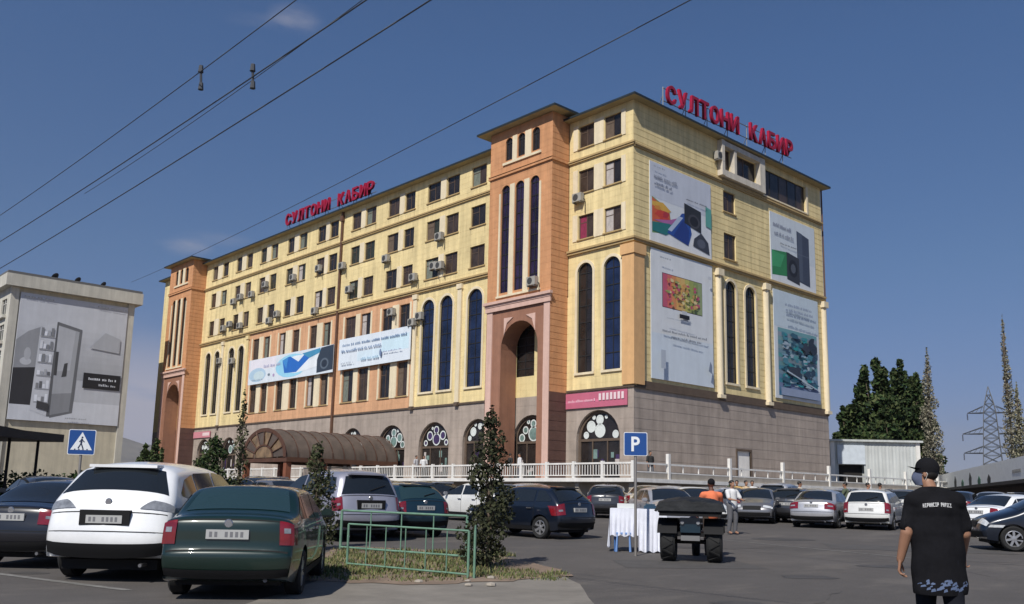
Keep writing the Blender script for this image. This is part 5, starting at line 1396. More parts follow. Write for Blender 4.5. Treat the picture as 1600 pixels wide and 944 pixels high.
SUV = dict(name='suv', B=Body(4.77, 1.89, [(-2.30, .36), (-2.385, .54), (-2.385, .74), (-2.33, .94), (-2.26, 1.15), (-2.20, 1.245), (-1.98, 1.47), (-1.80, 1.66), (-1.62, 1.735), (-.9, 1.77), (0, 1.755), (.55, 1.68), (1.20, 1.30), (1.38, 1.20), (2.0, 1.07), (2.26, .92), (2.37, .66), (2.33, .40)], 1.14, 0.40, r=0.13, crown=0.09, zlo=.32, plan=.09),
           wr=.38, axles=(-1.37, 1.37), rearglass=(1.285, 1.655), rgw=(.90, .78), wind=(1.25, 1.66), dlo_lo=[(-1.75, 1.25), (-1.5, 1.21), (1.1, 1.13)], dlo_hi=[(-1.75, 1.27), (-1.45, 1.49), (-1.0, 1.59), (0, 1.61), (.4, 1.57), (1.1, 1.15)],
           glassx=[(-1.72, -1.08), (-1.03, -.22), (-.14, 1.05)], doors=[-1.0, -.18, .85], handles=[-.75, .1], hbody=True, bump=(.52, .5), tail=[(1.02, 1.20, .52, .42, TLG, -.20)], head=(.78, .94, .55, .45), grille=(.55, .85), plate=.91, recess=True, gaps=[.74, 1.015], emblem=1.13, wiper=False, spoiler=True, spokes=5)
HATS = dict(name='liftback', B=Body(4.18, 1.70, [(-1.98, .30), (-2.07, .42), (-2.09, .60), (-2.03, .66), (-2.02, .92), (-1.96, 1.02), (-1.80, 1.07), (-1.30, 1.35), (-1.08, 1.42), (-.3, 1.45), (.35, 1.41), (1.02, 1.02), (1.15, .97), (1.75, .84), (2.0, .70), (2.08, .48), (2.03, .30)], .93, 0.42, r=0.10, crown=0.06, zlo=.22),
            wr=.30, axles=(-1.25, 1.28), rearglass=(1.095, 1.37), rgw=(.86, .78), wind=(1.02, 1.38), dlo_lo=[(-1.55, 1.02), (1.0, .94)], dlo_hi=[(-1.55, 1.04), (-1.05, 1.30), (.2, 1.33), (1.0, .96)], glassx=[(-1.5, -1.0), (-.95, -.12), (-.05, .95)], doors=[-.98, -.08, .85], handles=[-.8, .0], bump=(.42, .42),
            tail=[(.64, .985, .80, .30, TLR, -.03)], head=(.62, .76, .55, .3), grille=(.55, .68), plate=.80, gaps=[.645, 1.0], emblem=.93, wiper=True, spokes=7)
SALO = dict(name='saloon', B=Body(4.40, 1.72, [(-2.10, .30), (-2.18, .42), (-2.19, .62), (-2.14, .80), (-2.10, .98), (-2.0, 1.04), (-1.62, 1.06), (-1.05, 1.36), (-.8, 1.42), (-.1, 1.45), (.4, 1.40), (1.08, 1.02), (1.25, .97), (1.88, .86), (2.12, .70), (2.2, .48), (2.14, .30)], .93, 0.42, r=0.10, crown=0.055, zlo=.22),
            wr=.31, axles=(-1.28, 1.35), rearglass=(1.075, 1.37), rgw=(.84, .76), wind=(1.02, 1.38), dlo_lo=[(-1.45, 1.0), (1.05, .94)], dlo_hi=[(-1.45, 1.02), (-1.0, 1.28), (.2, 1.33), (1.05, .96)], glassx=[(-1.4, -1.0), (-.95, -.12), (-.05, 1.0)], doors=[-1.0, -.08, .9], handles=[-.8, .0], bump=(.42, .42),
            tail=[(.70, .98, .60, .30, TLR)], head=(.62, .76, .55, .3), grille=(.55, .68), plate=.84, gaps=[.62, .99], emblem=.95, spokes=8)
BOXY = dict(name='boxy_saloon', B=Body(4.35, 1.71, [(-2.10, .28), (-2.17, .40), (-2.18, .60), (-2.12, .64), (-2.12, .96), (-2.06, 1.03), (-1.98, 1.06), (-1.60, 1.07), (-1.22, 1.32), (-1.05, 1.40), (-.9, 1.425), (-.1, 1.44), (.35, 1.40), (1.05, 1.02), (1.25, .97), (1.88, .86), (2.10, .70), (2.17, .48), (2.12, .28)], .95, 0.36, r=0.07, crown=0.035, zlo=.20),
            wr=.30, axles=(-1.22, 1.32), rearglass=(1.085, 1.375), rgw=(.84, .80), wind=(1.02, 1.38), dlo_lo=[(-1.5, 1.0), (1.02, .96)], dlo_hi=[(-1.5, 1.02), (-1.1, 1.29), (.15, 1.33), (1.02, .98)], glassx=[(-1.42, -1.02), (-.96, -.12), (-.05, .97)], doors=[-1.0, -.08, .88], handles=[-.8, .0], bump=(.38, .40),
            tail=[(.66, 1.0, .80, .20, TLR)], head=(.62, .76, .55, .3), grille=(.55, .68), plate=.82, gaps=[.63, 1.0], emblem=.93, spokes=7)
WAG = dict(name='estate', B=Body(4.45, 1.72, [(-2.14, .30), (-2.21, .42), (-2.22, .62), (-2.17, .80), (-2.13, 1.0), (-2.0, 1.25), (-1.88, 1.42), (-1.70, 1.47), (-.6, 1.50), (.3, 1.44), (1.05, 1.02), (1.22, .97), (1.9, .86), (2.14, .70), (2.22, .48), (2.16, .30)], .95, 0.36, r=0.09, crown=0.055, zlo=.22),
           wr=.31, axles=(-1.28, 1.35), rearglass=(1.02, 1.36), rgw=(.88, .80), wind=(1.02, 1.40), dlo_lo=[(-1.9, 1.0), (1.0, .95)], dlo_hi=[(-1.9, 1.02), (-1.78, 1.34), (.2, 1.37), (1.0, .97)], glassx=[(-1.86, -1.15), (-1.08, -.15), (-.07, .95)], doors=[-1.1, -.1, .9], handles=[-.85, .0], bump=(.42, .42),
           tail=[(.62, .98, .80, .16, TLR)], head=(.62, .76, .55, .3), grille=(.55, .68), plate=.76, gaps=[.60, .99], emblem=.92, wiper=True, rails=(-1.6, .2), spokes=8)
VAN = dict(name='minivan', B=Body(4.55, 1.78, [(-2.18, .32), (-2.27, .46), (-2.28, .66), (-2.22, .90), (-2.16, 1.08), (-2.05, 1.35), (-1.92, 1.58), (-1.72, 1.66), (-.6, 1.70), (.35, 1.62), (1.20, 1.16), (1.42, 1.06), (2.0, .90), (2.2, .74), (2.28, .50), (2.22, .32)], 1.02, 0.34, r=0.13, crown=0.08, zlo=.24),
           wr=.32, axles=(-1.32, 1.42), rearglass=(1.10, 1.54), rgw=(.86, .76), wind=(1.12, 1.58), dlo_lo=[(-1.9, 1.10), (1.1, 1.05)], dlo_hi=[(-1.9, 1.12), (-1.75, 1.48), (-.2, 1.54), (.35, 1.48), (1.1, 1.08)], glassx=[(-1.86, -1.15), (-1.08, -.15), (-.07, 1.05)], doors=[-1.1, -.1, .95], handles=[-.85, .0], bump=(.48, .46),
           tail=[(.72, 1.06, .84, .14, TLR)], head=(.68, .84, .55, .35), grille=(.58, .72), plate=.84, recess=True, gaps=[.64, 1.08], emblem=1.0, wiper=True, spoiler=True, spokes=7)
HATCH = dict(name='hatchback', B=Body(4.02, 1.70, [(-1.90, .30), (-1.99, .42), (-2.00, .60), (-1.95, .80), (-1.92, .98), (-1.80, 1.10), (-1.48, 1.36), (-1.28, 1.43), (-.4, 1.47), (.3, 1.42), (.98, 1.02), (1.12, .97), (1.7, .85), (1.93, .70), (2.0, .48), (1.95, .30)], .94, 0.40, r=0.11, crown=0.07, zlo=.22),
             wr=.30, axles=(-1.2, 1.24), rearglass=(1.03, 1.36), rgw=(.88, .80), wind=(1.02, 1.38), dlo_lo=[(-1.6, 1.02), (.95, .95)], dlo_hi=[(-1.6, 1.04), (-1.25, 1.31), (.1, 1.34), (.95, .97)], glassx=[(-1.55, -1.0), (-.93, -.12), (-.05, .9)], doors=[-.96, -.08, .82], handles=[-.8, .0], bump=(.44, .42),
             tail=[(.66, .98, .74, .28, TLR)], head=(.62, .78, .55, .3), grille=(.55, .68), plate=.80, gaps=[.60, .99], emblem=.93, wiper=True, spoiler=True, spokes=6)
P_WHITE = paint('pearl white', (0.78, 0.79, 0.80)); P_GREEN = paint('dark green', (0.003, 0.017, 0.012), 0.1, 0.36); P_BLACK = paint('black', (0.006, 0.006, 0.009)); P_SILV = paint('silver', (0.46, 0.46, 0.48), 0.5, 0.35)
P_LILAC = paint('lilac silver', (0.36, 0.36, 0.42), 0.4, 0.35); P_NAVY = paint('navy', (0.006, 0.010, 0.020), 0.15); P_TEAL = paint('teal black', (0.008, 0.028, 0.045), 0.2); P_GREY = paint('mid grey', (0.16, 0.16, 0.17), 0.4); P_CREAM = paint('beige', (0.50, 0.46, 0.38)); P_CHALK = paint('flat white', (0.66, 0.66, 0.64)); P_WINE = paint('wine', (0.10, 0.012, 0.02)); P_CHAR = paint('charcoal', (0.035, 0.036, 0.042), 0.3)
def place(f_, r_, deg):
    p = fr(f_, r_)
    # follow the gentle slope of the lot
    d = FH * math.cos(math.radians(deg)) + RT * math.sin(math.radians(deg)); q = p + Vector((d.x, d.y, 0)) * 1.3; b = p - Vector((d.x, d.y, 0)) * 1.3
    pitch = math.atan2(gz(q.x, q.y) - gz(b.x, b.y), 2.6)
    return T(p.x, p.y, (gz(q.x, q.y) + gz(b.x, b.y)) / 2) @ Matrix.Rotation(yaw_of(deg), 4, 'Z') @ Matrix.Rotation(pitch, 4, 'X')
def rear_at(px, fwd, deg, L_):
    """centre of a car whose tail centre stands at column px, distance fwd"""
    p = pix(px, 800, fwd=fwd); f_ = p.x * FH.x + p.y * FH.y; r_ = p.x * RT.x + p.y * RT.y
    return place(f_ + math.cos(math.radians(deg)) * L_ / 2, r_ + math.sin(math.radians(deg)) * L_ / 2, deg)
def front_at(px, fwd, deg, L_): return rear_at(px, fwd, deg + 180, -0.0001) @ Matrix.Translation((0, -L_ / 2, 0)) if False else rear_at(px, fwd, deg, L_)
car('parked_car', 'white crossover car parked at left, rear to the camera, smoked lamps', rear_at(163, 13.3, 0, 4.77), SUV, P_WHITE)
car('parked_car', 'dark green saloon with red tail lamps, nearest car, rear to the camera', rear_at(357, 11.5, -6, 4.35), BOXY, P_GREEN, glass=GLT)
car('parked_car', 'black car cut by the left edge with a dark red tail lamp', rear_at(12, 15.0, 2, 4.4), SALO, P_BLACK)
car('parked_car', 'lilac silver minivan parked behind the slender conifer shrub', rear_at(577, 23.0, -36, 4.55) @ Matrix.Scale(1.06, 4), VAN, P_LILAC)
car('parked_car', 'teal green hatchback parked behind the green fence', rear_at(667, 24.8, -36, 4.02), HATCH, P_TEAL, glass=GLT)
car('parked_car', 'navy estate car parked just right of the dark shrub', rear_at(918, 25.4, -46, 4.45), HATCH, P_NAVY)
car('parked_car', 'silver saloon parked right of centre with grey side in shade', rear_at(1267, 34.6, 30, 4.4), SALO, P_SILV)
car('parked_car', 'pale silver estate car parked beside the silver saloon', rear_at(1353, 34.0, 30, 4.45), WAG, P_CHALK)
car('parked_car', 'grey car facing the camera between the cart and the silver saloon', rear_at(1190, 41.5, 200, 4.4) @ Matrix.Translation((0, 0, 0)), SALO, P_GREY)
car('parked_car', 'dark green car parked close left of the silver saloon', rear_at(1228, 38.5, 28, 4.0), HATCH, P_CHAR)
car('parked_car', 'dark blue car entering at the right edge with a bright alloy wheel', place(24.6, 14.6, -75), VAN, P_NAVY)
car('parked_car', 'bright white car behind the man in black, near the right edge', rear_at(1523, 30.5, 60, 4.4), SALO, P_WHITE)
car('parked_car', 'light silver car standing behind the white cloth table', rear_at(1012, 34.5, 172, 4.2), SALO, P_SILV)
# rows of cars farther back, copied from a few patterns
far_list = [ # px, fwd, heading, spec, paint, label
 (105, 24.5, -42, SALO, P_CHAR, 'dark saloon behind the white crossover, roof just showing'),
 (388, 37.0, -40, SALO, P_CHALK, 'white car parked before the amber glazed canopy arch'),
 (352, 32.5, -38, HATCH, P_SILV, 'silver hatchback between the white crossover and the green saloon'),
 (440, 41.0, -42, WAG, P_CHAR, 'charcoal estate car under the barrel canopy'),
 (470, 31.5, -40, SALO, P_GREY, 'grey saloon with light roof rails left of the slender conifer'),
 (640, 41.0, -42, SALO, P_SILV, 'silver saloon below the balustrade left of the dark shrub'),
 (705, 38.0, -42, HATCH, P_CHAR, 'dark hatchback between the teal hatchback and the dark shrub'),
 (800, 34.0, -44, HATCH, P_CHALK, 'white hatchback peeking out right of the dark shrub'),
 (880, 38.0, -44, SALO, P_SILV, 'silver saloon behind the navy estate car'),
 (945, 39.5, 10, HATCH, P_CHAR, 'charcoal hatchback behind the light silver car'),
 (1000, 41.5, 20, SALO, P_CREAM, 'beige saloon behind the parking sign post'),
 (1060, 39.0, 175, SALO, P_CHALK, 'white saloon behind the orange shirted rider'),
 (1082, 36.5, 28, SALO, P_SILV, 'silver saloon directly beyond the black cargo trike'),
 (1124, 38.0, 24, HATCH, P_CHAR, 'charcoal hatchback just right of the orange vest'),
 (1040, 37.0, 16, HATCH, P_CHALK, 'white hatchback between the light silver car and the trike'),
 (1110, 43.0, 30, HATCH, P_GREY, 'grey hatchback under the terrace right of the rider'),
 (1160, 45.0, 30, SALO, P_WINE, 'wine red saloon under the terrace before the grey car'),
 (1205, 44.0, 30, VAN, P_SILV, 'silver minivan roof above the grey car'),
 (1262, 43.5, 32, SALO, P_CREAM, 'beige saloon behind the silver saloon'),
 (1310, 43.0, 32, HATCH, P_TEAL, 'teal hatchback between the silver saloon and the pale estate'),
 (1350, 45.0, 32, SALO, P_CHALK, 'white saloon behind the pale silver estate car'),
 (1405, 42.0, 32, WAG, P_GREY, 'grey estate car left of the man in black'),
 (1490, 44.0, 34, SALO, P_CHAR, 'dark saloon farther back right of the man in black'),
 (1545, 46.0, 34, SALO, P_SILV, 'silver saloon in the far row near the right edge'),
 (1590, 48.0, 34, HATCH, P_GREY, 'grey hatchback in the far row at the right edge')]
protos = {}
for px, fwd, deg, sp, pt, lab in far_list:
    w_ = rear_at(px, fwd, deg, sp['B'].L)
    if sp['name'] not in protos:
        protos[sp['name']] = car('parked_car', lab, w_, sp, pt, group='cars parked in the lot before the terrace')
    else:
        c = dup(protos[sp['name']], w_, None, label=lab, group='cars parked in the lot before the terrace')
        for ch in c.children:
            if ch.name.startswith('body'): ch.material_slots[0].link = 'OBJECT'; ch.material_slots[0].material = pt
# ================================================================ people: capsules fused into one skin
def capsule(m, p0, p1, r0, r1, n=12, k=5):
    p0, p1 = Vector(p0), Vector(p1); d = p1 - p0; l = d.length
    q = d.to_track_quat('Z', 'Y').to_matrix() if l > 1e-6 else Matrix.Identity(3)
    prof = [(r0 * math.cos(a), r0 * math.sin(a)) for a in [(-PI / 2) * (1 - i / k) for i in range(k + 1)]] + [(r1 * math.cos(a), l + r1 * math.sin(a)) for a in [(PI / 2) * i / k for i in range(k + 1)]]
    vs = []; fs = []
    prof[0] = (0.0005, prof[0][1]); prof[-1] = (0.0005, prof[-1][1])
    for r, z in prof:
        for i in range(n): vs.append(p0 + q @ Vector((r * math.cos(2 * PI * i / n), r * math.sin(2 * PI * i / n), z)))
    for a in range(len(prof) - 1):
        for i in range(n):
            j = (i + 1) % n; fs.append((a * n + i, a * n + j, (a + 1) * n + j, (a + 1) * n + i))
    fs.append(tuple(range(n - 1, -1, -1))); fs.append(tuple((len(prof) - 1) * n + i for i in range(n)))
    m.add(vs, fs)
def ellip(m, c, r, n=16, k=10, M=None):
    c = Vector(c); M = M or Matrix.Identity(3); vs = []; fs = []
    for a in range(k + 1):
        t = -PI / 2 + PI * a / k; t = max(-PI / 2 + 0.001, min(PI / 2 - 0.001, t))
        for i in range(n): vs.append(c + M @ Vector((r[0] * math.cos(t) * math.cos(2 * PI * i / n), r[1] * math.cos(t) * math.sin(2 * PI * i / n), r[2] * math.sin(t))))
    for a in range(k):
        for i in range(n):
            j = (i + 1) % n; fs.append((a * n + i, a * n + j, (a + 1) * n + j, (a + 1) * n + i))
    fs.append(tuple(range(n - 1, -1, -1))); fs.append(tuple(k * n + i for i in range(n)))
    m.add(vs, fs)
def fuse(m, name, vox, smooth=4):
    me = m.mesh(name); o = bpy.data.objects.new(name, me); COL.objects.link(o)
    md = o.modifiers.new('r', 'REMESH'); md.mode = 'VOXEL'; md.voxel_size = vox; md.use_smooth_shade = True
    if smooth:
        s_ = o.modifiers.new('s', 'SMOOTH'); s_.factor = 0.5; s_.iterations = smooth
    out = bpy.data.meshes.new_from_object(o.evaluated_get(bpy.context.evaluated_depsgraph_get()))
    bpy.data.objects.remove(o); out.name = name
    for p in out.polygons: p.use_smooth = True
    return out
SKIN = mat('tanned skin', (0.30, 0.155, 0.095), 0.55, var=0.06, vscale=8)
SKND = mat('dark tanned skin', (0.13, 0.06, 0.04), 0.6, var=0.08, vscale=8)
HAIR = mat('black hair', (0.010, 0.008, 0.007), 0.6)
CLB = mat('black cotton', (0.009, 0.009, 0.011), 0.95, var=0.25, vscale=5, bump=0.5, bscale=9, spec=0.12)
CLBC = mat('black cap cloth', (0.008, 0.008, 0.010), 0.9, spec=0.15)
CLT = mat('dark trousers', (0.012, 0.013, 0.018), 0.95, spec=0.12, var=0.2, bump=0.4, bscale=8)
MSK = mat('blue grey face mask', (0.10, 0.12, 0.19), 0.8, var=0.15, vscale=20)
def hand(m, wrist, dirv, side, curl=0.5, s=1.0, palmn=None):
    """palm and five fingers hanging along dirv; side = direction of the thumb"""
    d = Vector(dirv).normalized(); sd = Vector(side).normalized(); nn = palmn or d.cross(sd).normalized(); w = Vector(wrist)
    for t in (-0.03, -0.01, 0.01, 0.03): capsule(m, w + sd * t * 0.6 * s + d * 0.01, w + d * 0.085 * s + sd * t * s, 0.014 * s, 0.011 * s, 8, 3)
    for i, (t, l) in enumerate(((0.033, 0.068), (0.011, 0.078), (-0.011, 0.072), (-0.032, 0.056))):
        a = w + d * 0.088 * s + sd * t * s; c = curl * (1 + 0.15 * i)
        b = a + (d * math.cos(c * 0.6) + nn * math.sin(c * 0.6)) * l * 0.42 * s; e = b + (d * math.cos(c * 1.3) + nn * math.sin(c * 1.3)) * l * 0.32 * s; f = e + (d * math.cos(c * 1.9) + nn * math.sin(c * 1.9)) * l * 0.26 * s
        capsule(m, a, b, 0.0092 * s, 0.0085 * s, 8, 3); capsule(m, b, e, 0.0085 * s, 0.0078 * s, 8, 3); capsule(m, e, f, 0.0078 * s, 0.0068 * s, 8, 3)
    a = w + d * 0.025 * s + sd * 0.03 * s; b = a + (d * 0.75 + sd * 0.55 + nn * 0.25).normalized() * 0.042 * s; e = b + (d * 0.95 + sd * 0.15 + nn * 0.35).normalized() * 0.034 * s
    capsule(m, a, b, 0.013 * s, 0.010 * s, 8, 3); capsule(m, b, e, 0.010 * s, 0.0085 * s, 8, 3)
def head_parts(m, c, yaw):
    M = Matrix.Rotation(yaw, 3, 'Z'); c = Vector(c)
    def q(v): return c + M @ Vector(v)
    ellip(m, q((0, -0.010, 0.035)), (0.076, 0.095, 0.098), M=M)
    ellip(m, q((0, 0.030, -0.035)), (0.058, 0.062, 0.075), M=M)           # jaw and cheeks
    capsule(m, q((0, 0.083, 0.030)), q((0, 0.105, -0.005)), 0.010, 0.015, 8, 3)   # nose
    ellip(m, q((0, 0.078, -0.048)), (0.024, 0.016, 0.010), 10, 6, M)      # lips
    ellip(m, q((0, 0.070, -0.088)), (0.022, 0.020, 0.016), 10, 6, M)
    for s_ in (-1, 1):
        ellip(m, q((s_ * 0.031, 0.070, 0.036)), (0.017, 0.012, 0.008), 10, 6, M)
        ellip(m, q((s_ * 0.078, -0.008, 0.0)), (0.009, 0.020, 0.032), 10, 6, M)
def person_main():
    # stands at fwd 8.3; local +Y is his walking direction
    base = pix(1462, 800, fwd=8.35)
    w = T(base.x, base.y, gz(base.x, base.y)) @ Matrix.Rotation(yaw_of(14), 4, 'Z')
    t = thing('person', w, 'man in black cap, face mask and black T-shirt walking away, head turned left', 'person')
    m = MB()
    # torso and neck
    capsule(m, (0, 0, 0.96), (0, 0.01, 1.12), 0.145, 0.15); capsule(m, (0, 0.01, 1.12), (0, 0.0, 1.30), 0.15, 0.12)
    capsule(m, (-0.13, 0, 1.37), (0.13, 0, 1.37), 0.07, 0.07); capsule(m, (-0.01, -0.005, 1.40), (-0.05, 0.015, 1.55), 0.066, 0.058)
    head_parts(m, (-0.062, 0.030, 1.625), 1.22)
    # arms : left arm hangs a little away, slightly back
    capsule(m, (-0.19, 0, 1.39), (-0.260, -0.03, 1.10), 0.062, 0.054); capsule(m, (-0.260, -0.03, 1.10), (-0.315, 0.03, 0.855), 0.055, 0.034)
    hand(m, (-0.315, 0.03, 0.85), (-0.10, 0.12, -1), (0.3, 0.9, 0.0), 0.75, 1.12)
    capsule(m, (0.19, 0, 1.39), (0.235, 0.03, 1.10), 0.062, 0.054); capsule(m, (0.235, 0.03, 1.10), (0.24, 0.19, 0.90), 0.055, 0.034)
    hand(m, (0.25, 0.19, 0.895), (0.0, 0.5, -1), (-0.4, 0.8, 0.2), 0.8)
    # legs mid stride
    capsule(m, (-0.10, 0, 0.93), (-0.105, 0.10, 0.50), 0.095, 0.062); capsule(m, (-0.105, 0.10, 0.50), (-0.10, 0.13, 0.10), 0.056, 0.038)
    capsule(m, (0.10, 0, 0.93), (0.105, -0.03, 0.50), 0.095, 0.062); capsule(m, (0.105, -0.03, 0.50), (0.10, -0.20, 0.13), 0.056, 0.038)
    mobj('body', fuse(m, 'body', 0.0065, 3), SKIN, t)
    s = MB()
    capsule(s, (0, -0.005, 0.62), (0, 0.0, 1.12), 0.20, 0.18, 20); capsule(s, (0, 0, 1.12), (0, -0.01, 1.28), 0.19, 0.17, 20)
    capsule(s, (-0.16, -0.005, 1.375), (0.16, -0.005, 1.375), 0.105, 0.105, 16); capsule(s, (-0.10, 0, 1.41), (0.06, 0, 1.41), 0.10, 0.10, 16); capsule(s, (-0.02, 0.0, 1.42), (-0.03, 0.005, 1.50), 0.098, 0.078, 16)
    capsule(s, (-0.17, 0, 1.375), (-0.243, -0.025, 1.165), 0.086, 0.078, 14); capsule(s, (0.17, 0, 1.375), (0.222, 0.022, 1.165), 0.086, 0.078, 14)
    capsule(s, (-0.09, 0, 1.30), (-0.09, 0, 0.62), 0.13, 0.145, 16); capsule(s, (0.09, 0, 1.30), (0.09, 0, 0.62), 0.13, 0.145, 16)
    me = fuse(s, 'shirt', 0.012, 6)
    # flatten front to back, trim neckline and hem
    bm_ = bmesh.new(); bm_.from_mesh(me)
    rr = random.Random(3)
    for v in bm_.verts:
        c = v.co
        if abs(c.x) < 0.27: c.y *= (0.80 if c.z < 1.25 else 0.80 + 0.22 * min(1, (c.z - 1.25) / 0.12))
        # hanging folds
        c.y += 0.006 * math.sin(c.x * 34 + c.z * 6) * max(0, 1.25 - c.z); c.x += 0.005 * math.sin(c.z * 22 + c.y * 15)
    bmesh.ops.bisect_plane(bm_, geom=bm_.verts[:] + bm_.edges[:] + bm_.faces[:], plane_co=(0, 0, 0.57), plane_no=(0.02, 0.05, -1), clear_outer=True)
    bmesh.ops.bisect_plane(bm_, geom=bm_.verts[:] + bm_.edges[:] + bm_.faces[:], plane_co=(-0.0, 0, 1.508), plane_no=(0, 0.1, 1), clear_outer=True)
    bm_.to_mesh(me); bm_.free()
    sh = mobj('shirt', me, CLB, t)
    # printed hem and the pale word-like print across the shoulders
    pr_ = MB(); 
    def back(x, z):
        best = None
        from mathutils.bvhtree import BVHTree
        hit = bvh.ray_cast(Vector((x, -1, z)), Vector((0, 1, 0)))
        return hit[0].y if hit[0] else -0.16
    from mathutils.bvhtree import BVHTree
    bb = bmesh.new(); bb.from_mesh(me); bvh = BVHTree.FromBMesh(bb)
    rp = random.Random(6)
    for g0_, g1_ in ((-0.125, 0.0), (0.018, 0.125)):
        x = g0_
        while x < g1_ - 0.012:
            wd = 0.016
            for (dx, dz, ww, hh) in rp.choice([((0, 0, .004, .034), (.008, 0, .004, .034), (0, .015, .012, .005)), ((0, 0, .004, .034), (0, .029, .012, .005), (0, 0, .012, .005)), ((0, 0, .004, .034), (.008, .015, .004, .019), (0, .029, .012, .005), (0, .013, .012, .005)), ((0, .0, .012, .005), (.004, 0, .004, .034), (0, .029, .012, .005))]):
                x0, z0 = x + dx, 1.325 + dz + 0.012 * math.cos((x) * 12)
                pr_.face([(a, back(a, b) - 0.004, b) for a, b in ((x0, z0), (x0 + ww, z0), (x0 + ww, z0 + hh), (x0, z0 + hh))])
            x += wd
    pr_.build('shirt_print', mat('white shirt print', (0.62, 0.62, 0.62), 0.7), sh, kind='stuff')
    hm = MB()
    for i in range(40):
        a0 = -0.215 + 0.43 * rp.random(); z0 = 0.59 + 0.09 * rp.random(); ww, hh = 0.015 + 0.03 * rp.random(), 0.008 + 0.02 * rp.random()
        pts = [(a, back(a, b) - 0.003, b) for a, b in ((a0, z0), (a0 + ww, z0 + 0.01), (a0 + ww * 0.8, z0 + hh + 0.01), (a0 + 0.005, z0 + hh))]
        if max(p[1] for p in pts) < -0.03: hm.face(pts)
    hm.build('hem_print', mat('blue grey hem print', (0.10, 0.14, 0.24), 0.8), sh, kind='stuff')
    tr = MB()
    capsule(tr, (-0.07, 0, 0.93), (0.07, 0, 0.93), 0.125, 0.125); capsule(tr, (-0.09, 0, 0.92), (-0.105, 0.10, 0.50), 0.118, 0.090); capsule(tr, (-0.105, 0.10, 0.50), (-0.10, 0.13, 0.10), 0.088, 0.080)
    capsule(tr, (0.09, 0, 0.92), (0.105, -0.03, 0.50), 0.118, 0.090); capsule(tr, (0.105, -0.03, 0.50), (0.10, -0.19, 0.14), 0.088, 0.080)
    mobj('trousers', fuse(tr, 'trousers', 0.014, 5), CLT, t)
    for x, y, z, rx in ((-0.10, 0.16, 0.0, 0.0), (0.10, -0.20, 0.03, 0.5)):
        b = MB(); capsule(b, (x, y - 0.06, z + 0.045), (x, y + 0.13, z + 0.035 - rx * 0.02), 0.048, 0.040); mobj('shoe', fuse(b, 'shoe', 0.012, 2), CLT, t)
    # cap: crown, brim, button
    hc = Matrix.Translation((-0.062, 0.030, 1.625)) @ Matrix.Rotation(1.22, 4, 'Z') @ Matrix.Rotation(0.10, 4, 'X')
    cp = MB(); n = 24; P = []
    for k in range(9):
        a = (PI / 2) * k / 8
        P.append([hc @ Vector((0.088 * math.cos(a) * math.cos(2 * PI * i / n), -0.012 + 0.106 * math.cos(a) * math.sin(2 * PI * i / n), 0.052 + 0.105 * math.sin(a) ** 0.9)) for i in range(n)])
    P.insert(0, [hc @ Vector((0.086 * math.cos(2 * PI * i / n), -0.012 + 0.104 * math.sin(2 * PI * i / n), 0.018 - 0.012 * math.sin(2 * PI * i / n))) for i in range(n)])
    cp.grid(P, closed=True); cap = cp.build('cap', CLBC, t, WM[t], smooth=True)
    br = MB(); Pt = []; 
    for k in range(7):
        s_ = k / 6; row = []
        for i in range(13):
            a = PI * (0.14 + 0.72 * i / 12); rx_, ry_ = 0.086 + 0.004 * s_, 0.094 + 0.085 * s_ * math.sin(PI * i / 12) ** 0.5
            row.append(hc @ Vector((rx_ * math.cos(a), -0.012 + ry_ * math.sin(a), 0.040 - 0.018 * (math.cos(a) ** 2) * s_ + 0.022 * s_)))
        Pt.append(row)
    br.grid(Pt); br.grid([[p + Vector((0, 0, -0.006)) for p in r] for r in Pt]); br.build('cap_brim', CLBC, cap, WM[t], smooth=True)
    hr = MB(); M3 = Matrix.Rotation(1.22, 3, 'Z'); ellip(hr, Vector((-0.062, 0.030, 1.625)) + M3 @ Vector((0, -0.032, 0.012)), (0.080, 0.080, 0.072), M=M3); hr.build('hair', HAIR, t, WM[t], smooth=True)
    # mask: shell over nose and chin with an ear loop
    mk = MB(); P = []
    for k in range(9):
        z = -0.098 + 0.118 * k / 8; row = []
        for i in range(13):
            a = PI * (0.04 + 0.92 * i / 12); bul = 1 + 0.10 * math.sin(PI * k / 8)
            rx_ = 0.068 * bul * (0.82 + 0.18 * k / 8); ry_ = 0.098 * bul * (0.86 + 0.14 * math.sin(PI * k / 8)) * (1 + 0.14 * math.exp(-((i - 6) / 1.6) ** 2) * (k / 8))
            row.append(Vector((-0.062, 0.030, 1.625)) + M3 @ Vector((rx_ * math.cos(a), 0.008 + ry_ * math.sin(a), z)))
        P.append(row)
    mk.grid(P); mk.build('face_mask', MSK, t, WM[t], smooth=True)
    for s_ in (-1, 1):
        lp = MB(); q = lambda v: Vector((-0.062, 0.030, 1.625)) + M3 @ Vector(v)
        lp.tube([q((s_ * 0.067, 0.015, -0.005)), q((s_ * 0.082, -0.02, 0.02)), q((s_ * 0.084, -0.032, 0.0)), q((s_ * 0.075, -0.01, -0.05))], 0.002, 5); lp.build('ear_loop', WHT, t, WM[t])
person_main()
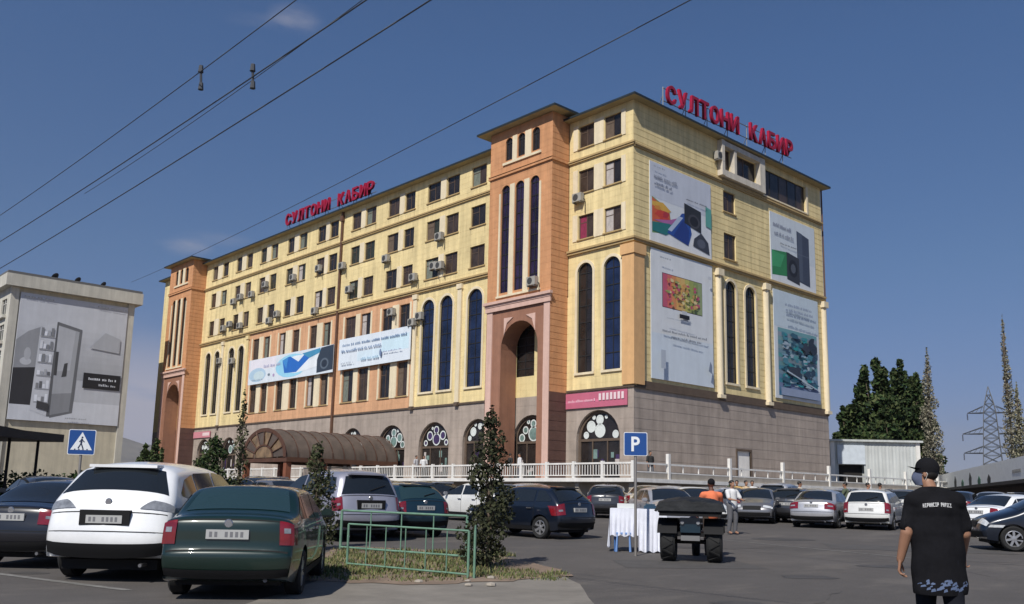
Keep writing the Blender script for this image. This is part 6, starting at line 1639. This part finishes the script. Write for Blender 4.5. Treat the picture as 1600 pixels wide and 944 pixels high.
def person(w, label, shirt, trous, hair=HAIR, skin=SKIN, pose='stand', group=None, h=1.0, cache={}):
    t = thing('person', w, label, 'person', group)
    if pose not in cache:
        m = MB()
        capsule(m, (0, 0, 0.98), (0, 0, 1.36), 0.14, 0.12, 10, 4); capsule(m, (-0.13, 0, 1.38), (0.13, 0, 1.38), 0.075, 0.075, 10, 4); capsule(m, (0, 0, 1.4), (0, 0.01, 1.53), 0.055, 0.055, 8, 3)
        head_parts(m, (0, 0.02, 1.62), 0.0)
        s = MB(); tr = MB()
        capsule(s, (0, 0, 0.95), (0, 0, 1.33), 0.175, 0.16, 14, 4); capsule(s, (-0.15, 0, 1.38), (0.15, 0, 1.38), 0.085, 0.085, 12, 4)
        if pose == 'ride':
            arms = [((-0.19, 0, 1.38), (-0.27, 0.20, 1.18), (-0.25, 0.46, 1.20)), ((0.19, 0, 1.38), (0.27, 0.20, 1.18), (0.25, 0.46, 1.20))]
            legs = [((-0.10, 0, 0.94), (-0.18, 0.42, 0.86), (-0.18, 0.40, 0.42)), ((0.10, 0, 0.94), (0.18, 0.42, 0.86), (0.18, 0.40, 0.42))]
        elif pose == 'lean':
            arms = [((-0.19, 0, 1.38), (-0.26, 0.14, 1.14), (-0.16, 0.36, 1.10)), ((0.19, 0, 1.38), (0.26, 0.14, 1.14), (0.16, 0.36, 1.10))]
            legs = [((-0.10, 0, 0.93), (-0.11, 0.04, 0.50), (-0.11, 0.0, 0.09)), ((0.10, 0, 0.93), (0.11, 0.02, 0.50), (0.12, -0.05, 0.09))]
        else:
            arms = [((-0.19, 0, 1.38), (-0.25, -0.02, 1.10), (-0.26, 0.06, 0.86)), ((0.19, 0, 1.38), (0.25, 0.02, 1.10), (0.25, 0.14, 0.88))]
            legs = [((-0.10, 0, 0.93), (-0.10, 0.10, 0.50), (-0.10, 0.08, 0.09)), ((0.10, 0, 0.93), (0.10, -0.02, 0.50), (0.10, -0.16, 0.09))]
        for a, b, c in arms:
            capsule(m, a, b, 0.052, 0.042, 10, 3); capsule(m, b, c, 0.041, 0.028, 10, 3); d = (Vector(c) - Vector(b)).normalized()
            hand(m, c, d, Vector((0, 1, 0.2)) if pose != 'ride' else Vector((-1 if a[0] > 0 else 1, 0, 0.2)), 0.9)
            capsule(s, a, Vector(a).lerp(Vector(b), 0.8), 0.080, 0.070, 10, 3)
        for a, b, c in legs:
            capsule(m, a, b, 0.085, 0.06, 10, 3); capsule(m, b, c, 0.055, 0.038, 10, 3)
            capsule(tr, a, b, 0.115, 0.085, 10, 3); capsule(tr, b, c, 0.082, 0.065, 10, 3); cc = Vector(c); capsule(m, cc, cc + Vector((0, 0.13, -0.035)), 0.045, 0.035, 8, 3)
        capsule(tr, (-0.05, 0, 0.95), (0.05, 0, 0.95), 0.145, 0.145, 12, 4)
        hm = MB(); ellip(hm, (0, 0.0, 1.672), (0.083, 0.098, 0.088))
        cache[pose] = (fuse(m, 'body', 0.014, 2), fuse(s, 'shirt', 0.02, 3), fuse(tr, 'trousers', 0.02, 3), hm.mesh('hair', True))
    for me, mt, nm in zip(cache[pose], (skin, shirt, trous, hair), ('body', 'shirt', 'trousers', 'hair')):
        o = bpy.data.objects.new(nm, me); COL.objects.link(o); setw(o, WM[t] @ Matrix.Scale(h, 4), t)
        if not me.materials: me.materials.append(None)
        o.material_slots[0].link = 'OBJECT'; o.material_slots[0].material = mt
    return t
cloth = lambda n, c: mat(n + ' cloth', c, 0.9, var=0.12, vscale=4)

# ================================================================ cargo trike with its rider
def trike():
    p = pix(1080, 800, fwd=19.3); w = T(p.x, p.y, gz(p.x, p.y)) @ Matrix.Rotation(yaw_of(14), 4, 'Z')
    t = thing('cargo_trike', w, 'black three wheeled cargo trike with two fat rear wheels and a black tarp load', 'trike')
    P_ = lambda nm, m, mt, par=t, sm=False: m.build(nm, mt, par, WM[t], smooth=sm, sharp=35 if sm else None)
    M = Matrix.Rotation(PI / 2, 4, 'Y')
    for s_ in (-1, 1):
        for_ = MB(); for_.lathe([(0.20, -0.13), (0.37, -0.155), (0.405, -0.11), (0.405, 0.11), (0.37, 0.155), (0.20, 0.13)], 28, Matrix.Translation((s_ * 0.47, 0, 0.405)) @ M)
        for k in range(18):
            a = 2 * PI * k / 18; for_.mbox(Matrix.Translation((s_ * 0.47, 0, 0.405)) @ Matrix.Rotation(a, 4, 'X') @ Matrix.Translation((0, 0, 0.405)) @ Matrix.Rotation(0.5 if k % 2 else -0.5, 4, 'Z'), 0.24, 0.035, 0.03)
        q = P_('wheel', for_, TYR, sm=True)
        r = MB(); r.lathe([(0.001, 0.06), (0.19, 0.10), (0.205, 0.13)], 20, Matrix.Translation((s_ * 0.47, 0, 0.405)) @ M); P_('rim', r, RIMD, q)
        g = MB(); n = 10
        P = [[(s_ * 0.47 + x, 0.50 * math.cos(PI * (0.12 + 0.76 * i / n)) * -1, 0.405 + 0.48 * math.sin(PI * (0.12 + 0.76 * i / n))) for x in (-0.20, 0.20)] for i in range(n + 1)]
        g.grid(P); P_('mudguard', g, TRM, sm=True)
    f = MB(); f.lathe([(0.17, -0.06), (0.30, -0.08), (0.33, -0.04), (0.33, 0.04), (0.30, 0.08), (0.17, 0.06)], 24, Matrix.Translation((0, 1.75, 0.33)) @ M); P_('wheel', f, TYR, sm=True)
    f = MB(); f.cyl((-0.4, 0, 0.405), (0.4, 0, 0.405), 0.045); f.box(-0.30, 0.30, -0.35, 0.75, 0.52, 0.60); f.tube([(0, 0.75, 0.56), (0, 1.25, 0.62), (0, 1.5, 1.0)], 0.035); f.tube([(-0.07, 1.75, 0.33), (-0.06, 1.5, 0.95)], 0.022); f.tube([(0.07, 1.75, 0.33), (0.06, 1.5, 0.95)], 0.022)
    P_('frame', f, TRM)
    f = MB(); f.tube([(-0.36, 1.30, 1.10), (-0.15, 1.48, 1.05), (0.15, 1.48, 1.05), (0.36, 1.30, 1.10)], 0.018); P_('handlebar', f, STL)
    f = MB(); capsule(f, (0, 0.86, 0.80), (0, 1.15, 0.78), 0.13, 0.10); P_('fuel_tank', f, P_BLACK, sm=True)
    f = MB(); f.box(-0.62, 0.62, -0.55, 0.62, 0.93, 1.12); f.box(-0.64, 0.64, -0.57, -0.53, 1.0, 1.10); P_('cargo_bed', f, TRM)
    # tarp covered load
    f = MB(); P = []
    rr = random.Random(2)
    for i in range(15):
        y = -0.60 + 1.24 * i / 14; row = []
        for k in range(19):
            a = k / 18; x = -0.70 + 1.40 * a; hh = 0.20 * (math.sin(PI * a) ** 0.35) * (math.sin(PI * (0.06 + 0.88 * i / 14)) ** 0.3) + 0.035 * rr.random()
            row.append((x * (1 + 0.02 * rr.random()), y, 1.10 + hh - (0.10 if k in (0, 18) else 0)))
        P.append(row)
    f.grid(P); f.face(P[0]); f.face(P[-1]); P_('tarp_load', f, mat('black tarpaulin', (0.012, 0.013, 0.014), 0.5, var=0.4, vscale=4, bump=0.8, bscale=6), sm=True)
    f = MB(); f.box(-0.20, 0.20, -0.40, -0.37, 0.60, 0.90); P_('tail_panel', f, P_TEAL)
    f = MB(); f.box(-0.19, 0.19, -0.42, -0.405, 0.44, 0.54); P_('number_plate', f, mat('dull plate', (0.16, 0.16, 0.16), 0.5))
    for s_ in (-1, 1):
        f = MB(); f.cyl((s_ * 0.16, -0.405, 0.80), (s_ * 0.16, -0.44, 0.80), 0.035, n=12); P_('tail_lamp', f, TLG, sm=True)
    p = pix(1112, 800, fwd=20.6); person(T(p.x, p.y, gz(p.x, p.y)) @ Matrix.Rotation(yaw_of(-6), 4, 'Z'), 'person with a black cap and orange vest standing behind the black cargo trike', cloth('orange', (0.66, 0.17, 0.075)), cloth('brown', (0.06, 0.04, 0.03)), hair=CLBC, skin=SKND, pose='lean', h=0.98)
    p = pix(1144, 800, fwd=29.5); person(T(p.x, p.y, gz(p.x, p.y)) @ Matrix.Rotation(yaw_of(150), 4, 'Z'), 'person in a white shirt standing right of the orange vest, beyond the trike', cloth('white', (0.6, 0.6, 0.6)), cloth('grey', (0.10, 0.10, 0.11)), pose='lean', h=0.98)
trike()
# ================================================================ stall table with a white cloth
def stall():
    p = pix(998, 830, fwd=21.8); w = T(p.x, p.y, gz(p.x, p.y)) @ Matrix.Rotation(yaw_of(8), 4, 'Z')
    t = thing('stall_table', w, 'small trestle stall table in the car lot under a white cloth', 'table')
    f = MB(); f.box(-0.62, 0.62, -0.35, 0.35, 0.93, 0.97); f.build('table_top', WHT, t)
    for x in (-0.55, 0.55):
        for y in (-0.3, 0.3):
            f = MB(); f.cyl((x, y, 0), (x, y, 0.93), 0.02, n=8); f.build('leg', mat('blue painted tube', (0.05, 0.13, 0.33), 0.5), t)
    CW = mat('white blue cloth', (0.70, 0.72, 0.80), 0.9, var=0.07, vscale=3, bump=0.5, bscale=5)
    def drop(x0, x1, y, zb, seed):
        f = MB(); rr = random.Random(seed); n = 24; P = []
        for k in range(8):
            z = 0.985 + (zb - 0.985) * k / 7; P.append([(x0 + (x1 - x0) * i / n, y - 0.02 - 0.035 * (k / 7) * (1 + math.sin(i * 1.7 + seed)), z + (0.02 * math.sin(i * 0.9) if k == 7 else 0)) for i in range(n + 1)])
        f.grid(P); return f
    f = drop(-0.66, 0.02, -0.37, 0.36, 1); f.add(drop(0.0, 0.66, -0.39, 0.02, 2).v, drop(0.0, 0.66, -0.39, 0.02, 2).f)
    f.box(-0.66, 0.66, -0.385, 0.38, 0.975, 0.988)
    s_ = drop(-0.38, 0.38, 0, 0.10, 3)
    for sg in (-1, 1): f.add([(sg * 0.66 - sg * (y + 0.02) * 1.0, x, z) for x, y, z in s_.v], s_.f)
    o = f.build('tablecloth', CW, None, w, smooth=True, sharp=50); tag(o, 'white bluish cloth hanging over the stall table to the ground', 'tablecloth')
    f = MB(); f.box(-0.50, -0.05, -0.15, 0.2, 0.99, 1.10); o = f.build('carton', mat('pale carton', (0.55, 0.57, 0.56), 0.8), None, w); tag(o, 'flat pale carton lying on the left of the white stall table', 'carton')
    f = MB(); f.box(0.12, 0.42, -0.1, 0.2, 0.99, 1.06); f.box(0.16, 0.38, -0.06, 0.16, 1.06, 1.10); o = f.build('carton', mat('greenish carton', (0.33, 0.45, 0.42), 0.8), None, w); tag(o, 'low greenish box on the right of the white stall table', 'carton')
    st = thing('stool', w @ T(-0.35, -0.25, 0), 'light blue plastic stool tucked under the white stall table', 'stool')
    BL = mat('light blue plastic', (0.16, 0.28, 0.55), 0.45)
    f = MB(); f.box(-0.17, 0.17, -0.17, 0.17, 0.40, 0.44); f.build('seat', BL, st)
    for x in (-0.14, 0.14):
        for y in (-0.14, 0.14):
            f = MB(); f.cyl((x * 1.15, y * 1.15, 0), (x, y, 0.40), 0.028, 0.02, 8); f.build('leg', BL, st)
stall()
# ================================================================ street signs
BLUE = mat('sign blue', (0.008, 0.06, 0.24), 0.45, var=0.06); SWT = mat('sign white', (0.72, 0.74, 0.76), 0.5)
def post_sign(px, top, bot, fwd, label, kind, half, ground_px=None):
    c = pix(px, (top + bot) / 2, fwd=fwd); g = gz(c.x, c.y); w = T(c.x, c.y, g) @ Matrix.Rotation(yaw_of(math.degrees(math.atan((px - CX) / FPX)) * 0.6), 4, 'Z')
    t = thing('road_sign', w, label, 'sign'); h = c.z - g
    f = MB(); f.cyl((0, 0.03, 0), (0, 0.03, h + half), 0.03, n=10); f.build('post', mat('galvanised post', (0.30, 0.28, 0.26), 0.5, metal=0.5), t, smooth=True, sharp=50)
    def rr(hw, hh, r, y0, y1):
        pts = []
        for cx_, cz_, a0 in ((hw - r, hh - r, 0), (-hw + r, hh - r, PI / 2), (-hw + r, -hh + r, PI), (hw - r, -hh + r, 1.5 * PI)):
            for k in range(5): a = a0 + PI / 2 * k / 4; pts.append((cx_ + r * math.cos(a), h + cz_ + r * math.sin(a)))
        m = MB(); m.prism(pts, y0, y1); return m
    rr(half, half, half * 0.12, -0.015, 0.0).build('panel_edge', SWT, t)
    rr(half * 0.95, half * 0.95, half * 0.10, -0.018, -0.0152).build('panel', BLUE, t)
    if kind == 'P':
        me = glyph('P', half * 0.72, half * 1.25, 0.006); mobj('letter', me, SWT, t, w @ T(0, -0.022, h - half * 0.62))
    else:
        m = MB(); m.prism([(-half * 0.80, h - half * 0.62), (half * 0.80, h - half * 0.62), (0, h + half * 0.80)], -0.021, -0.0182); m.build('triangle', SWT, t)
        m = MB(); y0, y1 = -0.024, -0.0213; q = half
        m.prism([(q * (.02 + .075 * math.cos(2 * PI * i / 10)), h + q * (.38 + .075 * math.sin(2 * PI * i / 10))) for i in range(10)], y0, y1)
        for a, b, r_ in (((.0, .28), (-.03, -.10), .07), ((-.03, -.10), (.14, -.52), .045), ((-.03, -.10), (-.24, -.50), .045), ((.0, .22), (.20, .0), .035), ((.0, .22), (-.18, .02), .035)):
            d = Vector((b[0] - a[0], b[1] - a[1])).normalized(); nx, nz = -d.y * r_, d.x * r_
            m.prism([(q * (a[0] + nx), h + q * (a[1] + nz)), (q * (a[0] - nx), h + q * (a[1] - nz)), (q * (b[0] - nx), h + q * (b[1] - nz)), (q * (b[0] + nx), h + q * (b[1] + nz))], y0 - 0.0005 * r_, y1)
        for k in range(4): m.prism([(q * (-.52 + .30 * k), h - q * .60), (q * (-.40 + .30 * k), h - q * .60), (q * (-.42 + .30 * k), h - q * .53), (q * (-.50 + .30 * k), h - q * .53)], y0, y1)
        m.build('walking_figure', mat('sign dark', (0.012, 0.02, 0.06), 0.5), t)
post_sign(993, 676, 712, 20.4, 'blue parking sign with a white P on a thin post', 'P', 0.262)
post_sign(128, 673, 709, 21.5, 'blue pedestrian crossing sign with a white triangle on a post', 'X', 0.295)

# ================================================================ overhead trolley wires
WIRE = mat('wire', (0.045, 0.05, 0.06), 0.6)
def wire(p, q, label, sag=0.12, r=0.012):
    t = []
    for i in range(17):
        s_ = i / 16; v = p.lerp(q, s_); t.append(v - Vector((0, 0, sag * 4 * s_ * (1 - s_))))
    m = MB(); m.tube(t, r, 6); o = m.build('overhead_wire', WIRE, None, T(0, 0, 0), smooth=True); tag(o, label, 'wire', 'trolley wires over the street'); return o
def ray_wire(a, b, za, zb, label, ext=0.35, r=0.012, sag=0.1):
    p, q = pix(a[0], a[1], z=za), pix(b[0], b[1], z=zb); d = q - p
    return wire(p - d * ext * 0.3, q + d * ext, label, sag, r)
ray_wire((0, 335), (436, 12), 7.2, 7.2, 'topmost of the four overhead wires at the upper left', r=0.007)
ray_wire((0, 376), (545, 10), 7.0, 7.0, 'second overhead wire from the top at the upper left', r=0.0095)
ray_wire((150, 290), (541, 12), 7.35, 7.35, 'thin overhead wire meeting the second one at the frame top', ext=0.25, r=0.0055)
ray_wire((0, 418), (640, 12), 6.8, 6.8, 'lowest of the four overhead wires at the upper left', r=0.0095)
pa = pix(205, 441, fwd=60); pb = pix(1045, 14, fwd=14); wire(pa, pb + (pb - pa) * 0.05, 'single long wire crossing in front of the rooftop letters', 0.25, 0.010)
for px, y0, y1, lb_ in ((314, 108, 135, 'left dark spacer hanging between two overhead wires'), (395, 106, 133, 'right dark spacer hanging between two overhead wires')):
    zt = 7.05 if px < 350 else 6.85
    b = pix(px, y1, z=zt - 0.05); a = pix(px, y0, z=0) if False else None
    fw_ = b.x * FH.x + b.y * FH.y; a = pix(px, y0, fwd=fw_)
    t = thing('wire_spacer', T(b.x, b.y, b.z), lb_, 'spacer', 'spacers on the trolley wires')
    m = MB(); m.cyl(b, a, 0.018, n=6); m.build('rod', WIRE, t, T(0, 0, 0))
    for e in (a, b): m = MB(); m.cyl(e - Vector((0, 0, 0.05)), e + Vector((0, 0, 0.05)), 0.04, 0.03, 8); m.build('clamp', WIRE, t, T(0, 0, 0))

# ================================================================ far right: shed, market hall, pylon
SHW = mat('whitewashed corrugated sheet', (0.46, 0.48, 0.47), 0.7, var=0.1, vscale=0.6, streak=0.15)
a = pix(1297, 689, fwd=84); b = pix(1436, 690, fwd=84); ax = (b - a); ax.z = 0; ln = ax.length; ang = math.atan2(ax.y, ax.x); zt = a.z
sw = T(a.x, a.y, 0.7) @ Matrix.Rotation(ang, 4, 'Z')
sh = thing('storage_shed', sw, 'white corrugated shed right of the building with a dark opening', 'shed')
H_ = zt - 0.7
m = MB(); n = 70
ox0, ox1, oz0, oz1 = ln * 0.085, ln * 0.37, 2.2, H_ - 2.15
def corr(m, x0, x1, z0, z1):
    k = max(2, int((x1 - x0) / 0.16)); P = [[(x0 + (x1 - x0) * i / k, 0.03 * (i % 2), z) for i in range(k + 1)] for z in (z0, z1)]; m.grid(P)
corr(m, 0, ox0, 0, H_); corr(m, ox1, ln, 0, H_); corr(m, ox0, ox1, oz1, H_); corr(m, ox0, ox1, 0, oz0); m.build('wall', SHW, sh)
m = MB(); m.box(-0.02, ln + 0.02, 0.6, 9, 0, H_ - 0.02); m.build('rear_wall', SHW, sh)
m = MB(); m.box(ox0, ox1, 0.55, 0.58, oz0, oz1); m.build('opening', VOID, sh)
m = MB(); m.box(-0.25, ln + 0.25, -0.3, 9.2, H_ - 0.02, H_ + 0.16); m.build('roof', SHW, sh)
m = MB(); m.box(ox0 - 0.1, ox1 + 0.1, -0.12, -0.01, oz1 + 0.06, H_ - 0.35); m.build('roller_cover', mat('pale blue sheet', (0.52, 0.57, 0.62), 0.6, var=0.12), sh)
m = MB(); m.box(ln - 0.35, ln + 0.03, -0.06, -0.001, 0, H_ - 0.03); m.box(-0.03, 0.35, -0.06, -0.001, 0, H_ - 0.03); m.build('corner_trim', WHT, sh)
# market hall receding on the right
A_ = pix(1462, 752, fwd=88); B_ = pix(1640, 703, fwd=44); g_ = 0.7
ax = B_ - A_; axh = Vector((ax.x, ax.y, 0)); ln = axh.length; ang = math.atan2(axh.y, axh.x)
hw = T(A_.x, A_.y, g_) @ Matrix.Rotation(ang, 4, 'Z')
zt0, zt1 = A_.z - g_ + 0.6, B_.z - g_
hall = thing('market_hall', hw, 'low white fronted market hall receding at the right edge', 'building')
hmean = (zt1) 
m = MB(); m.add([(0, 0, hmean - 1.35), (ln, 0, hmean - 1.35), (ln, 0, hmean), (0, 0, hmean), (0, 0.4, hmean - 1.35), (ln, 0.4, hmean - 1.35), (ln, 0.4, hmean), (0, 0.4, hmean)], [(0, 1, 2, 3), (4, 7, 6, 5), (3, 2, 6, 7), (0, 4, 5, 1), (0, 3, 7, 4), (1, 5, 6, 2)])
m.build('fascia', mat('white fascia', (0.82, 0.84, 0.84), 0.7, var=0.06), hall)
m = MB(); m.box(0.1, ln, 0.41, 9, 0, hmean - 0.1); m.build('wall', mat('dark hall wall', (0.07, 0.055, 0.05), 0.9, var=0.2), hall)
m = MB(); m.box(-0.2, ln + 0.2, -0.9, 0.405, hmean - 1.55, hmean - 1.36); m.build('eave', mat('dark eave', (0.03, 0.025, 0.022), 0.8), hall)
gn = mat('green print', (0.03, 0.12, 0.07), 0.7)
for i in range(5):
    m = MB(); x0 = ln * (0.28 + 0.085 * i); rr_ = random.Random(i); h0 = 0.5 + 0.5 * rr_.random()
    m.prism([(x0, hmean - 1.3), (x0 + 0.9, hmean - 1.3), (x0 + 1.1, hmean - 1.3 + h0 * 0.6), (x0 + 0.5, hmean - 1.3 + h0), (x0 - 0.1, hmean - 1.3 + h0 * 0.5)], -0.03, -0.002); m.build('green_print', gn if i % 2 else BLK, hall)
for i in range(10):
    m = MB(); x0 = ln * 0.12 + i * 0.32; m.box(x0, x0 + 0.22, -0.02, -0.003, hmean - 0.95, hmean - 0.72); m.build('fascia_mark', STL, hall)
for i in range(8):
    m = MB(); x0 = ln * 0.80 + i * 0.30; m.box(x0, x0 + 0.2, -0.02, -0.003, hmean - 0.85, hmean - 0.65); m.build('fascia_mark', STL, hall)
# lattice pylon
pp = pix(1551, 715, fwd=260); ptop = pix(1543.5, 604, fwd=260); PZ = ptop.z
pw = T(pp.x, pp.y, 0.7) @ Matrix.Rotation(yaw_of(27), 4, 'Z')
py = thing('power_pylon', pw, 'steel lattice power pylon with three crossarms on the horizon', 'pylon')
PY = mat('weathered galvanised steel', (0.08, 0.085, 0.09), 0.7, metal=0.2)
hP = PZ - 0.7
def pwid(z): t_ = z / hP; return 2.6 * (1 - t_) ** 1.0 * 0.8 + (1.5 if t_ < 0.82 else 1.5 * (1 - t_) / 0.18) * 0.75
m = MB(); N = 14
for i in range(N):
    z0, z1 = hP * i / N, hP * (i + 1) / N; a_, b_ = pwid(z0), pwid(z1)
    c0 = [(-a_, -a_, z0), (a_, -a_, z0), (a_, a_, z0), (-a_, a_, z0)]; c1 = [(-b_, -b_, z1), (b_, -b_, z1), (b_, b_, z1), (-b_, b_, z1)]
    for k in range(4):
        m.cyl(c0[k], c1[k], 0.16, n=4, caps=False); m.cyl(c0[k], c1[(k + 1) % 4], 0.09, n=3, caps=False); m.cyl(c0[(k + 1) % 4], c1[k], 0.09, n=3, caps=False); m.cyl(c1[k], c1[(k + 1) % 4], 0.08, n=3, caps=False)
m.build('tower', PY, py)
for zf, l_ in ((0.78, 4.2), (0.607, 5.4), (0.448, 5.0)):
    for s_ in (-1, 1):
        z = hP * zf; wv = pwid(z); m = MB(); tip = (s_ * (wv + l_), 0, z)
        for yy in (-wv, wv): m.cyl((s_ * wv, yy, z), tip, 0.12, n=4); m.cyl((s_ * wv, yy, z + 1.9), tip, 0.10, n=4)
        for k in range(1, 4): q = k / 4; m.cyl((s_ * (wv + l_ * q), wv * (1 - q), z), (s_ * (wv + l_ * (q - .2)), -wv * (1 - q + .1), z), 0.06, n=3); m.cyl((s_ * (wv + l_ * q), wv * (1 - q), z), (s_ * (wv + l_ * (q - .2)), wv * (1 - q + .15), z + 1.9 * (1 - q + .2)), 0.06, n=3)
        m.build('crossarm', PY, py)
        m = MB()
        for k in range(6): m.cyl((tip[0], 0, z - 0.3 - 0.3 * k), (tip[0], 0, z - 0.5 - 0.3 * k), 0.22, 0.10, 8)
        m.build('insulator', mat('brown insulator', (0.06, 0.045, 0.04), 0.4), py)
# ================================================================ shelter on the far left
a = pix(-40, 676, fwd=30); b = pix(85, 682, fwd=34)
ax = b - a; ang = math.atan2(ax.y, ax.x); ln = Vector((ax.x, ax.y)).length; gl_ = gz(a.x, a.y)
sw2 = T(a.x, a.y, gl_) @ Matrix.Rotation(ang, 4, 'Z'); zr = (a.z + b.z) / 2 - gl_
stp = thing('bus_shelter', sw2, 'dark flat roofed street shelter on thin posts at the left edge', 'shelter')
m = MB(); m.box(-3, ln, -0.4, 2.2, zr - 0.14, zr + 0.14); m.prism([(-3, zr + 0.14), (ln * 0.5, zr + 0.14), (-3, zr + 0.42)], -0.35, 2.1); m.build('roof', mat('dark shelter roof', (0.035, 0.030, 0.028), 0.7, var=0.2), stp)
for i, x in enumerate((0.4, ln * 0.45, ln * 0.82)):
    for y in (0.1, 1.7): m = MB(); m.cyl((x, y, 0), (x, y, zr - 0.14), 0.05, n=8); m.build('post', TRM, stp)
m = MB(); m.box(0.3, ln * 0.8, 1.9, 1.94, 0.3, zr - 0.7); m.build('back_panel', mat('faded shelter panel', (0.10, 0.12, 0.10), 0.6, var=0.3), stp)
# ================================================================ people on the terrace and in the lot
PG = 'people far off by the building'
def on_terrace(px, y=None, x=None, deg=0, **k):
    p = pix(px, 730, y=y) if y else pix(px, 730, x=x); return T(p.x, p.y, 2.45) @ Matrix.Rotation(yaw_of(deg), 4, 'Z')
person(on_terrace(1016, y=34.6, deg=150), 'person in black standing on the terrace right of the parking sign', cloth('black', (0.02, 0.02, 0.02)), cloth('grey', (0.10, 0.10, 0.11)), group=PG)
person(on_terrace(812, x=41.6, deg=-100), 'person in a white shirt in the doorway of the near portal', cloth('white', (0.6, 0.6, 0.6)), cloth('navy', (0.02, 0.025, 0.05)), group=PG)
person(on_terrace(797, x=41.4, deg=60), 'person in dark clothes beside the portal pillar of the near tower', cloth('black', (0.02, 0.02, 0.02)), cloth('brown', (0.06, 0.04, 0.03)), group=PG)
person(on_terrace(662, x=41.0, deg=170), 'person in pale shirt at the balustrade by the violet arch', cloth('white', (0.6, 0.6, 0.6)), cloth('black', (0.02, 0.02, 0.02)), group=PG)
person(on_terrace(650, x=40.6, deg=120), 'person in pale grey beside the one at the violet arch', cloth('pale grey', (0.4, 0.4, 0.42)), cloth('grey', (0.10, 0.10, 0.11)), group=PG)
for i, (px, fwd, deg, sc, lb_) in enumerate([(1152, 42.5, 200, ('ochre', (0.42, 0.27, 0.10)), 'person in an ochre shirt above the grey car'), (1166, 42.8, 150, ('tan', (0.50, 0.38, 0.24)), 'person in a tan top beside the one in ochre'), (1176, 43.2, 190, ('white', (0.6, 0.6, 0.6)), 'person in white right of the one in tan'),
                                       (1250, 41.5, 90, ('cream', (0.55, 0.5, 0.4)), 'person in cream walking behind the silver saloon'), (1322, 41.0, -60, ('olive', (0.08, 0.10, 0.06)), 'person in dark olive between the silver saloon and pale estate'), (1357, 40.0, 120, ('pink', (0.5, 0.3, 0.3)), 'person in faded pink behind the pale silver estate car'), (1376, 40.5, 60, ('taupe', (0.25, 0.2, 0.18)), 'person in taupe behind the pale silver estate car')]):
    p = pix(px, 790, fwd=fwd); person(T(p.x, p.y, gz(p.x, p.y)) @ Matrix.Rotation(yaw_of(deg), 4, 'Z'), lb_, cloth(*sc), cloth('grey', (0.10, 0.10, 0.11)), group=PG, pose='stand' if i % 2 else 'lean')
# ================================================================ thin summer haze
hz = MB(); hz.box(-1500, 10500, -3000, 10500, -8, 900)
hzm = bpy.data.materials.new('haze'); hzm.use_nodes = True
t_ = hzm.node_tree; t_.nodes.clear(); o_ = t_.nodes.new('ShaderNodeOutputMaterial'); v_ = t_.nodes.new('ShaderNodeVolumePrincipled')
v_.inputs['Color'].default_value = (0.80, 0.86, 0.97, 1); v_.inputs['Density'].default_value = 0.00006; v_.inputs['Anisotropy'].default_value = 0.3
t_.links.new(v_.outputs[0], o_.inputs['Volume'])
hz.build('haze', hzm, None, T(0, 0, 0), kind='stuff')
